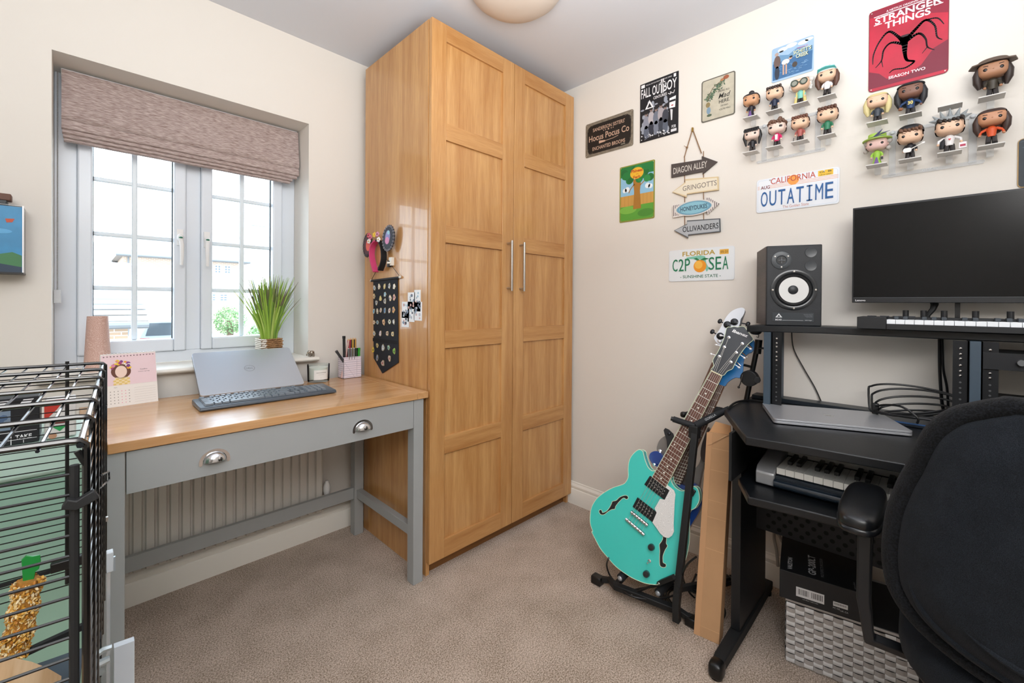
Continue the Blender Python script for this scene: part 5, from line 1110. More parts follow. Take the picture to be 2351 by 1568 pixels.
# computer monitor
MMn = facingB(.219, 1.171, 1.93)
t = thing('computer_monitor', 'large black flat screen monitor switched off above the raised shelf', 'monitor', loc=(1.93, -.05, 1.17))
MW, MH = .545, .334
obj('casing', MB().box((0, 0, -.022), (MW, MH, -.003), MMn), mat('101114', .45), t, bevel=.003)
obj('bezel', MB().box((0, 0, -.003), (MW, MH, 0), MMn), mat('16181c', .4), t, bevel=.0015)
obj('screen', MB().box((.004, .0185, 0), (MW-.004, MH-.006, .0006), MMn), mat('060709', .2, name='dark_screen', spec=.25), t)
obj('bezel_line', MB().box((.004, .0172, 0), (MW-.004, .0182, .001), MMn), mat('5a5e64', .4), t)
lm_ = MB(); lm_.text('Lenovo', .0095, .005, .0062, .0004, MMn, align='L', w=.028, bold=.02); obj('logo', lm_, mat('e6e6e8', .5), t)
obj('monitor_arm', MB().tube([(1.985, .015, 1.20), (1.975, .010, 1.165), (1.965, .014, 1.150), (1.962, .026, 1.13), (1.962, .03, 1.087)], [.012, .010, .008, .007, .007], 10), BLKM, t)
obj('stand_pole', MB().box((1.968, -.048, 1.085), (1.98, -.036, 1.25)), BLK, t)
obj('mount_plate', MB().box((1.955, -.10, 1.25), (1.99, 0, 1.35)), BLK, t)

# midi keyboard on shelf
t = thing('midi_keyboard', 'black midi keyboard with white keys on shelf below the monitor', 'keyboard', loc=(1.87, -.13, 1.0855))
KX = 1.803
mb = MB(); mb.box((KX, .118, 1.0855), (1.955, .191, 1.124)); mb.box((KX+.068, -.45, 1.0855), (1.955, .118, 1.124)); mb.box((KX, -.45, 1.0855), (KX+.068, .118, 1.100)); mb.box((KX-.001, -.45, 1.0855), (KX+.003, .118, 1.1035))
obj('body', mb, mat('17191c', .5, name='black_plastic'), t, bevel=.0015)
wk = None
for i in range(26):
    y = .1175-.0215*i
    if wk is None: wk = obj('white_key', MB().box((KX+.004, y-.0207, 1.103), (KX+.068, y, 1.117)), mat('eef2f6', .3, name='white_key'), t, bevel=.0008)
    else: inst(wk, t, (0, -.0215*i, 0))
bk_ = None
for i in range(25):
    if i % 7 in (2, 6): continue
    if bk_ is None: bk_ = obj('black_key', MB().box((KX+.026, .1175-.0215-.0055, 1.117), (KX+.068, .1175-.0215+.0055, 1.127)), mat('3a4148', .35), t, bevel=.001); b0 = i
    else: inst(bk_, t, (0, -.0215*(i-b0), 0))
for y in (.078, .035, .018-.03, -.05-.03, -.12-.03, -.26): 
    obj('knob', MB().cyl((1.935, y, 1.124), (1.935, y, 1.146), .0078, 14), mat('1a1b1e', .4), t)
for i in range(4): obj('pad', MB().box((1.885, .150-.032*i, 1.124), (1.91, .172-.032*i, 1.127)), mat('2a2d33', .5), t)

# laptop closed on the desk
LMc = Vector((1.585, .376, .776)); lu = (Vector((1.72, .049, 0))-Vector((1.585, .376, 0))).normalized(); lv = Vector((-lu.y, lu.x, 0)); lv = lv if lv.x > 0 else -lv
MLp = frame(LMc, lu, lv); LWd, LDp = .354, .245
t = thing('laptop', 'closed silver laptop lying on the black studio desk', 'laptop', loc=(1.75, .25, .776))
SIL = mat('b4b6bb', .35, .6, name='silver_laptop')
obj('base', MB().prism(rrect(0, 0, LWd, LDp, .012), .003, .010, MLp), SIL, t, bevel=.001); obj('lid', MB().prism(rrect(0, 0, LWd, LDp, .012), .0112, .017, MLp), SIL, t, bevel=.0012)
obj('lid_gap', MB().prism(rrect(.002, .002, LWd-.002, LDp-.002, .010), .0095, .0115, MLp), BLK, t)
for x in (.03, LWd-.03): obj('rubber_foot', MB().cbox((x, .02, .0015), (.02, .008, .003), MLp), BLK, t)
lg_ = MB(); lg_.mat(mat('b8bcc2', .15, .9)); lg_.disc(LWd/2, LDp*.5, .015, .0172, MLp); lg_.mat(mat('7c8088', .3, .6)); lg_.text('hp', LWd/2, LDp*.5-.007, .015, .0174, MLp @ Matrix.Translation((LWd/2, LDp/2, 0)) @ Matrix.Rotation(PI, 4, 'Z') @ Matrix.Translation((-LWd/2, -LDp/2, 0)), shear=.25)
obj('logo', lg_, None, t)

# black tray with coiled cable behind the laptop
t = thing('cable_tray', 'low dark blue-black tray behind the closed laptop', 'tray', loc=(1.88, .05, .792))
obj('tray', MB().box((1.855, -.055, .7765), (1.948, .165, .790)), mat('141c26', .35, name='blue_black_plastic'), t, bevel=.003)
obj('blue_edge', MB().box((1.853, -.055, .786), (1.856, .165, .7905)), mat('2a4a74', .35), t)
CABLE = mat('0c0d0f', .45, name='black_cable'); rc = random.Random(4)
t = thing('cable_coil', 'loose coil of black cable heaped on the studio desk beside the laptop', 'cable', loc=(1.90, .07, .790))
for k_ in range(5):
    r0 = .055+.012*k_; cyy = .065-.006*k_; lift = .03+.016*k_ if k_ < 4 else .085
    pts = [(1.895+r0*.55*math.sin(a_)+.006*k_, cyy+r0*1.25*math.cos(a_), .799+lift*max(0, math.sin(a_*.5+.25*k_))**1.4+.002*k_) for a_ in [2*PI*i/22 for i in range(22)]]
    obj('cable_loop', MB().tube(cr(pts, 3, True), .0034, 7, True), CABLE, t)
obj('plug', MB().cbox((1.905, .150, .812), (.02, .018, .035)), BLK, t, bevel=.003)
obj('cable_end', MB().tube(cr([(1.90, .15, .82), (1.87, .12, .835), (1.84, .08, .84), (1.83, .045, .815), (1.835, .045, .796)], 5, False), .0035, 7), CABLE, t)
obj('connector', MB().cbox((1.83, -.02, .800), (.03, .016, .012)), mat('2a5a94', .4), t, bevel=.002)
t = thing('speaker_cable', 'thin black cable running down the wall from the speaker', 'cable', loc=(2.02, .35, .79))
obj('cable', MB().tube(cr([(2.02, .42, 1.06), tuple(onX(2.03, 1822, 800)), tuple(onX(2.03, 1845, 845)), tuple(onX(2.03, 1870, 888)), tuple(onX(2.03, 1885, 921))], 6, False), .0022, 6), CABLE, t)
t = thing('power_cable', 'pair of thick black cables hanging behind monitor to desk', 'cable', loc=(2.02, 0, .79))
obj('cable', MB().tube(cr([tuple(onX(2.02, *q)) for q in [(2157, 740), (2157, 800), (2158, 860), (2162, 920), (2167, 945)]], 6, False), .0045, 7), CABLE, t)
obj('cable', MB().tube(cr([tuple(onX(2.02, *q)) for q in [(2162, 740), (2164, 805), (2166, 850), (2174, 890), (2177, 940)]], 6, False), .0035, 7), CABLE, t)
obj('cable', MB().tube(cr([tuple(onX(2.0, *q)) for q in [(2190, 932), (2165, 945), (2140, 953), (2118, 953)]], 6, False), .0028, 7), CABLE, t)

# electric piano keyboard on tray
t = thing('piano_keyboard', 'silver electronic piano keyboard on the pull-out tray under the desk top', 'keyboard', loc=(1.6, -.1, .600))
SLV = mat('a8a9ac', .35, .5, name='silver_plastic')
prf = [(1.497, .604), (1.497, .640), (1.512, .655), (1.60, .672), (1.70, .690), (1.745, .690), (1.745, .604)]
mb = MB(); mb.prism(prf, -.405, -.352, Matrix(((1, 0, 0, 0), (0, 0, -1, 0), (0, 1, 0, 0), (0, 0, 0, 1)))); obj('end_cheek', mb, SLV, t, bevel=.004)
mb = MB(); mb.prism(prf, .60, .655, Matrix(((1, 0, 0, 0), (0, 0, -1, 0), (0, 1, 0, 0), (0, 0, 0, 1)))); obj('end_cheek', mb, SLV, t, bevel=.004)
obj('body', MB().box((1.50, -.60, .604), (1.745, .352, .640)), mat('1a222b', .4, name='blue_black_body'), t, bevel=.003)
obj('front_roll', MB().cyl((1.497, -.60, .618), (1.497, .352, .618), .013, 14), mat('1c2630', .25, name='blue_black_body_gloss', coat=.3), t)
obj('control_panel', MB().box((1.655, -.60, .640), (1.745, .352, .684)), mat('9a9894', .45), t, bevel=.003)
obj('key_felt', MB().box((1.65, -.60, .640), (1.656, .352, .664)), mat('1c1412', .9), t)
wk = None
for i in range(39):
    if wk is None: wk = obj('white_key', MB().box((1.509, .3495-.0227, .643), (1.655, .3495, .662)), mat('e6e4de', .3, name='ivory_key'), t, bevel=.001)
    else: inst(wk, t, (0, -.0235*i, 0))
bk_ = None
for i in range(38):
    if i % 7 in (2, 6): continue
    if bk_ is None: bk_ = obj('black_key', MB().box((1.562, .3495-.0235-.0062, .660), (1.655, .3495-.0235+.0062, .673)), mat('141416', .3, name='ebony_key'), t, bevel=.0015)
    else: inst(bk_, t, (0, -.0235*i, 0))

# ================================================================== GUITARS
P0 = atD(1.70, 1645, 858); P1 = atD(1.70, 1514, 1106)
MG = frame(P0, (.06, -.92, -.385), P0-P1)             # local x right, y up the neck, z towards the room
if MG.to_3x3().col[2].x > 0: print('guitar frame flipped')
A_ = lambda x, y: (1340+x/6.273, 990+y/6.273)
B_ = lambda x, y: (1340+x/5.407, 1160+y/5.407)
H_c = lambda x, y: (1560+x/7.468, 690+y/7.468)
N_ = lambda x, y: (1480+x/6.271, 860+y/6.271)
G = lambda q: to_plane(MG, *q)
def GL_(z): return MG @ Matrix.Translation((0, 0, z))
def Gz(z): 
    Mz = GL_(z); return lambda q: to_plane(Mz, *q)
TEAL = mat('3fc6ba', .28, name='sea_foam_teal', coat=.3); CRM = mat('d8e6c8', .4, name='cream_binding')
gt = thing('electric_guitar', 'teal semi-hollow electric guitar with f-holes in front of stand', 'guitar', M=MG)
bpx = [A_(*q) for q in [(1050,575),(985,570),(930,520),(890,430),(865,340),(850,290),(800,265),(740,300),(680,370),(650,450),(640,560),(640,660),(600,740),(540,775),(430,810),(300,880),(190,970),(120,1080),(95,1200),(95,1330),(130,1440)]]+[B_(*q) for q in [(100,330),(150,430),(210,540),(300,650),(400,760),(520,850),(620,910),(740,960),(820,978),(930,985),(1010,960),(1085,915),(1180,800),(1240,680),(1272,540),(1285,420)]]+[A_(*q) for q in [(1500,1190),(1600,1110),(1660,1010),(1665,920),(1640,830),(1590,800),(1530,810),(1480,850),(1420,860),(1370,845),(1310,800),(1260,720),(1240,640)]]
bol = [G(q) for q in bpx]; bol = cr([(x, y, 0) for x, y in bol], 4, True); bol = [(p[0], p[1]) for p in bol]
obj('body', MB().prism(bol, -.045, 0), TEAL, gt, local=True, bevel=.003)
obj('binding', MB().tube([(x, y, -.0005) for x, y in bol], .0014, 5, True), CRM, gt, local=True)
obj('binding', MB().tube([(x, y, -.0435) for x, y in bol], .0016, 5, True), CRM, gt, local=True)
nutL, nutR = G((1633.4, 851.8)), G((1658.3, 864.1)); lsL, lsR = G((1499, 1094.6)), G((1530, 1119.5))
ROSE = wood('6a3e2c', '40241c', 'z', .5, 'rosewood'); MAPL = mat('7a4c30', .35, name='mahogany_neck')
obj('neck', MB().prism([nutL, lsL, lsR, nutR], -.020, .004), MAPL, gt, local=True, bevel=.006)
fb = obj('fretboard', MB().prism([nutL, lsL, lsR, nutR], .004, .0095), mat('5e3628', .5, name='rosewood_board', var=.2, vscale=60), gt, local=True)
obj('fretboard_binding', MB().tube([nutL+(.0095,), lsL+(.0095,), lsR+(.0095,), nutR+(.0095,)], .0011, 5), CRM, gt, local=True)
lerp = lambda a, b, s: (a[0]+(b[0]-a[0])*s, a[1]+(b[1]-a[1])*s)
fs_ = [(1-2**(-i/12))/(1-2**(-22/12)) for i in range(23)]
for i in range(1, 23): obj('fret', MB().tube([lerp(nutL, lsL, fs_[i])+(.0100,), lerp(nutR, lsR, fs_[i])+(.0100,)], .0011, 5), mat('d8d2c4', .25, .6), gt, local=True)
for i in (3, 5, 7, 9, 12, 15, 17, 19, 21):
    m_ = (fs_[i]+fs_[i-1])/2; L_, R2_ = lerp(nutL, lsL, m_), lerp(nutR, lsR, m_)
    for s in ((.25, .75) if i == 12 else (.5,)): q = lerp(L_, R2_, s); obj('fret_marker', MB().disc(q[0], q[1], .0032, .0098, n=12), mat('e8e4d8', .3), fb, local=True)
obj('nut', MB().tube([nutL+(.010,), nutR+(.010,)], .0025, 6), mat('e8e0b8', .5), gt, local=True)
hd = [G(H_c(*q)) for q in [(545,1205),(590,1120),(575,1020),(650,900),(720,760),(775,620),(815,470),(890,460),(940,450),(1000,460),(1060,445),(1120,460),(1170,530),(1215,590),(1265,670),(1190,740),(1110,830),(1030,940),(975,1040),(935,1120),(905,1175),(820,1215),(735,1290)]]
hpts = [(p[0], p[1]) for p in cr([(x, y, 0) for x, y in hd], 3, True)]
obj('headstock', MB().prism(hpts, -.010, .003), mat('2c3036', .3, name='charcoal_headstock', coat=.3), gt, local=True, bevel=.001)
obj('headstock_binding', MB().tube([(x, y, .003) for x, y in hpts], .0011, 5, True), CRM, gt, local=True)
PG = [G(H_c(*q)) for q in [(848,635),(770,800),(683,960),(1078,742),(975,895),(882,1058)]]
for i, p in enumerate(PG):
    obj('tuning_post', MB().lathe([(.0058, .003), (.0055, .0045), (.0032, .005), (.003, .010), (0, .011)], Matrix.Translation((p[0], p[1], 0)), 16), CHROME, gt, local=True)
    sx = -1 if i < 3 else 1; obj('tuning_key', MB().tube([(p[0]+sx*.010, p[1], -.007), (p[0]+sx*.028, p[1]-.003, -.007)], .0018, 6).ell((p[0]+sx*.032, p[1]-.004, -.007), (.0055, .0042, .003), None, 1, 12, 8), mat('e8e8ea', .2, .3), gt, local=True)
a_, b_ = G(H_c(900, 540)), G(H_c(1165, 640)); an = math.atan2(b_[1]-a_[1], b_[0]-a_[0]); ln_ = math.hypot(b_[0]-a_[0], b_[1]-a_[1])
obj('logo', MB().text('Ibanez', 0, 0, .0125, .0034, Matrix.Translation((a_[0], a_[1], 0)) @ Matrix.Rotation(an, 4, 'Z'), w=ln_, align='L', bold=.03, shear=.15), mat('f0f0f0', .5), gt, local=True)
# pickups, bridge, tailpiece
def bar4(name, pix, z0, z1, m_, bev=.001): 
    return obj(name, MB().prism([G(q) for q in pix], z0, z1), m_, gt, local=True, bevel=bev)
PKB = mat('101114', .35)
for pix in ([A_(*q) for q in [(960,640),(1245,850),(1170,988),(878,765)]], [A_(*q) for q in [(780,950),(1065,1170),(995,1305),(710,1085)]]):
    p_ = bar4('pickup', pix, 0, .006, PKB); c4 = [G(q) for q in pix]
    for r_ in (.33, .62):
        for k_ in range(6):
            s = .17+.66*k_/5; q = lerp(lerp(c4[0], c4[1], s), lerp(c4[3], c4[2], s), r_); obj('pole_piece', MB().lathe([(0, .0062), (.0026, .0062), (.0022, .0072), (0, .0074)], Matrix.Translation((q[0], q[1], 0)), 8), CHROME, p_, local=True)
for nm, q0, q1, r in (('bridge', A_(690, 1155), A_(935, 1355), .0065), ('tailpiece', A_(615, 1255), A_(885, 1490), .0065)):
    a_, b_ = G(q0), G(q1); o = obj(nm, MB().tube([a_+(.008,), b_+(.008,)], [r, r], 8), CHROME, gt, local=True, bevel=.001)
    for k_ in range(6): q = lerp(a_, b_, .14+.72*k_/5); obj('string_saddle', MB().cbox((q[0], q[1], .014), (.005, .007, .005)), STEEL, o, local=True)
tl0, tl1 = G(A_(615, 1255)), G(A_(885, 1490))
STR = mat('c9c6be', .3, .8, name='steel_string')
for k_ in range(6):
    s = .10+.80*k_/5; e = lerp(tl0, tl1, .14+.72*k_/5); n_ = lerp(nutL, nutR, s); pk = PG[[2, 1, 0, 3, 4, 5][k_]]
    obj('string', MB().tube([e+(.013,), n_+(.0135,), pk+(.008,)], .00042+.00012*(5-k_)/2, 4), STR, gt, local=True)
PGD = [G(A_(*q)) for q in [(1200,760),(1310,850),(1330,905),(1320,1000),(1305,1330),(1310,1440),(1280,1500),(1230,1532),(1170,1520),(1110,1465),(1060,1390),(1000,1310),(1060,1170),(1030,1110),(1110,970),(1175,985),(1245,850),(1190,810)]]
pk_ = obj('pickguard', MB().prism([(p[0], p[1]) for p in PGD], .0075, .0095), floral('d2d0cd', 'e6e4e1', 'pearl_pickguard', 90), gt, local=True)
DARK = mat('0c0c0a', .7)
def fhole(px, nm='f_hole'):
    pl = [(p[0], p[1]) for p in cr([G(q)+(0,) for q in px], 5, True)]
    obj(nm, MB().flat(pl, .0006), DARK, gt, local=True); obj('f_hole_binding', MB().tube([(x, y, .0006) for x, y in pl], .0010, 5, True), CRM, gt, local=True)
fhole([A_(*q) for q in [(225,1140),(250,1130),(268,1155),(275,1172),(330,1150),(375,1095),(405,1035),(415,1010),(470,995),(520,950),(590,923),(635,935),(640,970),(610,980),(590,965),(560,970),(500,1030),(460,1085),(450,1120),(400,1130),(350,1160),(295,1200),(250,1200),(225,1170)]])
fhole([B_(*q) for q in [(990,385),(1028,400),(1025,470),(1040,505),(1010,560),(985,630),(985,690),(990,712),(1020,730),(1022,760),(1000,772),(965,765),(945,735),(942,650),(945,560),(940,490),(965,450),(980,420)]])
for q in (B_(845, 518), B_(783, 850)):
    p = G(q); obj('control_knob', MB().lathe([(.0125, .0005), (.0122, .010), (.0105, .0145), (0, .0150)], Matrix.Translation((p[0], p[1], 0)), 24), mat('14171a', .2, coat=.5), gt, local=True)
p = G(B_(818, 690)); obj('pickup_switch', MB().lathe([(.006, 0), (.006, .002), (.003, .003), (0, .003)], Matrix.Translation((p[0], p[1], 0)), 12).tube([(p[0], p[1], .003), (p[0], p[1]-.006, .016)], [.002, .003], 8), CHROME, gt, local=True)
p = G(A_(1600, 870)); obj('strap_button', MB().lathe([(.004, 0), (.003, .006), (.006, .008), (.006, .010), (0, .011)], Matrix.Translation((p[0]-.01, p[1]+.0, 0)), 12), CHROME, gt, local=True)
obj('cutaway_knob', MB().cbox((G(A_(1578, 885))[0], G(A_(1578, 885))[1], .008), (.014, .026, .012)), mat('14171a', .3), gt, local=True, bevel=.003)

# blue guitar behind
BLU = mat('1f6fae', .25, name='metallic_blue', coat=.4); NAVY = mat('143a86', .25, name='navy_gloss', coat=.5)
zb = -.056; MB2 = GL_(zb); g2 = Gz(zb)
gb_ = thing('electric_guitar', 'blue electric guitar directly behind the teal one, blue headstock', 'guitar', M=MB2)
pl = [g2(q) for q in [A_(*q) for q in [(1090,440),(1010,480),(960,430),(938,350),(985,295),(1065,290),(1125,335),(1165,400)]]]
body2 = [g2(A_(*q)) for q in [(1150,560),(1075,520),(1000,480),(948,400),(950,330),(1000,292),(1065,290),(1130,340),(1200,440),(1300,640),(1400,760),(1480,780),(1560,740),(1640,790),(1690,900),(1700,1050),(1640,1200),(1560,1330),(1500,1450),(1500,1650),(1420,1900),(1250,2050),(1000,2020),(760,1850),(620,1600),(600,1350),(700,1100),(850,900),(1000,760)]]
b2 = [(p[0], p[1]) for p in cr([(x, y, 0) for x, y in body2], 3, True)]
obj('body', MB().prism(b2, -.040, 0), NAVY, gb_, local=True, bevel=.006, seg=3)
nl, nr = g2(H_c(610, 1420)), g2(H_c(768, 1470)); ll, lr = g2(A_(1190, 700)), g2(A_(1400, 770))
obj('neck', MB().prism([nl, ll, lr, nr], -.018, .002), mat('9a7048', .4), gb_, local=True, bevel=.004)
obj('fretboard', MB().prism([nl, ll, lr, nr], .002, .008), mat('4c2f24', .5, name='dark_rosewood', var=.2, vscale=60), gb_, local=True)
for i in range(1, 23): obj('fret', MB().tube([lerp(nl, ll, fs_[i])+(.0085,), lerp(nr, lr, fs_[i])+(.0085,)], .0011, 5), mat('d8d2c4', .25, .6), gb_, local=True)
for k_ in range(6): s = .1+.8*k_/5; obj('string', MB().tube([lerp(nl, nr, s)+(.0115,), lerp(ll, lr, s)+(.0115,)], .0006, 4), STR, gb_, local=True)
hd2 = [g2(H_c(*q)) for q in [(610,1420),(640,1250),(700,1000),(860,800),(1050,700),(1200,680),(1265,680),(1298,730),(1300,790),(1245,880),(1190,905),(1130,950),(1105,1020),(1095,1110),(1085,1230),(1040,1322),(960,1322),(880,1360),(820,1410),(768,1470)]]
obj('headstock', MB().prism([(p[0], p[1]) for p in cr([(x, y, 0) for x, y in hd2], 3, True)], -.013, 0), BLU, gb_, local=True, bevel=.002)
for q in ((1215, 785), (1020, 1090), (1110, 920)):
    p = g2(H_c(*q)); obj('tuning_key', MB().tube([(p[0]-.008, p[1]+.003, .004), (p[0]+.010, p[1]-.004, .004)], .0022, 6).ell((p[0]+.012, p[1]-.006, -.002), (.003, .003, .002), None, 1, 8, 6), CHROME, gb_, local=True)
p = g2(A_(1020, 480)); obj('strap_button', MB().lathe([(.005, 0), (.0035, .004), (.006, .006), (0, .008)], Matrix.Translation((p[0], p[1], .0)), 12), CHROME, gb_, local=True)

# white bass behind
zc = -.104; MB3 = GL_(zc); g3 = Gz(zc)
gw = thing('bass_guitar', 'bass guitar with white headstock and black tuners, rearmost on stand', 'guitar', M=MB3)
hw_ = [g3(H_c(*q)) for q in [(590,640),(640,560),(700,470),(755,360),(800,280),(870,200),(960,145),(1060,120),(1112,140),(1120,190),(1090,260),(1050,320),(1035,400),(1000,480),(960,560),(850,700),(760,850),(660,1000),(620,1000),(690,800),(640,730)]]
obj('headstock', MB().prism([(p[0], p[1]) for p in cr([(x, y, 0) for x, y in hw_], 3, True)], -.016, 0), mat('dfe3ea', .3, name='pearl_white', coat=.4), gw, local=True, bevel=.002)
hk_ = [g3(H_c(*q)) for q in [(1112,140),(1128,175),(1100,255),(1075,320),(1050,420),(980,430),(1035,330),(1090,250)]]
obj('headstock_edge', MB().prism([(p[0], p[1]) for p in hk_], -.018, -.001), mat('15161a', .3), gw, local=True)
for (q, kx, ky) in (((822, 415), 690, 350), ((700, 610), 560, 530), ((942, 368), 1170, 400)):
    p = g3(H_c(*q)); k2 = g3(H_c(kx, ky))
    o = obj('tuner', MB().lathe([(.0150, 0), (.0150, .003), (.009, .005), (.0085, .013), (.0095, .014), (0, .015)], Matrix.Translation((p[0], p[1], 0)), 20), mat('1c1e22', .25, .4), gw, local=True)
    obj('tuning_key', MB().tube([(p[0], p[1], -.004), (k2[0], k2[1], -.004)], .003, 6).ell((k2[0], k2[1], -.004), (.0085, .011, .005), None, .9, 14, 8), mat('24262a', .3, .4), gw, local=True)
p = g3(H_c(690, 700)); obj('string_tree', MB().ell((p[0], p[1], .003), (.010, .007, .004)), mat('e8e8ea', .2, .3), gw, local=True)
bn, bl = [g3(H_c(*q)) for q in ((560, 1060), (640, 1100))], [g3(A_(1150, 600)), g3(A_(1330, 700))]
obj('neck', MB().prism([bn[0], bl[0], bl[1], bn[1]], -.02, .006), mat('6a4630', .5), gw, local=True)
bb3 = [g3(A_(*q)) for q in [(1330,120),(1240,60),(1165,70),(1095,125),(1060,200),(1052,270),(1080,310),(1150,335),(1230,420),(1000,600),(800,900),(700,1200),(800,1500),(1050,1650),(1350,1600),(1500,1400),(1560,1200),(1640,900),(1700,600),(1750,440),(1790,400),(1800,200),(1815,0),(1790,-60),(1740,60),(1705,220),(1690,350),(1660,470),(1560,560),(1430,560),(1350,420)]]
obj('body', MB().prism([(p[0], p[1]) for p in cr([(x, y, 0) for x, y in bb3], 3, True)], -.038, 0), mat('77716c', .3, name='smoky_grey_gloss', coat=.4, var=.05), gw, local=True, bevel=.005)
pp = g3(A_(1105, 285)); obj('strap_button', MB().lathe([(.006, 0), (.004, .006), (.007, .009), (0, .011)], Matrix.Translation((pp[0], pp[1], 0)), 12), CHROME, gw, local=True)
sg = Gz(zc+.02); MS3 = GL_(zc+.02)
st_ = [sg(N_(*q)) for q in [(275, 800), (300, 768), (350, 790), (415, 850), (432, 900), (410, 980), (370, 1060), (330, 1060), (320, 950), (290, 860)]]
o = obj('strap', MB().prism([(p[0], p[1]) for p in st_], 0, .004, MS3), mat('17171a', .6, name='black_leather'), None if 0 else gw, bevel=.001)
pp = sg(N_(355, 850)); obj('strap_lock', MB().lathe([(.007, .004), (.006, .008), (0, .010)], MS3 @ Matrix.Translation((pp[0], pp[1], 0)), 12), mat('2a2a2e', .3, .6), o)
st_ = [sg(N_(*q)) for q in [(940, 790), (900, 830), (850, 930), (815, 1060), (808, 1170), (830, 1235), (870, 1258), (905, 1230), (930, 1150), (945, 1000)]]
obj('strap', MB().prism([(p[0], p[1]) for p in cr([(x, y, 0) for x, y in st_], 3, True)], 0, .006, MS3), mat('3a2c28', .6, name='dark_brown_leather'), gw, bevel=.002)

# ------------------------------------------------------------------ guitar stand
GS = thing('guitar_stand', 'black folding guitar stand holding three guitars with padded yoke', 'guitar stand', loc=(1.62, .74, 0))
fl = onZ(.022, 1372, 1328); frr = onZ(.022, 1590, 1424); m1 = onZ(.055, 1412, 1345); m2 = onZ(.045, 1540, 1395)
obj('front_bar', MB().tube([fl, onZ(.030, 1400, 1332), m1, m2, onZ(.035, 1560, 1403), frr], [.013, .014, .016, .016, .014, .014], 4), BLKM, GS, bevel=.002)
for p in (fl, frr): obj('foot_cap', MB().cbox((p.x, p.y, .018), (.034, .045, .032)), BLK, GS, bevel=.004)
b0 = GL_(.030) @ Vector(Gz(.030)((1553, 1385))+(0,)); tp = GL_(.034) @ Vector(Gz(.034)((1597, 985))+(0,))
obj('main_post', MB().tube([Vector((b0.x+.004, b0.y, .03)), b0, tp], .0165, 4), BLKM, GS, bevel=.002)
PAD = mat('17191d', .75, name='foam_pad', bump=.3, bscale=300)
pz = lambda z, q: GL_(z) @ Vector(Gz(z)(q)+(0,))
yk = pz(.035, N_(720, 740)); ya = pz(.045, N_(410, 640)); yb = pz(-.05, N_(1215, 490))
obj('yoke_arm', MB().tube([yk, ya], .0115, 12), PAD, GS); obj('yoke_end_cap', MB().cyl(ya, ya+(ya-yk).normalized()*.008, .0085, 12), BLK, GS)
arm = obj('yoke_arm', MB().tube([yk, yk+(yb-yk)*.5, yb], [.014, .0145, .011], 12), PAD, GS)
u_ = (yb-yk).normalized(); tow = (CPOS-yk).normalized(); vv_ = tow.cross(u_).normalized(); vv_ = vv_ if vv_.z > 0 else -vv_
o_ = yk+(yb-yk)*.42
Mt = frame(o_, u_, vv_); sg_ = 1 if (Mt.to_3x3().col[2]).dot(tow) > 0 else -1
obj('logo', MB().text('GORILLA', 0, -.002, .009, .0149*sg_, Mt, w=.05, bold=.02), mat('9a9c9e', .6), arm)
obj('yoke_block', MB().cbox(yk+Vector((0, 0, -.022)), (.035, .035, .05)), BLKM, GS, bevel=.004)
yk2 = pz(-.07, N_(560, 575)); obj('rear_yoke_arm', MB().tube([yk2, pz(-.07, N_(1090, 500))], .010, 12), PAD, GS); obj('rear_yoke_end_cap', MB().ell(yk2, .012, None, .7), BLK, GS)
obj('rear_yoke_arm', MB().tube([pz(-.13, N_(1010, 490)), pz(-.13, N_(1120, 510))], .010, 12), PAD, GS)
cl0 = pz(.0, B_(455, 905)); cl1 = pz(-.10, B_(540, 860))
for q in ((455, 905), (925, 1090)):
    c = onZ(.085 if q[0] < 600 else .075, *B_(*q)); e = c+Vector((.09, -.01, .02)); obj('cradle_arm', MB().tube([c, e], .0155, 14), PAD, GS); obj('cradle_cap', MB().ell(c+Vector((-.003, 0, 0)), (.006, .010, .010), None), mat('a8acb0', .3, .5), GS)
piv = onZ(.045, *B_(600, 1100)); kn = onZ(.12, *B_(935, 965))
obj('link_bar', MB().tube([piv, kn], .0045, 6), BLK, GS); obj('link_bar', MB().tube([onZ(.05, *B_(640, 1050)), kn+Vector((.01, 0, -.012))], .0045, 6), BLK, GS)
obj('pivot_plate', MB().tube([kn+Vector((0, .0, 0)), b0+Vector((0, .01, .09))], .010, 4), BLKM, GS)
for q in (piv, kn, onZ(.05, *B_(530, 1050)), onZ(.04, *B_(640, 1108)), onZ(.03, *B_(432, 1045))): obj('bolt', MB().ell(q+Vector((-.008, -.004, .004)), .0052, None, .8, 10, 6), STEEL, GS)
obj('rear_leg', MB().tube([b0+Vector((0, 0, .05)), Vector((1.93, .60, .02))], .012, 4), BLKM, GS); obj('rear_leg', MB().tube([Vector(m1), Vector((1.93, .95, .02))], .012, 4), BLKM, GS)
for a, b in ((cl0, GL_(-.25) @ Vector(Gz(-.25)(B_(600, 800))+(0,))),): pass
# guitar cable on floor
t = thing('guitar_cable', 'long black guitar lead looped on carpet around the stand', 'cable', loc=(1.65, .7, 0))
c1 = [onZ(.20, *B_(310, 655)), onZ(.12, *B_(285, 740)), onZ(.06, *B_(320, 860)), onZ(.05, *B_(400, 960)), onZ(.055, *B_(520, 1080)), onZ(.055, *B_(650, 1145)), onZ(.05, *B_(850, 1165)), onZ(.05, *B_(1050, 1140)), onZ(.06, *B_(1200, 1080)), onZ(.08, *B_(1330, 990)), onZ(.12, *B_(1400, 850))]
obj('cable', MB().tube(cr([tuple(p) for p in c1], 5, False), .0035, 7), CABLE, t)
c2 = [onZ(.30, *B_(1400, 640)), onZ(.26, *B_(1290, 730)), onZ(.2, *B_(1230, 850)), onZ(.1, *B_(1250, 960)), onZ(.04, *B_(1310, 1080)), onZ(.02, *B_(1380, 1150))]
obj('cable', MB().tube(cr([tuple(p) for p in c2], 5, False), .0035, 7), CABLE, t)
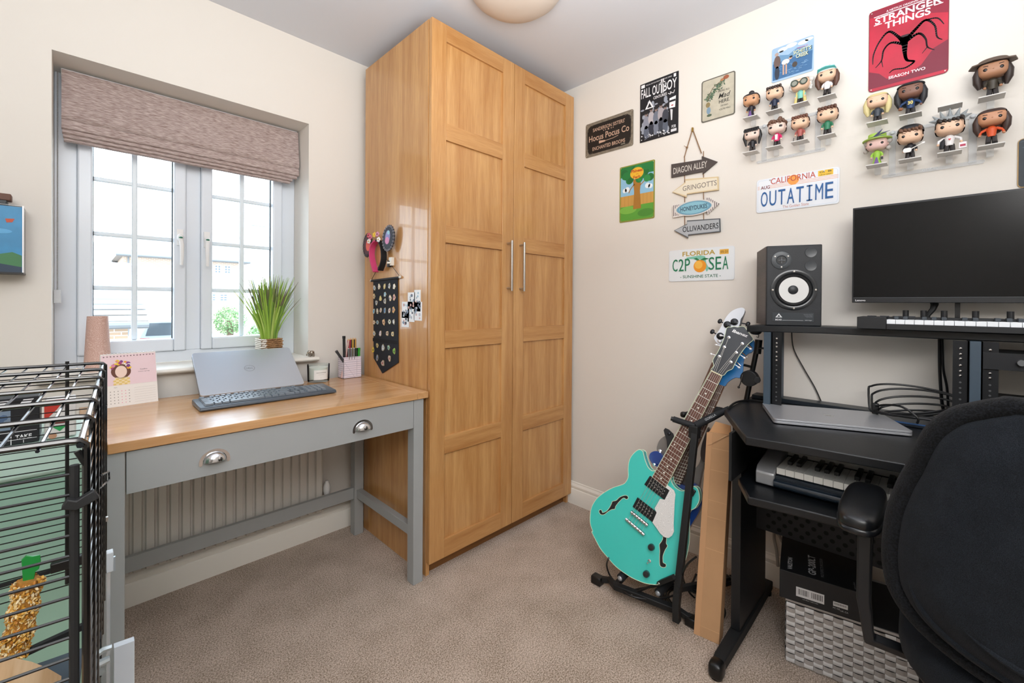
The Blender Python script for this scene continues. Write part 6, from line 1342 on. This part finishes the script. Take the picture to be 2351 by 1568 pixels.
for k_ in range(4):
    cc = onZ(.006, *B_(1330+6*k_, 1200+14*k_)); obj('cable_loop', MB().tube([(cc.x+(.07+.01*k_)*math.sin(a_), cc.y+(.085+.01*k_)*math.cos(a_), .005+.005*k_) for a_ in [2*PI*i/28 for i in range(28)]], .0035, 6, True), CABLE, t)

# microphone stand behind the guitars
t = thing('microphone_stand', 'black boom microphone stand with round clutch between guitars and studio desk', 'microphone stand', loc=(1.93, .62, 0))
q = lambda z, x, y: onX(z, x, y)
lowp = q(1.88, 1711, 930); upp = q(1.88, 1741, 785); clp = q(1.86, 1722, 868)
obj('pole', MB().tube([(lowp.x-.01, lowp.y+.03, .03), lowp, upp], [.009, .0095, .0095], 12), BLK, t)
obj('clutch', MB().cyl(clp+Vector((.012, 0, 0)), clp+Vector((-.018, 0, 0)), .031, 24), mat('121316', .5), t, bevel=.002)
obj('clutch_knob', MB().cyl(q(1.84, 1738, 873), q(1.84, 1732, 871)+Vector((.03, 0, 0)), .013, 8), mat('1a1b1e', .5), t, bevel=.002)
obj('clutch_lever', MB().tube([q(1.84, 1705, 860), q(1.83, 1700, 880), q(1.83, 1696, 889)], .002, 6).ell(q(1.83, 1696, 889), .0048), mat('3a3634', .3, .6), t)
obj('pole_collar', MB().tube([q(1.88, 1739, 800)-Vector((0, 0, .02)), q(1.88, 1742, 780)], .013, 12), BLK, t)
obj('side_pin', MB().tube([q(1.87, 1741, 799), q(1.87, 1760, 800)], .004, 6), BLK, t); obj('side_pin', MB().tube([q(1.87, 1708, 838), q(1.87, 1724, 842)], .0055, 6), BLK, t)
obj('boom_clamp', MB().ell(q(1.86, 1735, 757), (.02, .022, .02), None, .8), mat('141517', .5), t)
obj('cable_hook', MB().tube([q(1.86, 1738, 765), q(1.86, 1742, 770), q(1.86, 1741, 775), q(1.86, 1737, 773)], .0016, 5), BLK, t)
obj('base_leg', MB().tube([(1.87, lowp.y+.03, .04), (1.97, .70, .01)], .008, 6), BLK, t); obj('base_leg', MB().tube([(1.87, lowp.y+.03, .04), (1.78, .66, .01)], .008, 6), BLK, t)

# ================================================================== CARDBOARD BOX leaning between guitars and desk
t = thing('cardboard_box', 'tall narrow brown cardboard box leaning between guitars and studio desk', 'box', loc=(1.55, .56, 0))
CARD = mat('b68d65', .85, name='corrugated_card', var=.05, vscale=12, bump=.1, bscale=60)
bA, bB = Vector((1.545, .608, .0)), Vector((1.545, .527, .0)); tA, tB = Vector((1.603, .583, .704)), Vector((1.603, .510, .704))
bA = onZ(0, 1597, 1456); bB = onZ(0, 1651, 1481); tA = atD(1.60, 1632, 990); tB = atD(1.59, 1690, 1003)
up_ = ((tA-bA)+(tB-bB))/2; xx = (bB-bA).normalized(); MCb = frame(bA, xx, up_); wB = (bB-bA).length; hB = up_.length
mz = MCb.to_3x3().col[2]; sgn = -1 if mz.x > 0 else 1     # box extends away from the camera
dpt = .055
zz0, zz1 = (0, -dpt*sgn) 
obj('carton', MB().box((0, 0, min(zz0, zz1)), (wB, hB, max(zz0, zz1)), MCb), CARD, t, bevel=.0015)
zf = .0008*sgn
obj('side_flap', MB().box((-.006, .0, min(zf, zf-.004*sgn)), (.014, hB*.995, max(zf, zf-.004*sgn)), MCb), mat('c0936a', .85), t)
for y in (.035, .30, .41, .47, .58, .66): obj('crease', MB().box((.015, hB*y/.72, -.0009), (wB-.001, hB*y/.72+.0012, .0009), MCb), mat('d0a67c', .8), t)
obj('top_flap', MB().prism([(0, hB-.002), (wB, hB-.002), (wB*.92, hB+.034), (wB*.25, hB+.040)], -dpt*.2-.004, -dpt*.2, MCb), mat('c8986a', .85), t)
obj('torn_flap', MB().prism([(.002, hB-.05), (.012, hB-.045), (wB*.75, hB-.004), (wB*.9, hB-.001), (wB*.6, hB-.018)], .001, .004, MCb), mat('c9a27a', .85), t)

# ================================================================== AMP BOX ON WOVEN BASKET
fl0 = Vector((1.609, .361, 0)); fr0 = Vector((1.649, .155, 0)); xx = (fr0-fl0).normalized(); yy = Vector((-xx.y, xx.x, 0)); yy = yy if yy.x > 0 else -yy
BWd = .222
t = thing('woven_basket', 'grey woven plastic strap basket on carpet under the studio desk', 'basket', loc=(1.74, .22, 0))
bo = fl0-yy*-.006+xx*.018; bo = Vector((bo.x+.006, bo.y, 0)); WH = .208; WL = .34
obj('liner', MB().prism([tuple((bo+xx*a+yy*b).xy) for a, b in ((.004, .004), (WL-.004, .004), (WL-.004, .276), (.004, .276))], .003, WH-.004), mat('3a3a3e', .8), t)
WC = [mat('dfe0e2', .35, .2, name='silver_strap'), mat('b3afad', .4, .2, name='taupe_strap')]
tilew, tileh = .0245, .0148; proto = {}
def tiles(M_, n, m_):
    for i in range(n):
        for j in range(m_):
            par = (i+j) % 2; key_ = (round(M_.translation.x, 3), par); x0 = i*tilew; z0 = .004+j*tileh
            mb = MB(); nn = 4; vs = []
            for a in range(nn+1):
                for b in range(2): 
                    if par: vs.append((a/nn*tilew, b*(tileh-.0006), .0008+.0032*math.sin(PI*a/nn)))
                    else: vs.append((b*(tilew-.0006), a/nn*tileh, .0004+.0020*math.sin(PI*a/nn)))
            fs = [(2*a, 2*a+2, 2*a+3, 2*a+1) if par else (2*a, 2*a+1, 2*a+3, 2*a+2) for a in range(nn)]
            kk = (id(M_), par)
            if kk not in proto:
                o = obj('weave_strip', MB().add(vs, fs, M_), WC[par], t, smooth=60); proto[kk] = o
                o['_b'] = 0; del o['_b']; proto[kk] = (o, x0, z0)
                off = M_.to_3x3() @ Vector((x0, z0, 0)); o.location = off
            else: inst(proto[kk][0], t, M_.to_3x3() @ Vector((x0, z0, 0)))
MF_ = frame(bo, xx, (0, 0, 1)); ML_ = frame(bo+yy*.28, -yy, (0, 0, 1))
if (MF_.to_3x3().col[2]).x > 0: print('basket flipped')
tiles(MF_, 13, 13); tiles(ML_, 11, 13)
obj('rim', MB().tube([bo+Vector((0, 0, WH-.004)), bo+xx*WL+Vector((0, 0, WH-.004)), bo+xx*WL+yy*.28+Vector((0, 0, WH-.004)), bo+yy*.28+Vector((0, 0, WH-.004))], .005, 6, True), WC[1], t)
t = thing('equipment_box', 'flat black printed box of an effects processor lying on the woven basket', 'box', loc=(1.75, .25, .21))
MA = frame(Vector((fl0.x, fl0.y, .2115)), xx, (0, 0, 1)); BH = .090; BDp = .30
obj('carton', MB().box((0, 0, -BDp), (BWd, BH, 0), MA), mat('131519', .55, name='black_printed_card'), t, bevel=.0015)
lm_ = MB(); MTp = frame(Vector((fl0.x, fl0.y, .2115+BH)), yy, -xx)  # text runs towards the wall
if MTp.to_3x3().col[2].z < 0: MTp = frame(Vector((fl0.x, fl0.y, .2115+BH)), yy, xx)
sy = 1 if (MTp.to_3x3().col[1]).dot(xx) > 0 else -1
lm_.mat(mat('cfd0d2', .5)); Zt = .0005
lm_.text('VALETON', .055, -.034, .013, Zt, MTp, w=.078, bold=.03); lm_.text('GP-200LT', .085, -.098, .021, Zt, MTp, w=.125, bold=.03); lm_.mat(mat('9a9ca0', .5)); lm_.text('MULTI-EFFECTS PROCESSOR', .085, -.118, .008, Zt, MTp, w=.12); lm_.text('www.valeton', .03, -.196, .005, Zt, MTp, w=.04)
lm_.mat(mat('d8d8da', .5)); lm_.rect(.045, .020, .118, .050, Zt, MA); lm_.rect(.140, .026, .176, .040, Zt, MA)
lm_.mat(mat('1a1a1c', .5)); rbb = random.Random(1)
for k_ in range(26): x = .050+.0025*k_; lm_.rect(x, .027, x+rbb.choice([.0007, .0012, .0016]), .045, Zt+.0002, MA) if k_ not in (12, 13) else None
for k_ in range(14): lm_.rect(.143+.0022*k_, .031, .144+.0022*k_, .037, Zt+.0002, MA)
lm_.mat(mat('c8c8ca', .5)); lm_.text('multi effects - made in china', .082, .014, .0028, Zt, MA, w=.04); lm_.text('FC CE', .140, .018, .0045, Zt, MA, align='L'); lm_.text('UK CA', .158, .015, .0045, Zt, MA, align='L')
obj('printed_label', lm_, None, t, kind='stuff')
# cable under desk
t = thing('taped_cable', 'pale taped cable hanging behind the black box under desk', 'cable', loc=(1.95, .45, .3))
obj('cable', MB().tube(cr([tuple(onX(1.99, *q)) for q in [(1786, 1300), (1783, 1265), (1777, 1235), (1779, 1222), (1788, 1228), (1797, 1245), (1805, 1262)]], 5, False), .006, 8), mat('a8a29a', .5), t)

# ================================================================== OFFICE CHAIR
CHF = twotone('1d2127', '0e1115', 900, rough=.95, bump=.3, name='black_chair_fabric', dist=.0008, sheen=.04)
CH = thing('office_chair', 'black fabric office chair in front of studio desk, back to camera', 'office chair', loc=(1.35, -.22, 0))
prof = [(-.103, 1.004), (-.078, 1.000), (-.042, .984), (-.015, .968), (.010, .938), (.025, .907), (.042, .852), (.058, .806), (.073, .749), (.079, .704), (.082, .650), (.079, .609), (.072, .580), (.050, .545), (.010, .515), (-.05, .492), (-.12, .480)]
cyc = -.190
right = [(y, z) for y, z in prof]; left = [(2*cyc-y, z) for y, z in prof[::-1]]
outl = [(p[0], p[1]) for p in cr([(y, z, 0) for y, z in right+left], 3, True)]
cen = (cyc, .74)
def shell(name, scale_list, mt, bev=0):
    mb = MB(); n = len(outl); rings = []
    for sc, xo in scale_list:
        rings.append([Vector((1.12+xo+.75*(cen[0]+(y-cen[0])*sc-cen[0])**2+.10*(z-.74)**2, cen[0]+(y-cen[0])*sc, cen[1]+(z-cen[1])*sc)) for y, z in outl])
    vs = [v for r in rings for v in r]; fs = [(i*n+k_, i*n+(k_+1) % n, (i+1)*n+(k_+1) % n, (i+1)*n+k_) for i in range(len(rings)-1) for k_ in range(n)]
    mb.add(vs, fs); return obj(name, mb, mt, CH, smooth=70)
bkst = shell('backrest', [(.02, -.050), (.25, -.050), (.5, -.050), (.60, -.050), (.66, -.051), (.70, -.050), (.74, -.046), (.78, -.039), (.82, -.031), (.86, -.025), (.89, -.018), (.905, -.006)], CHF)
shell('backrest_rim', [(.885, -.002), (.90, -.012), (.935, -.017), (.97, -.014), (.992, -.004), (1.0, .010), (.99, .030), (.95, .045), (.85, .052), (.5, .055), (.02, .055)], twotone('17191d', '060708', 330, rough=.95, bump=.9, name='ribbed_black_edge', dist=.002, sheen=.04))
for sc_, xo_, zt_ in ((.84, -.026, .63), (.70, -.047, .60)):
    lo = [(cyc+(y-cyc)*sc_, cen[1]+(z-cen[1])*sc_) for y, z in outl if z < .70]
    lo = sorted(p for p in lo if p[1] < zt_); n_ = len(lo)
    obj('crease_fold', MB().tube([(1.12+xo_+.75*(y-cyc)**2+.10*(z-.74)**2, y, z) for y, z in lo], [.0005+.0055*min(1, min(i, n_-1-i)/5) for i in range(n_)], 8), CHF, CH)
armp = []
def padarm(side):
    yc = cyc+side*.315
    o = obj('armrest_pad', MB().ell((1.325, yc, .683), (.135, .041, .024), None, .62, 32, 16), mat('101215', .33, name='soft_black_plastic'), CH, smooth=70)
    obj('armrest_lip', MB().ell((1.325, yc, .668), (.137, .043, .014), None, .6, 32, 10), mat('121418', .3), CH, smooth=70)
    obj('armrest_stem', MB().tube([(1.27, yc-side*.01, .665), (1.262, yc-side*.01, .60), (1.25, yc-side*.01, .50), (1.25, yc-side*.02, .415), (1.30, yc-side*.12, .39)], [.020, .019, .018, .017, .016], 4), mat('121418', .45), CH, bevel=.004)
padarm(1); padarm(-1)
obj('seat', MB().ell((1.38, cyc, .445), (.255, .250, .055), None, .55, 36, 16), CHF, CH, smooth=70)
obj('seat_pan', MB().ell((1.37, cyc, .408), (.24, .235, .028), None, .6, 32, 12), mat('101114', .4), CH, smooth=70)
obj('back_bracket', MB().tube([(1.135, cyc, .70), (1.125, cyc, .52), (1.15, cyc, .42), (1.25, cyc, .385), (1.36, cyc, .385)], [.02, .026, .026, .024, .022], 8), mat('101114', .4), CH)
obj('gas_column', MB().cyl((1.38, cyc, .11), (1.38, cyc, .39), .024, 16), BLK, CH)
for k_ in range(5):
    a_ = 2*PI*k_/5+.5; e = Vector((1.38+.27*math.cos(a_), cyc+.27*math.sin(a_), .075)); l_ = obj('base_leg', MB().tube([(1.38, cyc, .105), e], [.026, .016], 6), mat('16181b', .4), CH)
    obj('castor', MB().cyl(e+Vector((0, -.016, -.047)), e+Vector((0, .016, -.047)), .027, 16).cyl(e+Vector((0, 0, -.04)), e+Vector((0, 0, .0)), .006, 8), BLK, l_)

# ================================================================== WIRE CAGE and things around it
CG = thing('wire_cage', 'black wire pet cage at left edge with shiny bent bars', 'cage', loc=(-.2, .88, .60))
fr_ = Vector((.005, .553, 1.033)); sd = Vector((math.sin(math.radians(2.9)), math.cos(math.radians(2.9)), 0)); ld = Vector((-math.cos(math.radians(6.5)), math.sin(math.radians(6.5)), 0))
CL_ = .660; CWd = .46; ZB = .60
for i in range(7):
    c = fr_+sd*(CL_*i/6); pts = [c+ld*CWd+Vector((0, 0, 0)), c+ld*.012, c+ld*.004+Vector((0, 0, -.001)), c+Vector((0, 0, -.005)), c+Vector((0, 0, -.012)), Vector((c.x, c.y, ZB))]
    obj('frame_bar', MB().tube(pts, .0030, 8), BLKG, CG)
    o = obj('frame_bar', MB().tube([c+ld*CWd, c+ld*CWd+Vector((0, 0, ZB-1.033))], .0030, 8), BLKG, CG)
# long bars along the top (front to back)
TW = 1.033-.0042
nt = 18
for i in range(nt):
    s = .004+i*.0262
    a = fr_+ld*s+Vector((0, 0, -.0042)); b = fr_+sd*CL_+ld*s+Vector((0, 0, -.0042)); obj('top_wire', MB().tube([a-sd*.004, b+sd*.004], .0016 if i else .0028, 6), mat('2a2e33', .12, .8, name='polished_black_wire'), CG)
sw_ = MB()
for i in range(30):
    z = 1.033-.0145*(i+1); a = fr_+Vector((.0, 0, z-1.033)); sw_.tube([a-ld*.0, a+sd*CL_], .0013, 5)
obj('side_wire', sw_, BLKG, CG, kind='stuff')
bkw = MB(); c = fr_+sd*CL_
for i in range(31):
    z = 1.025-.0138*(i+1); bw = obj('back_wire', MB().tube([Vector((c.x, c.y, z)), Vector((c.x, c.y, z))+ld*CWd], .0011, 5), BLK, CG)
for s in (.055, .30): p = c+ld*s; obj('back_post', MB().tube([(p.x, p.y, 1.040), (p.x, p.y, .60)], .0030, 6), BLK, CG)
# front door
dr = fr_+ld*.0078+Vector((0, -.004, 0)); DO = obj('door_post', MB().tube([(dr.x, dr.y, 1.012), (dr.x, dr.y, .62)], .0034, 8), BLKM, CG)
for i in range(22):
    z = 1.004-.0183*i; obj('door_wire', MB().tube([Vector((dr.x, dr.y, z)), Vector((dr.x, dr.y, z))+ld*(CWd-.03)], .0014, 6), BLK, CG)
obj('front_bar', MB().tube([fr_+Vector((0, 0, -.024)), fr_+ld*.006+Vector((0, 0, -.010))], .0028, 6), BLK, CG)
q0, q1 = onY(.545, 147, 1155), onY(.545, 222, 1132)
obj('door_latch', MB().tube([q0, onY(.545, 175, 1158), onY(.545, 198, 1146), q1], .0062, 4), BLKM, CG, bevel=.001)
for (x, y) in ((253, 1095),):
    a = onX(.030, 232, 1092); L0 = [onX(.024, 234, 1090), onX(.036, 250, 1083), onX(.036, 251, 1101), onX(.026, 235, 1116), onX(.018, 224, 1124)]
    obj('wire_clip', MB().tube(L0, .0014, 6), mat('5a5c60', .15, .9), CG)
obj('hinge_tab', MB().cbox(onX(.036, 243, 1192), (.006, .006, .008)), STEEL, CG); obj('hinge_tab', MB().cbox(onX(.036, 241, 935), (.004, .006, .006)), BLK, CG)
# tray rails inside
for (qa, qb, nm) in (((0, 1345), (190, 1290), 'shelf_rail'), ((0, 1525), (190, 1438), 'tray_edge')):
    Y_ = 1.17 if nm == 'shelf_rail' else .95
    obj(nm, MB().tube([onY(Y_, *qa)+ld*.3, onY(Y_, *qa), onY(Y_, *qb)], .006 if nm == 'tray_edge' else .0045, 4), BLKM, CG)
obj('tray_floor', MB().prism([tuple((fr_+ld*a+sd*b).xy) for a, b in ((.02, .02), (CWd-.01, .02), (CWd-.01, .40), (.02, .40))], .605, .612), mat('3a4652', .5, name='slate_tray'), CG)
hg = onY(1.16, 160, 1292); obj('shelf_clip', MB().cbox(hg, (.05, .012, .018)), BLK, CG, bevel=.002)

# seed stick
t = thing('seed_stick', 'honey seed treat stick hanging by green clip inside wire cage', 'treat', loc=tuple(onY(.95, 40, 1500)))
def Qs(x, y): return onY(.95, x/4.78, 1240+y/4.78)
cA, cB_ = Qs(320, 430), Qs(150, 1300)
ax_ = (cB_-cA); r0 = .016
obj('core', MB().tube([cA, cA+ax_*.5, cB_], [.012, .014, .0125], 10), mat('a8742c', .8, var=.3, vscale=120), t)
sm = MB(); rs = random.Random(2); SC = [mat('d8a850', .6), mat('e8cc90', .6), mat('b87828', .6), mat('c89030', .6), mat('f0dcb0', .6)]
wdir = Vector((1, 0, 0)); ydir = Vector((0, -1, 0))
for _ in range(950):
    s = rs.random(); an = rs.uniform(0, 2*PI); rr_ = .0145*(1+.12*math.sin(s*20)); p = cA+ax_*s+wdir*rr_*math.cos(an)+ydir*rr_*math.sin(an); sm.mat(rs.choice(SC))
    M_ = Matrix.Translation(p) @ Euler((rs.uniform(0, 6), rs.uniform(0, 6), rs.uniform(0, 6))).to_matrix().to_4x4(); sm.ell((0, 0, 0), (.0036, .0018, .0011), M_, 1, 6, 4)
obj('seeds', sm, None, t, kind='stuff')
gp = [Qs(*q) for q in [(235, 215), (290, 165), (360, 175), (440, 160), (450, 230), (430, 310), (390, 340), (370, 450), (320, 490), (255, 490), (245, 350)]]
mb = MB(); Mq = frame(gp[0], (1, 0, 0), (0, 0, 1)); mb.prism([tuple((Mq.inverted() @ p).xy) for p in gp], -.002, .002, Mq); obj('hanging_clip', mb, mat('1c8a3a', .3, name='green_plastic'), t, bevel=.0006)

# wooden hide
hc_ = onY(.80, 60, 1590)
t = thing('wooden_hide', 'pale curved wooden hide lying in the bottom of the cage', 'pet hide', loc=(-.12, .80, .612))
prf = [(-.16+.16*(1-math.cos(PI*i/16)), .10*math.sin(PI*i/16)) for i in range(17)]
mb = MB(); outr = [(-.015-.20*i/16, .612+.142*math.sin(PI*min(1, .12+i/16*.88))**.6) for i in range(17)]; n = len(outr)
vs = [(x, y, z) for y in (.60, .775) for x, z in outr]+[(x*.985-.001, y, z-.008) for y in (.60, .775) for x, z in outr]
fs = [(i, i+1, n+i+1, n+i) for i in range(n-1)]+[(2*n+i+1, 2*n+i, 3*n+i, 3*n+i+1) for i in range(n-1)]+[(i+1, i, 2*n+i, 2*n+i+1) for i in range(n-1)]+[(n+i, n+i+1, 3*n+i+1, 3*n+i) for i in range(n-1)]
mb.add(vs, fs); obj('hide_arch', mb, wood('d9bb94', 'c09a6c', 'y', .7, 'pale_birch'), t, smooth=60)

# green storage box behind the cage
t = thing('storage_box', 'pale green plastic storage box with lid standing behind the cage', 'storage box', loc=(-.33, 1.45, 0))
GRN = mat('95bba8', .35, name='pale_green_plastic'); GRL = mat('bfdccf', .3, name='paler_green_lid')
obj('bin', MB().box((-.62, 1.275, .0), (.008, 1.495, .808)), GRN, t, bevel=.01); obj('lid', MB().box((-.625, 1.268, .808), (.012, 1.500, .872)), GRL, t, bevel=.008)
# boxes on top of it
t = thing('gift_box', 'black clapperboard style box lettered STUDIO TAKE 1 seen through cage top', 'box', loc=(-.09, 1.34, .873))
MX = facingA(-.30, .8735, 1.300); 
obj('carton', MB().box((0, 0, -.09), (.243, .092, 0), MX), mat('15171c', .5), t, bevel=.001)
lm_ = MB(); lm_.mat(mat('e8e8ea', .6)); lm_.text('STUDIO', .170, .012, .010, .0006, MX, w=.038, bold=.03); lm_.text('TAKE', .222, .010, .008, .0006, MX, w=.022, bold=.03); lm_.text('1', .222, .001, .006, .0006, MX); lm_.rect(.10, .024, .24, .0252, .0006, MX); lm_.rect(.10, .0085, .24, .0094, .0006, MX); lm_.rect(.205, .0, .2062, .024, .0006, MX)
for k_ in range(8): lm_.flat([(.004+.030*k_, .074), (.018+.030*k_, .074), (.026+.030*k_, .088), (.012+.030*k_, .088)], .0006, MX)
lm_.mat(mat('7a8ca0', .6)); lm_.rect(.13, .030, .205, .068, .0005, MX)
rq = random.Random(6)
for k_ in range(14): lm_.mat(mat(rq.choice(['c9b8a4', '8a6c5c', 'd8d4d0', '4c6484']), .6)); lm_.disc(rq.uniform(.138, .198), rq.uniform(.036, .062), rq.uniform(.004, .010), .0007+.00001*k_, MX, n=8)
obj('printed_front', lm_, None, t)
t = thing('gift_box', 'small white and red toy box with green badge seen through cage', 'box', loc=(-.03, 1.34, .873))
MX = facingA(-.050, .8735, 1.300); obj('carton', MB().box((0, 0, -.05), (.046, .080, 0), MX), mat('d8d6d2', .5), t, bevel=.003)
lm_ = MB(); lm_.mat(mat('c0382c', .5)); lm_.flat([(0, .08), (.03, .08), (.018, .06), (.006, .045), (0, .045)], .0006, MX); lm_.mat(mat('2c9a54', .5)); lm_.flat([(.010, .026), (.034, .026), (.022, .014)], .0006, MX); lm_.mat(mat('6a2c28', .5)); lm_.rect(.008, .030, .036, .036, .0006, MX); lm_.mat(mat('b88a6c', .5)); lm_.disc(.012, .006, .006, .0006, MX); obj('printed_front', lm_, None, t)

# display box high on the window wall at the left edge
t = thing('display_box', 'clear plastic display box with blue scenery card on wall left of window', 'display box', loc=(-.20, 2.14, 1.247))
DBX = -.128
obj('scenery_card', MB().box((-.30, 2.102, 1.249), (DBX-.001, 2.106, 1.460)), mat('2a86b8', .4, name='blue_card', var=.15, vscale=14), t)
a = MB(); MX = facingA(-.30, 1.249, 2.1018); a.mat(mat('c05030', .5)); a.flat([(.135, .170), (.155, .172), (.150, .160), (.138, .158)], .0004, MX); a.mat(mat('3f7a4c', .5)); a.flat([(0, 0), (.170, 0), (.170, .055), (.15, .065), (.10, .05), (.05, .06), (0, .05)], .0004, MX); a.mat(mat('243a50', .5)); a.flat([(0, 0), (.170, 0), (.170, .018), (.12, .028), (0, .022)], .0006, MX); a.mat(mat('5ca8d8', .5)); a.disc(.12, .13, .03, .0004, MX, ry=.008); obj('card_print', a, None, t)
obj('clear_side', MB().box((DBX, 2.100, 1.247), (DBX+.0015, YA-.001, 1.464)), mat('d8dce0', .15, alpha=.45, name='clear_plastic'), t)
obj('clear_edge', MB().box((DBX-.001, 2.0985, 1.247), (DBX+.0025, 2.101, 1.464)), mat('f4f4f6', .2), t)
obj('clear_top', MB().box((-.30, 2.10, 1.463), (DBX, YA-.001, 1.4645)), mat('d8dce0', .15, alpha=.5), t)
obj('black_base', MB().box((-.30, 2.098, 1.2445), (DBX+.002, YA-.001, 1.2495)), BLK, t)
t = thing('wooden_block', 'small brown wooden block on top of the wall display box', 'block', loc=(-.18, 2.14, 1.465))
obj('block', MB().box((-.25, 2.11, 1.478), (-.153, 2.15, 1.500)), mat('6a4a3c', .6), t, bevel=.003); obj('block_foot', MB().box((-.25, 2.105, 1.465), (-.162, 2.155, 1.478)), mat('34383c', .5), t, bevel=.002)

# silver upright, clip and shelf beside the cage
t = thing('clamp_post', 'slim silver metal post with clamp lever beside the wire cage', 'post', loc=(.036, .95, 0))
pa = onY(.95, 249, 1285); px_ = pa.x
obj('post', MB().box((px_-.0022, .948, 0), (px_+.0022, .953, pa.z)), mat('c8d0d6', .2, .7), t)
ca, cb2 = onY(.95, 244, 1268), onY(.95, 260, 1307); obj('end_cap', MB().box((ca.x, .943, cb2.z), (cb2.x, .958, ca.z)), mat('c4ccd2', .35), t, bevel=.0008)
obj('cap_hook', MB().box((cb2.x, .949, cb2.z-.003), (cb2.x+.0025, .953, cb2.z+.02)), mat('a8b4bc', .3, .5), t)
Yl = .80; kp = lambda x, y: onY(Yl, 100+x/4.93, 1250+y/4.93)
obj('clamp_lever', MB().tube([kp(770, 1160), kp(680, 1190), kp(600, 1250), kp(550, 1330)], [.0035, .004, .0045, .005], 6), mat('a9b4b8', .35, .5), t); obj('clamp_lever', MB().tube([kp(545, 1370), kp(640, 1345), kp(750, 1290)], [.0055, .005, .0045], 8), mat('b4bec2', .3, .5), t); obj('clamp_tab', MB().tube([kp(560, 1440), kp(680, 1440)], [.006, .004], 4), mat('9aa6aa', .35, .5), t)
t = thing('side_shelf', 'pale grey shelf board low at left between cage and desk leg', 'shelf', loc=(.06, .86, 0))
s0, s1, s2, s3 = onY(.86, 262, 1488), onY(.86, 309, 1471), onY(.86, 312, 1600), onY(.86, 264, 1600)
mb = MB(); mb.add([s0, s1, Vector((s1.x, .86, 0)), Vector((s0.x, .86, 0)), s0+Vector((0, .012, 0)), s1+Vector((0, .012, 0)), Vector((s1.x, .872, 0)), Vector((s0.x, .872, 0))], [(3,2,1,0),(4,5,6,7),(0,1,5,4),(1,2,6,5),(2,3,7,6),(3,0,4,7)]); obj('board', mb, mat('bcc4cb', .5, name='pale_grey_board'), t)

t = thing('audio_lead', 'thin black lead curving along the left end of the studio desk top to the laptop', 'cable', loc=(1.75, .5, .78))
obj('cable', MB().tube(cr([tuple(onZ(.781, *q)) for q in [(1672, 938), (1684, 927), (1700, 921), (1724, 919), (1750, 921), (1776, 925)]], 5, False), .0042, 7), CABLE, t)
